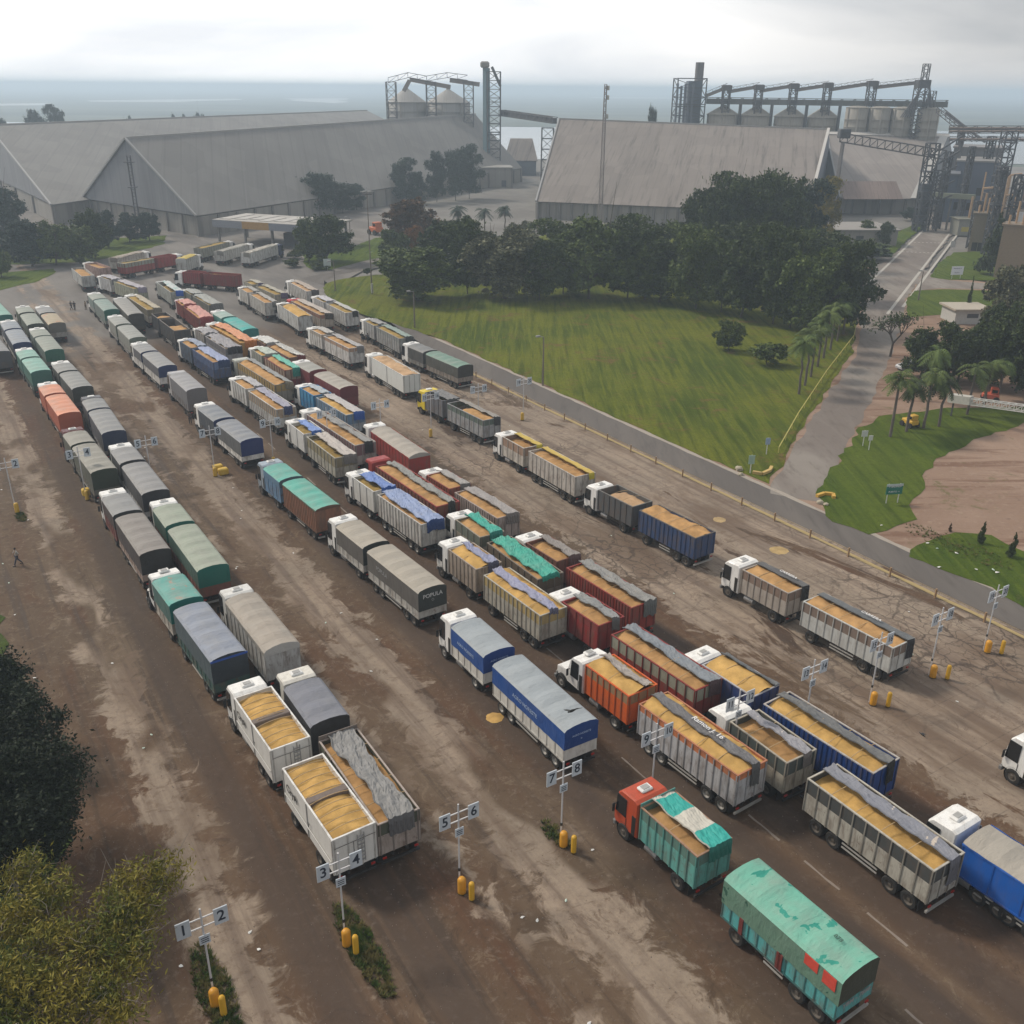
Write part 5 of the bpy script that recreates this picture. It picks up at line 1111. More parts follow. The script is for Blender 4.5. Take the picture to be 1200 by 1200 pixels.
def lettering(body, txt, size, mt, where, Lb, zt, y=0.0, z=None, x=0.0):
    me = text_mesh(txt, size, mt)
    o = link('lettering', me, body)
    h = WD / 2 + .062
    if where == 'rear': o.location = (x, -Lb / 2 - .075, z)
    elif where == 'left': o.location = (-h - .01, y, z); o.rotation_euler = (0, 0, -math.pi / 2)
    elif where == 'top': o.location = (x, y, z); o.rotation_euler = (-math.pi / 2, 0, -math.pi / 2)
    return o
# colours
Wt = (0.66, 0.65, 0.62); Wd = (0.40, 0.37, 0.32); SIL = (0.50, 0.50, 0.49); GY = (0.24, 0.245, 0.25); GYD = (0.075, 0.078, 0.085); TAU = (0.33, 0.285, 0.235); NAVY = (0.018, 0.035, 0.11); BLU = (0.015, 0.10, 0.36); BLUT = (0.26, 0.29, 0.33)
TEAL = (0.05, 0.30, 0.25); TEALL = (0.20, 0.36, 0.31); TEALD = (0.012, 0.12, 0.095); RED = (0.33, 0.04, 0.03); REDD = (0.20, 0.03, 0.028); ORA = (0.62, 0.15, 0.03); BRN = (0.22, 0.10, 0.065); GGR = (0.27, 0.30, 0.26); OLV = (0.10, 0.095, 0.065); TAN = (0.40, 0.33, 0.22)
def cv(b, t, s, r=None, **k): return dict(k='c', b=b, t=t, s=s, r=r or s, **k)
def op(b, **k): return dict(k='o', b=b, **k)
GT = (0.22, 0.22, 0.225); BT = (0.25, 0.29, 0.40); GR_ = 'R'
def tp(c=GT, xl=-.05, xr=1.3): return (c, xl, xr)
# --- row A (left block, cabs away from us) -------------------------------------------------
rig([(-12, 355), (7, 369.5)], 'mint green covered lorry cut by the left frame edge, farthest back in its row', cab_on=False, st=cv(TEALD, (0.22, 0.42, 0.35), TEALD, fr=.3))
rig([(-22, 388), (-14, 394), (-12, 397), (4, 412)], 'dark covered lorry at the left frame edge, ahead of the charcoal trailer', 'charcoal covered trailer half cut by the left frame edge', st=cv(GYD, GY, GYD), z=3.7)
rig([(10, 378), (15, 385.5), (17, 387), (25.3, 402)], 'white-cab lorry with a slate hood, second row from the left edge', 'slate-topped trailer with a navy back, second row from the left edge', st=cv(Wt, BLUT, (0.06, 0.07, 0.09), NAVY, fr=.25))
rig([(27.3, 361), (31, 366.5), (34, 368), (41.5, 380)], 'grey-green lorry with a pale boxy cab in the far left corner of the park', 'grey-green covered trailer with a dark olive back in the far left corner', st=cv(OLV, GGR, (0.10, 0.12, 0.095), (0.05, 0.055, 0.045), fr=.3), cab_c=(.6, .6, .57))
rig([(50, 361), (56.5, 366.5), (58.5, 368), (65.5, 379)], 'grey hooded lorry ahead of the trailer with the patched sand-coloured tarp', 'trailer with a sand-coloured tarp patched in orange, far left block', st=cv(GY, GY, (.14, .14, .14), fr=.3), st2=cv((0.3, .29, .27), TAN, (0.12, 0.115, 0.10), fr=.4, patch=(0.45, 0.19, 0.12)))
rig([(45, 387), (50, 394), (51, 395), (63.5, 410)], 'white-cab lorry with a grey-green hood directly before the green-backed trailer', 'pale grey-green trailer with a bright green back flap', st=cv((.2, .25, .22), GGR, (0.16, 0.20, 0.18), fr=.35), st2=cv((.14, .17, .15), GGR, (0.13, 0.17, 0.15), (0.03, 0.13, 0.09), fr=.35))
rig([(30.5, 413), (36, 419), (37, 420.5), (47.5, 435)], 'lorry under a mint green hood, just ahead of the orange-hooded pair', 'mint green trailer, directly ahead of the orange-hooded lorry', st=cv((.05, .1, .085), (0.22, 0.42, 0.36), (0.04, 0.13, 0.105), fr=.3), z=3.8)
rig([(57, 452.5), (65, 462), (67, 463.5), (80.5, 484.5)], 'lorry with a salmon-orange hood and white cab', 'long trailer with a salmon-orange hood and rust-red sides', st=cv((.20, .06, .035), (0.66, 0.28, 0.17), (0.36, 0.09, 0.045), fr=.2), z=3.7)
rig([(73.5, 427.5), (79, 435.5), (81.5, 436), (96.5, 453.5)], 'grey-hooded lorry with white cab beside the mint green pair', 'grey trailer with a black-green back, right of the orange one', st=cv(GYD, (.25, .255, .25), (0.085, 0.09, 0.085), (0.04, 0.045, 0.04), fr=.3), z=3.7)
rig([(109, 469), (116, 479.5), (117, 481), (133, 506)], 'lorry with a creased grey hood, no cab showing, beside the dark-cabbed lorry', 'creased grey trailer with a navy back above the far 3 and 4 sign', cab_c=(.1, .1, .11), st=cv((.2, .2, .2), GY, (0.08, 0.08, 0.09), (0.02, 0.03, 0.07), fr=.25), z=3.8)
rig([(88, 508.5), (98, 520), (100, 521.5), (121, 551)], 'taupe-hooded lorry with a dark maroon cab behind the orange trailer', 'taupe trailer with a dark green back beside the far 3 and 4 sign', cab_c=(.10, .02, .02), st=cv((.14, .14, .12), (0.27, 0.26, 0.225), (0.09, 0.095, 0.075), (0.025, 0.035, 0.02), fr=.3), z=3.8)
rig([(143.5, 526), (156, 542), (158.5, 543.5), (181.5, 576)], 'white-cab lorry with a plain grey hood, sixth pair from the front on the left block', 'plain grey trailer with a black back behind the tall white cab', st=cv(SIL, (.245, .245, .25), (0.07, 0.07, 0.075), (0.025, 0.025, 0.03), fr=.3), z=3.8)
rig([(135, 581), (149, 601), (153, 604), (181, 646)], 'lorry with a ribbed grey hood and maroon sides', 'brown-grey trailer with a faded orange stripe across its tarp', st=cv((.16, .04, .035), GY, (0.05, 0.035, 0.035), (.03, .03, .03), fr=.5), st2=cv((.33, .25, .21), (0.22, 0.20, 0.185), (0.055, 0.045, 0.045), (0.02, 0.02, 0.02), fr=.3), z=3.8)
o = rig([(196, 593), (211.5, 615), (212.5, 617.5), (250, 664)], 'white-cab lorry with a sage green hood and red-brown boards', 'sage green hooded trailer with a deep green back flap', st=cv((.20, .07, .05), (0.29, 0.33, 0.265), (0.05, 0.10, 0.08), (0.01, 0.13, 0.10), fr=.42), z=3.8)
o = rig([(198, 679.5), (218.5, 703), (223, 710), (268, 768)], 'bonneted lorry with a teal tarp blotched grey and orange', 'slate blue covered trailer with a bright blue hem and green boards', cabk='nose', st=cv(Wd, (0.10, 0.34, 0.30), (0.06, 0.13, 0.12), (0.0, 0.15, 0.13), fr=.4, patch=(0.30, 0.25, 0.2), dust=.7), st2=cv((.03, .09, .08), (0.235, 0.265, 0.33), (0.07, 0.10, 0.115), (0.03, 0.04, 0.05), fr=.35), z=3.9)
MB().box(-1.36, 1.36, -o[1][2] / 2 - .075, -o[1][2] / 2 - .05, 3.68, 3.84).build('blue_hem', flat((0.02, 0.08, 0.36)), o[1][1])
rig([(283, 699), (330, 757)], 'silver lorry with a long taupe ribbed hood and a pale tailgate', cab_c=(.62, .62, .60), st=cv((.44, .44, .43), (0.33, 0.29, 0.245), (0.30, 0.28, 0.25), (0.42, 0.41, 0.39), fr=.85, drop=.1, arch=.2), z=3.75, hgt=2.8)
oA = rig([(297.5, 811), (340.5, 872), (352.5, 893), (407.5, 963)], 'white high-sided lorry brimming with golden grain at the front left', 'white high-sided trailer full of grain, right behind the 3 and 4 sign', st=op(Wt, ribs=50, dirt=.12, gl=.30, heap=.9, mid=1, rim=(.7, .7, .68), bows=.62), z=3.6, hgt=3.0, guard=False)
BKL = flat((0.02, 0.02, 0.022))
for rt_, b_, Lb, zt in oA:
    lettering(b_, 'CryA', .75, BKL, 'left', Lb, zt, Lb * .30, 2.75); lettering(b_, 'y', .45, BKL, 'left', Lb, zt, -Lb * .05, 2.4)
    MB().box(-WD / 2 - .09, -WD / 2 - .052, -Lb / 2 + .2, Lb / 2 - .2, 1.9, 2.0).build('side_rub_rail', paint((.62, .62, .6), .4, .15), b_)
    m = MB()
    for x in (.15, .55): m.box(x - .02, x + .02, -Lb / 2 - .11, -Lb / 2 - .06, 1.4, 3.4)
    for k in range(7): m.box(.15, .55, -Lb / 2 - .11, -Lb / 2 - .06, 1.5 + k * .28, 1.54 + k * .28)
    m.build('ladder', flat((.3, .3, .3)), b_); m = MB(); m.box(-1.25, 1.25, -Lb / 2 - .058, -Lb / 2 - .052, 3.0, 3.03); m.box(-.1, -.07, -Lb / 2 - .058, -Lb / 2 - .052, 1.3, 3.0); m.build('tailgate_seam', BKL, b_)
rig([(354, 800), (387.5, 843), (396, 857), (466.5, 953)], 'lorry with a shiny dark slate hood and cream cab roof, beside the white grain lorry', 'wooden-sided trailer of grain with a big crumpled grey tarp thrown along it', cab_c=(.66, .64, .58), st=cv((.05, .045, .045), (0.17, 0.18, 0.215), (0.04, 0.04, 0.045), (0.03, 0.03, 0.033), fr=.25, dust=.25), st2=op((.36, .31, .28), fru=.62, u=(.075, .085, .06), ribs=.9, head=.35, gl=.35, heap=.5, g='o', tarp=((0.215, 0.215, 0.215), -.55, .85), wr=1.7, flap=1.1, flapc=(.10, .10, .105), pk=.5, z=3.35), z=3.65, bright=False)
# --- row B ---------------------------------------------------------------------------------
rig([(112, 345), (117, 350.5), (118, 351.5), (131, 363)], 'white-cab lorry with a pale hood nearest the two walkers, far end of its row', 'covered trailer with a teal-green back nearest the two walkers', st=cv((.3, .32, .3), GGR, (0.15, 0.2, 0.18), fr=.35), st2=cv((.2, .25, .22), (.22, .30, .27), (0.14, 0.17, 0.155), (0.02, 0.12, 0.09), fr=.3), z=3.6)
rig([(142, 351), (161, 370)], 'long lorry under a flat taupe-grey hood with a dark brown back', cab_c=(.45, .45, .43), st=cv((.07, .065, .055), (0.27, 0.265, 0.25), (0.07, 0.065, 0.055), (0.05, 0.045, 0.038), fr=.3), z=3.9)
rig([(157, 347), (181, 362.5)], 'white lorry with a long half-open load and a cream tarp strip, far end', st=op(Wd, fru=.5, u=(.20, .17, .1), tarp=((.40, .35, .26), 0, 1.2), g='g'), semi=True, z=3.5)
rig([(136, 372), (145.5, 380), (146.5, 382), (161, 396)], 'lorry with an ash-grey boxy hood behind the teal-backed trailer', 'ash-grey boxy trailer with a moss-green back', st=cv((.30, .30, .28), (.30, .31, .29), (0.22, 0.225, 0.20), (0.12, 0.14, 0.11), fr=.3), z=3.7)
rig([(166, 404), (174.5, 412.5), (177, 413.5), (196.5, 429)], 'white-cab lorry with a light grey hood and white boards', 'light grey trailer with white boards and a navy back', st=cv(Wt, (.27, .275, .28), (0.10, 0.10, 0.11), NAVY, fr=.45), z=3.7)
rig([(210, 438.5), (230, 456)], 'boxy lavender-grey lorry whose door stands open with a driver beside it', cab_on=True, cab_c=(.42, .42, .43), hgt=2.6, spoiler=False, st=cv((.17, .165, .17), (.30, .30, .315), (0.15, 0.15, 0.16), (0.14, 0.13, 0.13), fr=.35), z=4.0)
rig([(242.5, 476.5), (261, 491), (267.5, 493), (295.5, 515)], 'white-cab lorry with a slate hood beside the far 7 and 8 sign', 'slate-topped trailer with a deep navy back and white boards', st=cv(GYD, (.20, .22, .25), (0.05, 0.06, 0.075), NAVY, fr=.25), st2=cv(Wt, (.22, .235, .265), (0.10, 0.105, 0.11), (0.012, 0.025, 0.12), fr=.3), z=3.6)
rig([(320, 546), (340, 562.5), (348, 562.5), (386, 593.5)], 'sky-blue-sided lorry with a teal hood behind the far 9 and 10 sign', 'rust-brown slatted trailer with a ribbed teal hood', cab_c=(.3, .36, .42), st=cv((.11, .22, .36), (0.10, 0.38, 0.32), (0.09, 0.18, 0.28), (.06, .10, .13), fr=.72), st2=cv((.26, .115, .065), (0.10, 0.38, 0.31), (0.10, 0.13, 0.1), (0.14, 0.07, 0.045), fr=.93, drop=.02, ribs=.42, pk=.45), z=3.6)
oP = rig([(407.5, 613), (440, 637.5), (448, 641), (506, 689)], 'white-cab lorry with a taupe hood lettered on its dark back', 'long taupe hooded trailer with POPULA lettered on its dark back', st=cv((.46, .45, .42), (0.36, 0.325, 0.27), (0.105, 0.098, 0.09), (0.035, 0.042, 0.04), fr=.34), z=3.65, hgt=2.95)
LWH = flat((0.55, 0.55, 0.54)); LWG = flat((0.30, 0.30, 0.30))
for rt_, b_, Lb, zt in oP: lettering(b_, 'POPULA', .5, LWH, 'rear', Lb, zt, z=3.05); lettering(b_, '○', .3, LWG, 'rear', Lb, zt, z=2.6)
lettering(oP[1][1], 'POPULA', .55, LWG, 'left', oP[1][2], 0, 1.8, 2.75); 
oN = rig([(546.5, 729), (585, 762.5), (596.5, 772.5), (681, 849)], 'white-cab lorry with a royal blue hood alone in its lane', 'long royal blue hooded trailer with the black bird above it', st=cv((.60, .59, .55), (0.30, 0.335, 0.36), (0.008, 0.065, 0.27), (0.006, 0.045, 0.20), fr=.40, drop=.02, dust=.15, dirt=.3), z=3.6, bright=True)
LBL = flat((0.32, 0.42, 0.62))
for (rt_, b_, Lb, zt), sz in zip(oN, (.34, .42)): lettering(b_, 'AGRO NORESTE', sz, LBL, 'left', Lb, zt, .2, 2.72); lettering(b_, 'AGRO NORESTE', .2, LBL, 'rear', Lb, zt, z=2.95); lettering(b_, 'o', .22, LBL, 'rear', Lb, zt, z=2.6)
# --- row C ---------------------------------------------------------------------------------
rig([(191.5, 330.5), (207.7, 342)], 'short pale lorry with a white tarp edged teal and bright blue at the back', cab_on=True, cab_c=(.4, .42, .42), spoiler=False, st=op((.42, .44, .41), tarp=((.50, .54, .54), -.3, 1.2), flapc=(.02, .10, .45), tpatch=(.02, .33, .28), gl=.8, g='g'), z=3.6)
rig([(223, 340), (231, 345), (233.5, 346), (253, 357)], 'grey lorry with folded grey tarps behind the teal-edged short lorry', 'olive-grey trailer with a light grey folded tarp, far part of row', st=op((.24, .25, .22), fru=.6, u=(.17, .18, .15), tarp=tp((.30, .31, .29), -.8), g='g'))
rig([(214, 352), (222, 357.5), (223.5, 358.5), (241, 372.5)], 'red lorry with pinkish tarps at the far end of the row', 'red slatted trailer with a pinkish tarp, beside the olive-grey trailer', cab_c=(.6, .5, .5), st=op((.34, .07, .055), ribs=.5, fru=.6, u=(.36, .16, .12), tarp=tp((.55, .26, .22), -.8), flapc=(.28, .03, .03)))
rig([(185.5, 367.5), (195, 372.5), (197, 373.5), (212, 387)], 'half-empty dark steel lorry with a little grain showing', 'dark steel tub trailer half full of tan grain', cab_c=(.1, .1, .11), st=op((.055, .06, .065), ribs=.9, ef=.5, g='o', gl=.35, rim=(.2, .18, .16)), cab_on=False)
rig([(257.5, 366), (268.5, 371.5), (271, 373), (293, 386)], 'lorry with a pale aqua hood and white cab in the far middle', 'bright turquoise hooded trailer in the far middle', st=cv((.2, .3, .28), (.30, .42, .38), (0.06, 0.22, 0.20), fr=.3), st2=cv((.02, .15, .14), (0.05, 0.37, 0.34), (0.01, 0.20, 0.185), (0.01, 0.16, 0.15), fr=.2), z=3.8)
rig([(255, 380.5), (293, 402)], 'long orange-tarped lorry with ochre slatted sides', semi=True, st=op((.45, .22, .05), ribs=.6, fru=.65, u=(.42, .24, .06), tarp=((.62, .27, .13), -.5, 1.35), flapc=(.40, .13, .015), gl=.3, wr=1.4), z=3.8)
rig([(239, 386.5), (248, 392), (250.5, 393), (273.5, 408)], 'grey lorry heaped with a crumpled grey tarp beside the orange-tarped one', 'grey trailer covered by a crumpled grey tarp with a black back flap', st=op((.30, .28, .26), tarp=tp((.30, .29, .31), -1.1), g='p', wr=1.5), st2=op((.36, .35, .36), fru=.6, u=(.2, .19, .2), tarp=tp((.27, .26, .28), -1.0), flapc=(.02, .02, .025), wr=1.4))
rig([(219, 399), (233, 407), (234.5, 408.5), (261.5, 423.5)], 'white-cab lorry with dull blue boards and a blue-grey tarp edge', 'dull blue slatted trailer with a pale blue tarp strip and navy back', st=op((.10, .14, .20), ribs=.6, fru=.6, u=(.13, .17, .22), tarp=tp((.27, .31, .40), -.1), g='o'), st2=op((.06, .10, .22), ribs=.6, fru=.55, u=(.14, .20, .36), tarp=tp((.28, .33, .50), -.4), flapc=(.01, .035, .12), g='o'), z=3.6)
rig([(308, 396), (319, 403), (321, 404.5), (350, 418)], 'brown-sided lorry with a white bundle of tarp behind the white cab', 'brown-sided trailer with a grey and white tarp strip and dark red end', st=op((.16, .08, .06), tarp=((.56, .56, .54), -.9, 1.2)), st2=op((.22, .12, .085), tarp=((.42, .42, .40), 0, 1.25), flapc=(.14, .02, .02), g='o', tpatch=(.7, .7, .68)))
rig([(306.5, 410), (317, 416), (319, 418), (343.5, 433)], 'white-cab lorry with a washed-green tarp, ahead of the teal-striped trailer', 'red and white trailer with a teal tarp strip and flap', st=op((.33, .34, .30), tarp=tp((.42, .48, .42), -.6)), st2=op((.22, .035, .035), fru=.4, u=(.34, .26, .2), tarp=((.10, .42, .33), 0, 1.1), flapc=(.02, .24, .19), g='o', flap=1.2))
rig([(288, 423), (332.5, 450)], 'long lorry with a mustard tarp bulging along one side and grey along the other', cab_c=(.45, .47, .42), semi=True, st=op((.30, .27, .22), fru=.6, u=(.38, .26, .09), tarp=((.26, .27, .27), .3, 1.3), gl=.15, heap=1.4, g='o', flapc=(.2, .17, .12)), z=3.6, cab_on=True, spoiler=False)
rig([(283, 444), (299, 455), (301.5, 456.5), (335.5, 478.5)], 'white lorry with a tall rounded cab and white boards beside the mustard one', 'white-boarded grain trailer with a lavender tarp strip and navy flap', hgt=3.0, st=op((.58, .58, .56), tarp=tp((.40, .40, .42), .0), g='o'), st2=op((.56, .56, .54), fru=.5, u=(.38, .29, .2), tarp=((.30, .30, .38), -.2, .9), flapc=(.03, .045, .12), g='o', ribs=.7))
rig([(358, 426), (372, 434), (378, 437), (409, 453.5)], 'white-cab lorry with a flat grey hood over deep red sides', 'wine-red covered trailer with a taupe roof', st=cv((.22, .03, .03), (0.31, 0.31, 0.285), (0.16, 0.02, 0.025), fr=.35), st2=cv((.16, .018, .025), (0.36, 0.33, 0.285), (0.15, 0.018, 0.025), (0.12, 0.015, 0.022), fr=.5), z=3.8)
rig([(361.7, 453), (375.5, 463), (383, 464), (417.5, 484.5)], 'bright azure-sided lorry with white cab', 'blue-framed grain trailer with a pale pinkish tarp strip and blue flap', st=op((.03, .22, .46), fru=.5, u=(.05, .25, .45), tarp=((.35, .40, .44), .0, 1.0), g='o'), st2=op((.38, .42, .45), fru=.45, u=(.13, .22, .33), tarp=((.44, .42, .42), -.1, 1.2), flapc=(.015, .08, .34), g='y', ribs=.7))
rig([(371, 484), (428, 520)], 'long semi lorry with maroon inside boards, ochre grain and a dark back flap', semi=True, hgt=2.95, st=op((.42, .39, .36), fru=.45, u=(.22, .12, .13), tarp=((.24, .24, .235), .05, .9), flapc=(.02, .02, .02), g='o', ribs=.7, flap=1.3), z=3.55)
rig([(352, 495.5), (369, 507), (371, 510), (405, 535)], 'white lorry with a sky-blue tarp folded over its box', 'dirty white trailer with a cream-grey tarp over greenish grain', st=op((.62, .62, .60), tarp=((.16, .26, .55), -.2, .9), g='g', gl=.5, ribs=2, flapc=(.04, .12, .4), dirt=.2), st2=op((.42, .41, .35), fru=.5, u=(.25, .22, .13), tarp=((.46, .42, .39), -.2, 1.3), g='g', flapc=(.16, .15, .14), gl=.6), z=3.45)
rig([(446.5, 502.5), (491.5, 533)], 'red-sided lorry under a flat sand-coloured hood, white corrugated tailgate', semi=True, hgt=2.6, st=cv((.30, .03, .025), (0.36, 0.325, 0.28), (0.30, 0.03, 0.025), (0.34, 0.32, 0.29), fr=.92, drop=.02, ribs=.8, arch=.24), z=3.55)
o = rig([(453, 544), (525, 591)], 'all-red lorry with a red cab and a long red slatted box of grain', cab_c=(.30, .03, .025), hgt=3.1, semi=True, spoiler=False, st=op((.28, .035, .03), fru=.5, u=(.16, .055, .03), tarp=((.23, .235, .225), .05, .95), flapc=(.02, .022, .02), g='o', ribs=.7, wr=1.3, flap=1.4), z=3.5)
rig([(425.5, 557), (450, 574.5), (457.5, 576.5), (508.5, 611.5)], 'white lorry with a crumpled bright blue tarp behind the cab', 'white-boarded trailer with a long pale blue tarp and navy flap', hgt=2.95, st=op((.60, .60, .57), tarp=((.13, .22, .50), -.3, 1.2), g='g', gl=.45, wr=1.5, flapc=(.02, .09, .35), dirt=.2, ribs=1.5), st2=op((.54, .53, .50), tarp=((.24, .31, .50), -.75, 1.15), g='o', wr=1.3, flapc=(.015, .045, .16), flap=1.0, ribs=.62), z=3.45, bright=True)
rig([(512.5, 554.5), (536.5, 571), (549, 573.5), (595.5, 604.5)], 'white-cab lorry with brick-red boards and a grey strip of tarp', 'dusty pink-grey boarded trailer with ochre grain, front of the orange-brown pair', st=op((.28, .07, .045), tarp=((.30, .29, .28), .1, 1.2), g='o', ribs=.5, wr=1.2), st2=op((.38, .31, .28), tarp=((.29, .27, .265), -.05, 1.2), g='o', ribs=.42, pk=.55, flapc=(.15, .13, .12)), z=3.4)
rig([(555.7, 611.7), (575, 627), (587.5, 632), (645, 675.5)], 'white-cab lorry with a bright green tarp bunched over its grain', 'trailer with rotting wood sides under a long emerald green tarp', hgt=2.85, st=op((.30, .27, .21), fru=.55, u=(.12, .14, .11), tarp=((.02, .34, .27), -.1, 1.1), g='o', wr=1.6, flapc=(.01, .20, .16)), st2=op((.20, .17, .14), fru=.5, u=(.10, .075, .05), tarp=((.03, .33, .25), -.75, 1.0), g='o', wr=1.5, flap=.35, flapc=(.01, .2, .15)), z=3.45)
rig([(543, 641), (567.5, 665), (585, 669), (650, 716.5)], 'white-cab lorry heaped with yellow grain, lavender tarp thrown to its right', 'long dirty-cream trailer of yellow grain with a lavender tarp down its middle', hgt=3.0, st=op((.36, .30, .245), tarp=((.25, .27, .40), .1, .9), g='y', gl=.08, heap=1.2, wr=1.5, flapc=(.07, .07, .12), ribs=.6), st2=op((.43, .41, .35), fru=.62, u=(.40, .30, .12), tarp=((.27, .28, .40), -.35, .45), g='y', gl=.12, heap=1.2, wr=1.3, flap=.4, flapc=(.11, .11, .16), ribs=.62), z=3.4, bright=False)
rig([(634, 635.5), (664.5, 655), (681.7, 660), (754, 708)], 'white-cab lorry with dark brown boards and a dull tarp, beside the emerald one', 'brick-red corrugated trailer with a wide grey tarp over ochre grain', st=op((.17, .07, .05), tarp=((.22, .20, .19), .2, 1.25), g='o', gl=.4, ribs=.6, wr=1.3, flapc=(.1, .06, .06)), st2=op((.27, .04, .03), tarp=((.225, .225, .22), .0, 1.25), g='o', gl=.35, ribs=.36, pk=.6, wr=1.4, flapc=(.12, .125, .12), flap=1.3), z=3.45)
rig([(675, 703), (714, 729.5), (735, 737), (832, 802.5)], 'dark red lorry with white cab and a bunched grey tarp, behind the emerald trailer', 'dark red trailer with grey-green upper slats and a blue-grey tarp', st=op((.24, .025, .025), fru=.72, u=(.20, .035, .03), tarp=((.22, .23, .235), .0, .8), g='o', gl=.3, wr=1.6, ribs=.8, flapc=(.12, .12, .12)), st2=op((.24, .028, .025), fru=.55, u=(.27, .27, .21), tarp=((.19, .215, .245), .05, 1.1), g='o', gl=.3, ribs=.85, wr=1.2, flapc=(.07, .04, .045), flap=1.1), z=3.4)
oR = rig([(704, 773), (750, 811), (768, 817), (883, 900)], 'bonneted white lorry with a bright orange box heaped with grain', 'long grey-white trailer with orange rails and a dark tarp lettered white', cabk='nose', hgt=2.9, st=op((.62, .11, .018), fru=.68, u=(.30, .19, .10), tarp=((.33, .30, .28), .15, .75), g='y', gl=.1, heap=1.3, wr=2.0, flap=0, ribs=.62, dirt=.25), st2=op((.46, .46, .47), fru=.80, u=(.50, .17, .07), tarp=((.12, .12, .13), -.15, .55), g='y', gl=.10, heap=1.0, wr=1.0, ribs=.62, flapc=(.10, .10, .10), flap=1.5, rim=(.42, .17, .09)), z=3.45, bright=True)
lettering(oR[1][1], 'Ramon J. 16', .55, flat((.7, .7, .7)), 'top', oR[1][2], 0, -.4, 3.92, .2)
rig([(835, 774), (894, 812), (914, 816), (1042, 896)], 'white-cab lorry with a navy box brimming with golden grain', 'deep blue corrugated trailer with a black tarp down its right side', hgt=2.8, st=op((.025, .05, .16), tarp=((.10, .11, .12), .85, 1.35), g='y', gl=.06, heap=1.2, ribs=.9, rim=(.4, .4, .42), flap=0), st2=op((.010, .050, .21), tarp=((.12, .125, .13), .1, .8), g='y', gl=.3, ribs=.36, pk=.75, rim=(.42, .40, .38), flapc=(.02, .02, .02), flap=1.5, dirt=.15), z=3.45)
o27 = rig([(872, 839), (941, 886), (964, 904), (1112, 1011)], 'white cab-over lorry under the near 11 and 12 sign, half-full wooden box', 'long cream-boarded trailer with netted upper sides and a grey tarp patched white', hgt=2.9, st=op((.38, .35, .29), fru=.55, u=(.07, .085, .08), tarp=((.26, .26, .29), .2, .85), tpatch=(.62, .56, .50), g='o', gl=.55, heap=.3, ribs=.8, wr=1.3, flapc=(.16, .14, .13), flap=.9), st2=op((.44, .42, .365), fru=.58, u=(.06, .065, .065), pk=.55, tarp=((.20, .21, .25), .1, .95), tpatch=(.50, .44, .38), g='y', gl=.45, heap=.3, ribs=.85, wr=.9, flapc=(.13, .13, .145), flap=1.6), z=3.45)
o28 = rig([(776, 941), (837, 994), (872, 1021), (1008, 1140)], 'orange-red cab lorry with teal boards, tarp patched white and teal', 'large trailer under an aged mint green tarp with dark green stains and red paint patches', cab_c=(.44, .065, .025), hgt=2.75, st=op((.12, .37, .33), fru=.66, u=(.10, .20, .17), tarp=((.52, .50, .44), -.35, 1.2), tpatch=(.03, .33, .29), band=3.1, g='o', gl=.45, heap=.4, ribs=.62, wr=1.0, head=.25, flapc=(.02, .16, .13), flap=.9, rim=(.33, .2, .13)), st2=cv((.09, .36, .36), (0.15, 0.42, 0.32), (0.12, 0.23, 0.17), (0.05, 0.055, 0.04), fr=.42, patch=(.03, .26, .20), spatch=(.03, .10, .07), ribs=.62, pk=.35, drop=.1, dust=.5, z=3.7), z=3.4, bright=False)
b_, Lb = o28[1][1], o28[1][2]
m = MB()
for (y0, y1, z0_, z1_) in ((-Lb / 2 + 1.3, -Lb / 2 + 2.1, 2.9, 3.52), (-Lb / 2 + .25, -Lb / 2 + 1.0, 2.75, 3.5)): m.box(-1.385, -1.355, y0, y1, z0_, z1_)
m.build('red_paint_patch', flat((0.60, 0.07, 0.045), .7), b_); m = MB()
for y in (-Lb / 2 + 3.4, -.2, 2.3): m.box(-1.40, -1.35, y - .12, y + .12, 1.1, 2.15)
m.build('red_stake', flat((.16, .035, .03)), b_)
lettering(b_, 'YBM - 7888', .42, LWG, 'rear', Lb, 0, z=1.85); lettering(b_, '878', .32, flat((.05, .12, .09)), 'top', Lb, 0, -Lb / 2 + 1.6, 3.93, .3)
MB().box(-.42, .42, o28[0][2] / 2 + .75, o28[0][2] / 2 + 1.45, 2.84, 2.99, c=.1).build('roof_hatch', WHITE, [c for c in o28[0][0].children if c.name.startswith('cab')][0])
oS = rig([(1146, 976), (1262, 1052)], 'blue semi lorry with a stained cream hood, cut by the right frame edge', semi=True, hgt=3.0, st=cv((.010, .11, .46), (0.35, 0.32, 0.275), (0.010, 0.11, 0.46), fr=.93, drop=.02, ribs=1.6, pk=.8, dirt=.15), z=3.35, minL=1)
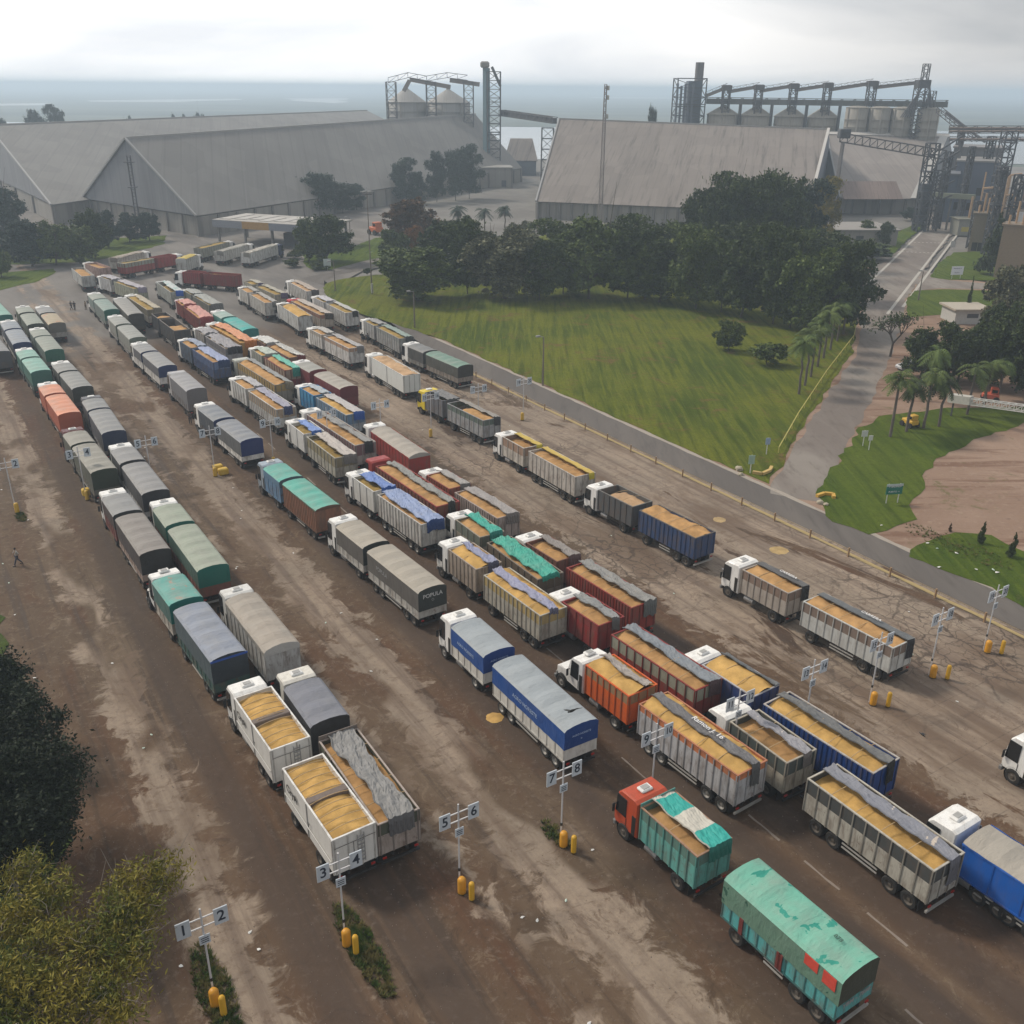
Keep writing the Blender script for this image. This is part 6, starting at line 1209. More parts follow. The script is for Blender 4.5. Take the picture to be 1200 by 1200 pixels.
# --- row D (right) ---------------------------------------------------------------------------
rig([(288.5, 337), (297.5, 342.5), (299, 344), (318.5, 354.5)], 'white lorry at the far end, left of a pair of grain trailers', 'whitish trailer with grain at the far end, in front of the tan one', st=op((.50, .49, .46), g='o', tarp=((.33, .32, .30), .1, 1.2)))
rig([(294.5, 330), (303.5, 333), (306, 334), (329, 345)], 'tan-grey lorry box seen just over the whitish pair at the far end', 'olive-tan trailer with a lavender back behind the whitish pair', cab_on=False, st=op((.33, .31, .25), g='g', tarp=((.36, .34, .28), .0, 1.2), flapc=(.10, .08, .14)))
rig([(345.5, 330), (366.5, 341)], 'white semi lorry standing by the bend of the service road', semi=True, st=op((.50, .49, .47), g='p', tarp=((.37, .31, .26), -.2, 1.2), flapc=(.08, .07, .07)))
rig([(348.5, 352), (383, 368.5)], 'crimson-cab lorry with a long tan box behind the silver tub', semi=True, cab_c=(.52, .03, .04), st=op((.38, .33, .28), fru=.7, u=(.25, .12, .09), g='o', tarp=((.42, .37, .33), -.2, 1.2), flapc=(.05, .04, .035)), z=3.45)
rig([(376, 348), (385, 354), (390, 355), (413.5, 366)], 'white lorry with a lilac-white folded tarp near the road bend', 'white trailer with a yellow-green grain strip and a black tyre mark on its back', st=op((.50, .50, .50), g='g', tarp=((.44, .43, .46), -.6, 1.2)), st2=op((.52, .52, .51), g='g', tarp=((.42, .42, .40), .1, 1.2), flapc=(.02, .02, .02)))
rig([(334, 356), (357.5, 371)], 'silver smooth tub lorry heaped with bright yellow grain', st=op((.46, .47, .46), g='y', gl=.0, heap=1.3, ribs=50, ef=.18), z=3.6)
rig([(371, 385), (386, 391.5), (389, 393), (417, 407.5)], 'white lorry left of the two men, half-open box of grain', 'white trailer with brown grain and a grey tarp strip left of the two men', st=op((.56, .56, .54), fru=.75, u=(.4, .36, .3), g='o', tarp=((.40, .39, .37), -.2, 1.2)), st2=op((.56, .56, .55), ribs=2, fru=.75, u=(.36, .24, .17), g='o', tarp=((.34, .335, .34), .1, 1.2)))
rig([(435, 375), (446.5, 381.5), (448, 382.5), (477, 396)], 'grey lorry with white cab by the kerb, right of the two men', 'steel-grey trailer with a greenish tarp, by the kerb', st=op((.33, .34, .34), g='g', tarp=((.26, .26, .26), -.4, 1.2)), st2=op((.30, .31, .31), fru=.7, u=(.25, .27, .26), g='g', tarp=((.22, .29, .26), -.1, 1.25), flapc=(.05, .055, .055)))
o = rig([(444, 417.5), (482.5, 439.5)], 'large smooth white lorry with a tall cab and peach-coloured grain', semi=True, hgt=3.15, st=op((.60, .62, .60), g='p', gl=.12, ribs=50, dirt=.08, rim=(.6, .6, .58)), z=3.65)
rig([(487, 404), (502, 412.5), (510, 412.5), (546, 428.5)], 'white-cab lorry with a charcoal hood right by the kerb', 'charcoal trailer with a faded green hood by the kerb', st=cv((.20, .20, .19), (.17, .175, .18), (0.06, 0.06, 0.06), fr=.3), st2=cv((.25, .22, .19), (0.14, 0.25, 0.20), (0.07, 0.07, 0.06), (0.035, 0.033, 0.03), fr=.35), z=3.55)
rig([(511, 459.5), (528, 468.5), (533.5, 471), (577, 491)], 'yellow-cab lorry with dark grey empty box', 'grey trailer half full of orange grain behind the yellow-cab lorry', cab_c=(.68, .52, .015), st=op((.13, .135, .15), tarp=((.15, .15, .155), -.4, 1.2), gl=1.1, heap=0, g='g'), st2=op((.30, .31, .32), fru=.68, u=(.10, .14, .12), tarp=((.25, .23, .21), .4, 1.3), g='o', ef=.35, flapc=(.04, .04, .045)), z=3.4)
rig([(599, 510), (622, 524), (635.7, 525.5), (685, 557)], 'white lorry with a yellow strip of tarp, lone pair in the middle right lane', 'rusty white trailer with a mustard-yellow tarp strip and flap', hgt=2.85, st=op((.50, .47, .42), fru=.55, u=(.30, .20, .14), tarp=((.52, .38, .06), .5, 1.2), g='o', gl=.55, heap=.2, flapc=(.5, .42, .03), flap=.3, wr=.5), st2=op((.47, .44, .40), tarp=((.52, .37, .06), .55, 1.15), g='o', gl=.35, heap=.2, flapc=(.45, .38, .03), flap=.6, wr=.5, ribs=.8), z=3.4)
rig([(711.7, 571.5), (748, 592.5), (765.7, 593.5), (828, 627)], 'white-cab lorry with a charcoal steel box and pale orange grain', 'dark blue ribbed trailer heaped with orange grain', hgt=2.7, st=op((.085, .09, .095), ribs=.8, g='p', gl=.35, heap=.6, rim=(.16, .16, .15), ef=.25), st2=op((.028, .06, .15), ribs=.55, g='o', gl=.12, heap=.9, rim=(.10, .10, .10), pk=.8), z=3.3)
o14 = rig([(881, 664), (936.5, 691), (956.7, 699), (1058, 755)], 'white-cab lorry on the cracked concrete, dark tarp strip lettered in white', 'white trailer with brown upper boards on the cracked concrete, lettered tarp strip', hgt=2.9, free=True, st=op((.38, .34, .30), fru=.62, u=(.22, .155, .12), tarp=((.085, .085, .09), .45, 1.25), g='o', gl=.1, heap=.5, ribs=.72, wr=.15, flapc=(.02, .02, .022), flap=1.2, dirt=.3), st2=op((.50, .51, .49), fru=.60, u=(.20, .15, .12), tarp=((.10, .11, .12), .45, 1.25), g='o', gl=.1, heap=.5, ribs=.72, wr=.15, flapc=(.022, .022, .026), flap=1.5, dirt=.3, pk=.85), z=3.3)
for rt_, b_, Lb, zt in o14: lettering(b_, 'CARRERA', .42, flat((.72, .72, .72)), 'top', Lb, zt, -.6, zt + .36, .85)
rig([(1262, 890), (1320, 925)], 'white lorry whose cab front just enters at the right frame edge', hgt=2.9, st=op((.5, .5, .48), g='o'), z=3.4)
# --- lorries manoeuvring at the far end ----------------------------------------------------------
FG = 'grain lorries turning at the far end'
rig([(106, 308), (123, 314)], 'pink-grey open lorry with a white cab turning at the far left', free=True, group=FG, st=op((.38, .26, .23), g='o', gl=.5), z=3.4)
rig([(91, 314), (103, 323.5)], 'silver open trailer of the turning lorry at the far left', free=True, group=FG, cab_on=False, name='grain_trailer', st=op((.40, .41, .40), g='o', gl=.5, ribs=50), z=3.4)
rig([(124, 323.5), (136, 328), (139, 329), (165, 338)], 'white lorry with a purple-grey cover leading the turning pair', 'olive trailer with a purple-grey tarp, turning at the far left', free=True, group=FG, st=op((.48, .48, .48), g='g', tarp=((.36, .35, .38), -.8, 1.2)), st2=op((.33, .34, .26), g='g', tarp=((.36, .34, .37), -.5, 1.25), flapc=(.24, .21, .27)))
rig([(202, 298), (180, 302), (176, 302.5), (141, 308.5)], 'red-boxed lorry with white cab driving right at the far end', 'red and white trailer being towed right at the far end', free=True, group=FG, st=op((.28, .035, .035), g='g', gl=.6), st2=op((.28, .05, .045), fru=.6, u=(.25, .27, .22), g='g', gl=.3, rim=(.45, .45, .42)), z=3.5)
rig([(163, 295.5), (132, 303)], 'cream-sided lorry just behind the red and white trailer, far end', free=True, group=FG, semi=True, st=op((.42, .40, .35), g='o', tarp=((.40, .34, .28), -.4, 1.2)), z=3.5)
rig([(226, 299), (212, 304)], 'short white lorry with a yellow tarp facing the weigh station', free=True, group=FG, hgt=2.95, st=op((.45, .45, .42), tarp=((.55, .42, .08), -1.2, 1.2), flapc=(.42, .42, .40), g='o'), z=3.7)
rig([(217, 318), (239, 319.5), (244, 319), (278, 322.5)], 'dark red lorry driving left across the far end', 'dark red slatted trailer towed left across the far end', free=True, group=FG, st=op((.25, .03, .035), g='g', gl=.6, ribs=.5), st2=op((.22, .03, .03), g='g', gl=.5, ribs=.42), z=3.5)
rig([(263, 283.5), (232, 291)], 'grey open semi lorry, farthest of the three queued at the weigh station', free=True, group=FG, semi=True, cab_c=(.5, .5, .48), st=op((.26, .27, .23), g='g'), z=3.4)
rig([(286, 286.5), (256, 295)], 'white open semi lorry, middle of the three queued at the weigh station', free=True, group=FG, semi=True, st=op((.46, .46, .43), g='g', tarp=((.42, .40, .35), -.2, 1.2)), z=3.4)
rig([(320, 287), (287, 297)], 'bright white semi lorry with a navy cab queued nearest at the weigh station', free=True, group=FG, semi=True, cab_c=(.02, .04, .11), st=op((.60, .60, .58), ribs=50, g='p', tarp=((.50, .47, .40), -.2, 1.2)), z=3.5)
# ------------------------------------------------------------------ lane signs
NUM = flat((0.02, 0.03, 0.05)); PLATE = flat((0.50, 0.55, 0.60), .5); POLE = flat((0.55, 0.55, 0.56), .5)
def bollard(loc, label, h=1.15, r=.17, c=(0.60, 0.30, 0.02), group='yellow bollards'):
    rt = empty('bollard', loc, 0, label, 'bollard', group); MB().lathe([(r, 0), (r, h - .08), (r * .8, h), (.01, h + .03)], 14).build('post', flat(c, .5), rt, True); MB().lathe([(r * 1.05, 0), (r * 1.05, .12)], 14).build('base', flat((.12, .08, .03)), rt)
def lane_sign(a, b, u, v, near, loc=None, skip_base=False):
    where = 'near' if near else 'far'
    p = L(u, v); rt = empty('lane_sign', p, LA, '%s lane sign in the %s row of posts, plates %d and %d' % (ORD[a // 2] if a < 19 else 'rightmost', where, a, b), 'sign', 'lane signs of the %s row' % where)
    MB().bar((0, 0, 0), (0, 0, 5.95), .10, n=8).build('pole', POLE, rt)
    for z in (4.85, 5.4): MB().box(-.56, .56, -.06, -.0, z, z + .05).build('cross_arm', POLE, rt)
    for s, nn in ((-1, a), (1, b)):
        pl = MB().box(s * .88 - .33, s * .88 + .33, -.14, -.065, 4.70, 5.68, c=.01).build('number_plate', PLATE, rt)
        t = link('numeral', text_mesh(str(nn), .80 if nn < 10 else .62, NUM), pl, (s * .88, -.146, 5.19)); t.scale = (.82 if nn > 9 else 1.0, 1, 1.1)
    if near:
        pl = MB().box(-.26, .26, -.12, -.065, 3.85, 4.40, c=.01).build('small_plate', PLATE, rt); m = MB()
        for k in range(3): m.box(-.18, .18, -.128, -.1195, 3.97 + k * .12, 4.02 + k * .12)
        m.build('printed_lines', NUM, pl); MB().bar((0, 0, 1.3), (0, 0, 1.5), .15, n=8).build('black_band', BLK, rt)
for i in range(10):
    v = 5.35 + 6.86 * i; n = 2 * i
    lane_sign(n + 1, n + 2, 35.7, v, True); lane_sign(n + 1, n + 2, 105.2 - .12 * i, v - 1.0 + .07 * i, False)
    nm = 'the %s near lane sign' % (ORD[i] if i < 9 else 'rightmost'); fm = 'the %s far lane sign' % (ORD[i] if i < 9 else 'rightmost')
    MBo = (0.58, 0.27, 0.015)
    rt = empty('bollard', L(35.35, v - .05), 0, 'stout orange-yellow guard drum at the foot of ' + nm, 'bollard', 'orange guard drums'); MB().lathe([(.24, 0), (.24, .95), (.16, 1.08), (.01, 1.1)], 14).build('drum', flat(MBo, .5), rt, True); MB().lathe([(.26, 0), (.26, .1)], 14).build('base', flat((.1, .07, .03)), rt)
    bollard(L(34.6, v + .15 + (.5 if i > 6 else 0)), 'slim yellow post beside the guard drum of ' + nm, 1.25, .16, (0.60, 0.34, 0.02))
    if i not in (2, 5, 6): bollard(L(104.6 - .12 * i, v - .9), 'yellow bollard at the foot of ' + fm, 1.1, .22, (0.52, 0.32, 0.03))
# small heap of yellow blocks by the far 3-4 and 7-8 posts
for (px, py, lab) in ((256, 552, 'crumbled yellow concrete block in the yard below the far 7 and 8 sign'), (262, 556, 'second yellow block leaning beside the crumbled one'), (103, 580, 'knocked-over yellow block under the far 3 and 4 sign'), (45, 1158, 'orange cone-like block half hidden in the yellow-green tree')):
    p = G(px, py); rt = empty('concrete_block', p, .6, lab, 'block'); MB().box(-.55, .55, -.4, .4, 0, .8, c=.12).build('block', flat((.55, .36, .04)), rt)
# bent yellow kerb pieces at the road mouth
for i, (pts_, lab) in enumerate(([((882, 555), (893, 557), (902, 553), (904, 549)), 'bent cream-yellow kerb piece at the left corner of the side road'], [((957, 583), (966, 580), (976, 581), (977, 585)), 'bent yellow kerb piece at the right corner of the side road'])):
    P = [G(*q) for q in pts_]; rt = empty('kerb_piece', P[0], 0, lab, 'kerb'); m = MB()
    for a, b in zip(P[:-1], P[1:]): m.bar(a - P[0] + Vector((0, 0, .18)), b - P[0] + Vector((0, 0, .18)), .36)
    m.build('kerb', flat((.52, .36, .12) if i == 0 else (.55, .33, .05)), rt)
for k, (px, py, s_) in enumerate(((866, 551, .5), (868, 557, .35), (961, 590, .4), (968, 592, .3))):
    p = G(px, py); rt = empty('boulder', p, k, ('larger pale boulder at the left road corner', 'smaller pale boulder at the left road corner', 'larger stone at the right road corner', 'smaller stone at the right road corner')[k], 'boulder'); bm = bmesh.new(); bmesh.ops.create_icosphere(bm, subdivisions=2, radius=s_)
    for v_ in bm.verts: v_.co *= random.uniform(.8, 1.15); v_.co.z *= .7
    me = bpy.data.meshes.new('stone'); bm.to_mesh(me); bm.free(); me.materials.append(flat((.36, .32, .24), .9)); link('stone', me, rt, (0, 0, s_ * .35))
# low barrier along the kerb
rt = empty('low_barrier', L(70, 71.2), 0, 'long low steel barrier with rusty posts between the yard and the service road', 'barrier'); O = rt.location.copy(); m = MB(); m.bar(L(-25, 71.2, .75) - O, L(135, 71.2, .75) - O, .05); m.build('rail', flat((.25, .20, .13)), rt)
pm = MB().box(-.07, .07, -.07, .07, -.05, .95).mesh('post', flat((.30, .19, .10)))
for k in range(34): link('post', pm, rt, L(-24 + k * 4.8, 71.2) - O)
rt = empty('pipe_railing', G(912, 532), 0, 'low yellow pipe railing along the lawn edge by the side road', 'railing'); O = rt.location.copy(); pp = [G(912, 531), G(935, 490), (G(968, 440)), G(1000, 398), G(1003, 385)]; YP = flat((.42, .37, .10)); m = MB()
for a, b in zip(pp[:-1], pp[1:]): m.bar(a - O + Vector((0, 0, .8)), b - O + Vector((0, 0, .8)), .11)
m.build('rail', YP, rt); pm = MB().bar((0, 0, 0), (0, 0, .8), .09).mesh('post', YP)
for a, b in zip(pp[:-1], pp[1:]):
    k = max(1, int((b - a).length / 4))
    for j in range(k): link('post', pm, rt, a.lerp(b, j / k) - O)
# road signs
def road_sign(px, py, h, w, ph, c, label, legs=1, text=None, rz=0.25, tc=(.6, .6, .6), name='road_sign', size=.3):
    p = G(px, py); rt = empty(name, p, rz, label, 'sign'); xs = (0,) if legs == 1 else (-w * .35, w * .35)
    for x in xs: MB().bar((x, .05, 0), (x, .05, h), .09).build('post', POLE, rt)
    pl = MB().box(-w / 2, w / 2, -.05, 0, h - ph, h, c=.01).build('panel', flat(c, .5), rt)
    if text:
        for k, t_ in enumerate(text): link('lettering', text_mesh(t_, size, flat(tc)), pl, (0, -.056, h - ph + ph * (1 - (k + .5) / len(text))))
    return rt, pl
rt, pl = road_sign(1045, 590, 2.3, 1.9, 1.2, (.01, .16, .12), 'green direction sign with white text on two posts on the corner lawn', 2, ['← BALANZA', 'PUERTO →'], .15, size=.26); MB().box(-.95, .95, -.07, -.051, 2.05, 2.3).build('top_band', flat((.45, .5, .52)), pl)
road_sign(1011, 523, 2.1, .8, .8, (.5, .52, .5), 'left small white square sign on the grass corner', 1, None, .1); road_sign(1018, 528, 2.0, .55, .65, (.55, .56, .54), 'right small white sign on the grass corner, on a taller post', 1, None, .1)
road_sign(879, 555, 2.3, .75, 1.1, (.30, .42, .33), 'pale green-grey sign on a post at the lawn corner', 1, None, .1); road_sign(898, 533, 2.2, .6, .85, (.28, .36, .50), 'blue round-topped sign on a post near the lawn corner', 1, None, .1)
road_sign(1120, 327, 3.0, 3.2, 2.0, (.6, .63, .66), 'large white notice board on the small lawn', 2, ['BIENVENIDOS', 'PLANTA'], .2, (.1, .12, .2), 'notice_board', .35); road_sign(1116, 292, 2.3, 1.6, 1.8, (.5, .5, .5), 'white box sign at the roadside beyond the notice board', 1, None, .2)
road_sign(384, 317, 2.8, 1.8, 1.8, (.42, .48, .46), 'pale blank sign on the grass by the clipped bushes', 1, None, .2)
# light poles
def lamp(px, py, top, label, heads=2, name='lamp_post'):
    p = G(px, py); lo, hi = 1, 40
    for _ in range(30):
        md = (lo + hi) / 2; v = Vector((p.x, p.y, md)) - Vector((0, 0, H)); yy = 600 - CF * v.dot(UP) / v.dot(FWD)
        if yy > top: lo = md
        else: hi = md
    rt = empty(name, p, LA, label, 'lamp post'); MB().bar((0, 0, 0), (0, 0, lo), .32, n=8, w2=.16).build('pole', flat((.17, .14, .12)), rt)
    for k in range(heads):
        a = (k + .5) / heads * 6.28; MB().bar((0, 0, lo), (math.cos(a) * .9, math.sin(a) * .9, lo + .2), .08).box(math.cos(a) * 1.0 - .35, math.cos(a) * 1.0 + .35, math.sin(a) * 1.0 - .2, math.sin(a) * 1.0 + .2, lo + .1, lo + .35, c=.05).build('lamp_head', flat((.25, .25, .25)), rt)
    return rt, lo
rt, h = lamp(436, 345, 226, 'tall floodlight mast at the left tip of the grove', 6, 'floodlight_mast'); MB().box(-.8, .8, -.8, .8, h - .3, h - .15).build('platform', LAT, rt); MB().box(-.35, .1, -.6, -.3, .4, 2.4, c=.05).build('control_box', LGREY, rt)
lamp(393, 341, 307, 'thin post on the grass point by the road bend', 1); lamp(486, 384, 342, 'thin lamp post on the lawn edge behind the charcoal lorry', 1); lamp(636, 452, 395, 'lamp post on the lawn edge above the far 19 and 20 sign', 1)
lamp(1076, 352, 318, 'thin pole at the start of the road branch', 1); lamp(411, 285, 255, 'wooden pole behind the round dark tree', 1)
# white lattice boom across the palms
A_ = G(1112, 470, 2.0); B_ = G(1235, 487, 3.4); rt = empty('lattice_boom', (A_.x, A_.y, 0), 0, 'white lattice boom lying across behind the palms at the right', 'boom'); O = rt.location.copy(); m = MB(); truss(m, A_.lerp(B_, .22) - O, B_ - O, .8, .8, .9, .12); m.build('lattice', flat((.55, .55, .53)), rt); m = MB(); m.bar(A_ - O + Vector((0, 0, .5)), A_.lerp(B_, .22) - O + Vector((0, 0, .5)), 1.1); m.build('boom_base', flat((.5, .49, .45)), rt)
for k in (.05, .95): c = A_.lerp(B_, k) - O; MB().bar((c.x, c.y, 0), c, .18).build('support', LAT, rt)
# ------------------------------------------------------------------ cars and machines
def car(p, rz, c, label, name='parked_car'):
    rt = empty(name, p, rz, label, 'car'); prof = [(-2.1, .35), (2.1, .35), (2.15, .65), (1.95, .85), (1.0, .98), (.45, 1.42), (-1.0, 1.45), (-1.85, 1.0), (-2.12, .9)]; m = MB(); n_ = len(prof)
    for x, k in ((-.84, .97), (-.78, 1), (.78, 1), (.84, .97)): m.v += [((x * (.86 if z > 1.2 else 1)), y * k, .35 + (z - .35) * k) for y, z in prof]
    for r in range(3):
        for i in range(n_): a = r * n_ + i; b = r * n_ + (i + 1) % n_; m.f.append((a, b, b + n_, a + n_)); m.m.append(0)
    m.f += [tuple(range(n_))[::-1], tuple(3 * n_ + i for i in range(n_))]; m.m += [0, 0]; bd = m.build('body', paint(c, .25, .1), rt)
    for nm, pts_ in (('windscreen', [(-.66, 1.0, 1.0), (.66, 1.0, 1.0), (.6, .52, 1.40), (-.6, .52, 1.40)]), ('rear_window', [(-.6, -1.08, 1.42), (.6, -1.08, 1.42), (.66, -1.75, 1.06), (-.66, -1.75, 1.06)])):
        MB().add([(x, y, z + .015) for x, y, z in pts_] + [(x, y, z - .03) for x, y, z in pts_], [(0, 1, 2, 3), (7, 6, 5, 4), (0, 4, 5, 1), (1, 5, 6, 2), (2, 6, 7, 3), (3, 7, 4, 0)]).build(nm, GLASS, bd)
    for s in (-1, 1): MB().box(s * .78 - .05, s * .78 + .05, -1.3, .6, 1.02, 1.30).build('side_window', GLASS, bd)
    wm = MB().lathe([(.01, -.1), (.2, -.1), (.31, -.1), (.33, 0), (.31, .1), (.2, .1), (.01, .1)], 16, 0, 'X').mesh('wheel', TYRE)
    for x in (-.78, .78):
        for y in (-1.35, 1.35): link('wheel', wm, rt, (x, y, .33))
car(G(1065, 433), 1.9, (.45, .46, .48), 'silver car parked in the shade behind the first palms'); car(G(1007, 305), 2.2, (.62, .62, .62), 'white car parked by the hedge beside the main road')
CR = ['first', 'second', 'third', 'fourth']
for i, (px, py, c) in enumerate(((925, 290, (.5, .5, .5)), (938, 292, (.12, .12, .13)), (950, 294, (.6, .6, .6)), (972, 283, (.55, .55, .55)))): car(G(px, py), 1.5, c, '%s car from the left in the car park behind the tall trees' % CR[i])
def machine(p, rz, c, label, name, s_=1.0):
    rt = empty(name, p, rz, label, 'machine'); MB().box(-.9 * s_, .9 * s_, -1.3 * s_, 1.5 * s_, .6 * s_, 1.5 * s_, c=.1).build('body', flat(c), rt); cb = MB().box(-.75 * s_, .75 * s_, -1.1 * s_, .2 * s_, 1.51 * s_, 2.5 * s_, c=.08).build('cab', flat(dk(c, .9)), rt)
    MB().box(-.78 * s_, .78 * s_, -.9 * s_, .0, 1.75 * s_, 2.3 * s_).build('window', GLASS, cb); wm = MB().lathe([(.01, -.2 * s_), (.5 * s_, -.2 * s_), (.55 * s_, 0), (.5 * s_, .2 * s_), (.01, .2 * s_)], 16, 0, 'X').mesh('wheel', TYRE)
    for x in (-.95 * s_, .95 * s_):
        for y in (-.9 * s_, 1.1 * s_): link('wheel', wm, rt, (x, y, .54 * s_))
machine(G(1066, 500), .4, (.60, .36, .03), 'small yellow machine standing between the palm trunks', 'yard_machine', .7); machine(G(1160, 470), 1.2, (.5, .10, .05), 'red and white machine beside the white lattice boom', 'yard_machine', .8); machine(G(441, 275), .7, (.55, .14, .05), 'orange loader on the paved yard beyond the lamp mast', 'wheel_loader', 1.5)
# ------------------------------------------------------------------ people
def person(p, rz, label, shirt, trousers, stride=.35, skin=(.30, .18, .12), hair=(.02, .015, .012), arm=.3):
    rt = empty('person', p, rz, label, 'person')
    J = {'pel': (0, 0, .93), 'wai': (0, .01, 1.08), 'che': (0, .02, 1.32), 'nec': (0, .02, 1.50), 'hd': (0, .04, 1.60), 'top': (0, .04, 1.74), 'sL': (-.19, .0, 1.43), 'sR': (.19, .0, 1.43), 'eL': (-.25, -arm * .45, 1.17), 'eR': (.25, arm * .45, 1.17), 'hL': (-.26, -arm * .25, .93), 'hR': (.26, arm * .95, .95), 'fL': (-.265, -arm * .2, .83), 'fR': (.265, arm * 1.1, .86),
         'tL': (-.10, 0, .90), 'tR': (.10, 0, .90), 'kL': (-.11, stride * .5, .50), 'kR': (.11, -stride * .25, .50), 'aL': (-.11, stride * .85, .09), 'aR': (.11, -stride * .95, .13), 'oL': (-.12, stride * .85 + .17, .04), 'oR': (.12, -stride * .95 + .15, .05)}
    Rd = dict(pel=.13, wai=.12, che=.145, nec=.055, hd=.085, top=.075, sL=.065, sR=.065, eL=.042, eR=.042, hL=.03, hR=.03, fL=.028, fR=.028, tL=.09, tR=.09, kL=.058, kR=.058, aL=.04, aR=.04, oL=.035, oR=.035)
    Eg = [('pel', 'wai'), ('wai', 'che'), ('che', 'nec'), ('nec', 'hd'), ('hd', 'top'), ('che', 'sL'), ('sL', 'eL'), ('eL', 'hL'), ('hL', 'fL'), ('che', 'sR'), ('sR', 'eR'), ('eR', 'hR'), ('hR', 'fR'), ('pel', 'tL'), ('tL', 'kL'), ('kL', 'aL'), ('aL', 'oL'), ('pel', 'tR'), ('tR', 'kR'), ('kR', 'aR'), ('aR', 'oR')]
    def skinned(name, keys, extra, mat, root, par):
        ks = [k for k in J if k in keys]; ix = {k: i for i, k in enumerate(ks)}; me = bpy.data.meshes.new(name); me.from_pydata([J[k] for k in ks], [(ix[a], ix[b]) for a, b in Eg if a in ix and b in ix], []); me.materials.append(mat); o = link(name, me, par)
        s_ = o.modifiers.new('skin', 'SKIN'); s_.use_smooth_shade = True
        for k, sv in zip(ks, me.skin_vertices[0].data): r = Rd[k] + extra; sv.radius = (r, r * (.8 if k in ('che', 'wai', 'pel') else 1)); sv.use_root = (k == root)
        o.modifiers.new('sub', 'SUBSURF').levels = 1; o.modifiers['sub'].render_levels = 2; return o
    b = skinned('body', list(J), 0, flat(skin, .6), 'pel', rt)
    skinned('shirt', ['wai', 'che', 'sL', 'sR', 'eL', 'eR', 'pel'], .018, flat(shirt, .8), 'pel', b); skinned('trousers', ['pel', 'tL', 'tR', 'kL', 'kR', 'aL', 'aR'], .02, flat(trousers, .8), 'pel', b)
    hm = MB(); hm.lathe([(.01, .125), (.06, .11), (.095, .05), (.10, 0), (.085, -.04)], 12, 0, 'Z', (0, .015, 1.665)); hm.build('hair', flat(hair, .8), b, True)
    for s in (-1, 1): MB().box(s * .115 - .045, s * .115 + .045, (J['aL'] if s < 0 else J['aR'])[1] - .07, (J['aL'] if s < 0 else J['aR'])[1] + .2, 0, .09, c=.03).build('shoe', BLK, b)
person(G(21.5, 662), 2.4, 'man in a light shirt and dark trousers walking alone at the left', (.42, .40, .36), (.05, .055, .08), .42)
person(G(84, 363), -.6, 'left one of the two dark-clothed walkers at the far left', (.03, .03, .035), (.03, .03, .04)); person(G(88, 363.5), .3, 'right one of the two dark-clothed walkers at the far left', (.05, .045, .05), (.03, .03, .035)); person(G(101, 363), 1.2, 'person in khaki standing near the far covered lorries', (.25, .19, .12), (.12, .09, .06), .08)
person(G(223.5, 497), .5, 'driver in dark clothes standing at the open door of the lavender-grey lorry', (.10, .07, .06), (.04, .04, .05), .1); person(G(425, 401), .2, 'left one of the two men standing behind the white trailers', (.03, .03, .03), (.04, .04, .05), .08); person(G(431, 402), -.4, 'right one of the two men standing behind the white trailers', (.08, .08, .085), (.03, .03, .03), .08)
# ------------------------------------------------------------------ birds, litter, spilled grain
def bird(p, rz, s_, label, tilt=.5):
    rt = empty('bird', p, rz, label, 'bird'); rt.rotation_euler = (0.25, tilt, rz); m = MB(); m.lathe([(.005, -.22), (.03, -.16), (.05, -.02), (.045, .08), (.028, .13), (.033, .17), (.012, .215), (.002, .235)], 10, 0, 'Y'); m.v = [(x * s_, y * s_, z * s_) for x, y, z in m.v]; b = m.build('body', BLK, rt, True)
    for s in (-1, 1):
        w = [(0, .09, 0), (.16, .14, .05), (.30, .06, .07), (.42, -.10, .04), (.26, -.06, .05), (.14, -.05, .03), (0, -.07, 0)]; q = MB(); q.add([(s * x * s_, y * s_, z * s_) for x, y, z in w] + [(s * x * s_, y * s_, (z + .012) * s_) for x, y, z in w], [tuple(range(7)), tuple(range(13, 6, -1))] + [(i, (i + 1) % 7, 7 + (i + 1) % 7, 7 + i) for i in range(7)]); q.build('wing', BLK, b)
    q = MB(); q.add([(-.02 * s_, -.15 * s_, 0), (.02 * s_, -.15 * s_, 0), (.07 * s_, -.34 * s_, 0), (0, -.30 * s_, 0.004), (-.07 * s_, -.34 * s_, 0)], [(0, 4, 3, 2, 1)]); o = q.build('tail', BLK, b); thick(o, .008)
bird(D(670, 833, 34), 2.5, 1.25, 'black bird gliding above the blue hooded trailer'); bird(D(1081, 861, 40), .8, .75, 'smaller black bird flying low over the cracked concrete')
def heap(px, py, r, label, c=GR['y'], flatn=.10):
    p = G(px, py); bm = bmesh.new(); rs = random.Random(int(px)); vs = [bm.verts.new((0, 0, flatn))]; rings = []
    for k in range(1, 6): rings.append([bm.verts.new((math.cos(a * .314) * r * k / 5 * rs.uniform(.9, 1.1), math.sin(a * .314) * r * k / 5 * rs.uniform(.9, 1.1), max(0.004, flatn * (1 - (k / 5) ** 2)))) for a in range(20)])
    for a in range(20):
        bm.faces.new((vs[0], rings[0][a], rings[0][(a + 1) % 20]))
        for k in range(4): bm.faces.new((rings[k][a], rings[k + 1][a], rings[k + 1][(a + 1) % 20], rings[k][(a + 1) % 20]))
    me = bpy.data.meshes.new('spilled_grain'); bm.to_mesh(me); bm.free(); me.materials.append(grainm(c)); o = link('spilled_grain', me, None, p); tag(o, label, 'grain heap', None, 'stuff')
heap(580, 841, .62, 'round patch of spilled yellow grain beside the long blue trailer'); heap(913, 645, .9, 'thin patch of spilled grain on the concrete above the lettered lorry', (.42, .30, .14), .03); heap(843, 609, .7, 'pale spill of grain near the kerb past the dark blue trailer', (.40, .29, .15), .03)
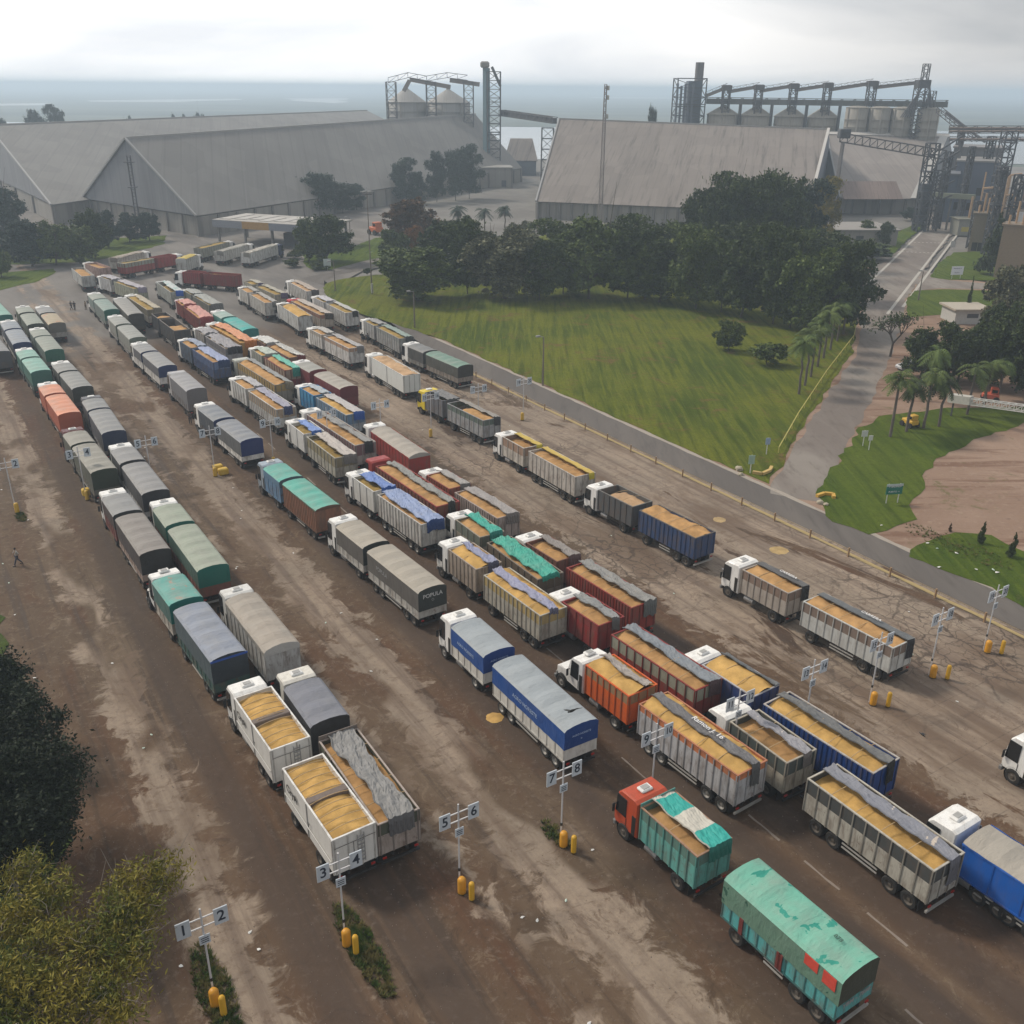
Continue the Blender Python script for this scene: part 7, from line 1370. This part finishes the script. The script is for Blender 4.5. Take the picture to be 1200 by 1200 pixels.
rs = random.Random(11)
lm = []
for k in range(4):
    m = MB(); n_ = 6; m.add([(math.cos(i / n_ * 6.28) * rs.uniform(.06, .16), math.sin(i / n_ * 6.28) * rs.uniform(.04, .12), rs.uniform(.01, .06)) for i in range(n_)] + [(0, 0, .06)], [(i, (i + 1) % n_, n_) for i in range(n_)]); lm.append(m.mesh('litter', flat((.62, .62, .60) if k != 1 else (.45, .55, .48), .6)))
for k in range(60):
    u = rs.uniform(18, 120); v = rs.choice((rs.uniform(-2, 10), rs.uniform(18, 27), rs.uniform(50, 70), rs.uniform(0, 70))); o = link('litter', lm[k % 4], None, L(u, v, .012), rs.uniform(0, 6)); tag(o, 'scrap of pale paper or plastic lying on the yard ground', 'litter', 'scattered litter scraps')
for i, (px, py) in enumerate(((1087, 637), (1098, 643), (1121, 649), (1101, 665), (1144, 668), (1164, 668), (1168, 671), (1033, 616))): o = link('litter', lm[i % 4], None, G(px, py, .06), i); o.scale = (1.6, 1.6, 2); tag(o, 'white scrap lying in the grass by the main road', 'litter', 'scraps in the corner grass')
# gravel crumbs on the dirt (too many to count)
m = MB(); 
for _ in range(5200):
    u = rs.uniform(14, 75); v = rs.uniform(-3, 70); p = L(u, v); s_ = rs.uniform(.015, .055); m.add([(p.x - s_, p.y, 0), (p.x + s_ * .6, p.y - s_, 0), (p.x + s_ * .5, p.y + s_, 0), (p.x, p.y, s_ * 1.1)], [(0, 1, 3), (1, 2, 3), (2, 0, 3)])
o = m.build('gravel', flat((.20, .16, .13), .95)); tag(o, 'loose gravel scattered over the yard', 'gravel', None, 'stuff')
# ------------------------------------------------------------------ haze
hz = MB().box(-13000, 13000, -400, 14000, -2.2, 54.5).mesh('haze', [])
hm = bpy.data.materials.new('haze'); hm.use_nodes = True; t = hm.node_tree; t.nodes.clear(); o_ = t.nodes.new('ShaderNodeOutputMaterial'); pv = t.nodes.new('ShaderNodeVolumePrincipled')
pv.inputs['Color'].default_value = (0.70, 0.85, 1.0, 1); pv.inputs['Density'].default_value = 0.00048; pv.inputs['Anisotropy'].default_value = 0.2; t.links.new(pv.outputs[0], o_.inputs['Volume'])
hz.materials.clear(); hz.materials.append(hm); ho = link('haze', hz); ho['kind'] = 'stuff'
for o in list(bpy.data.objects):
    if 'Lb' in o: del o['Lb']
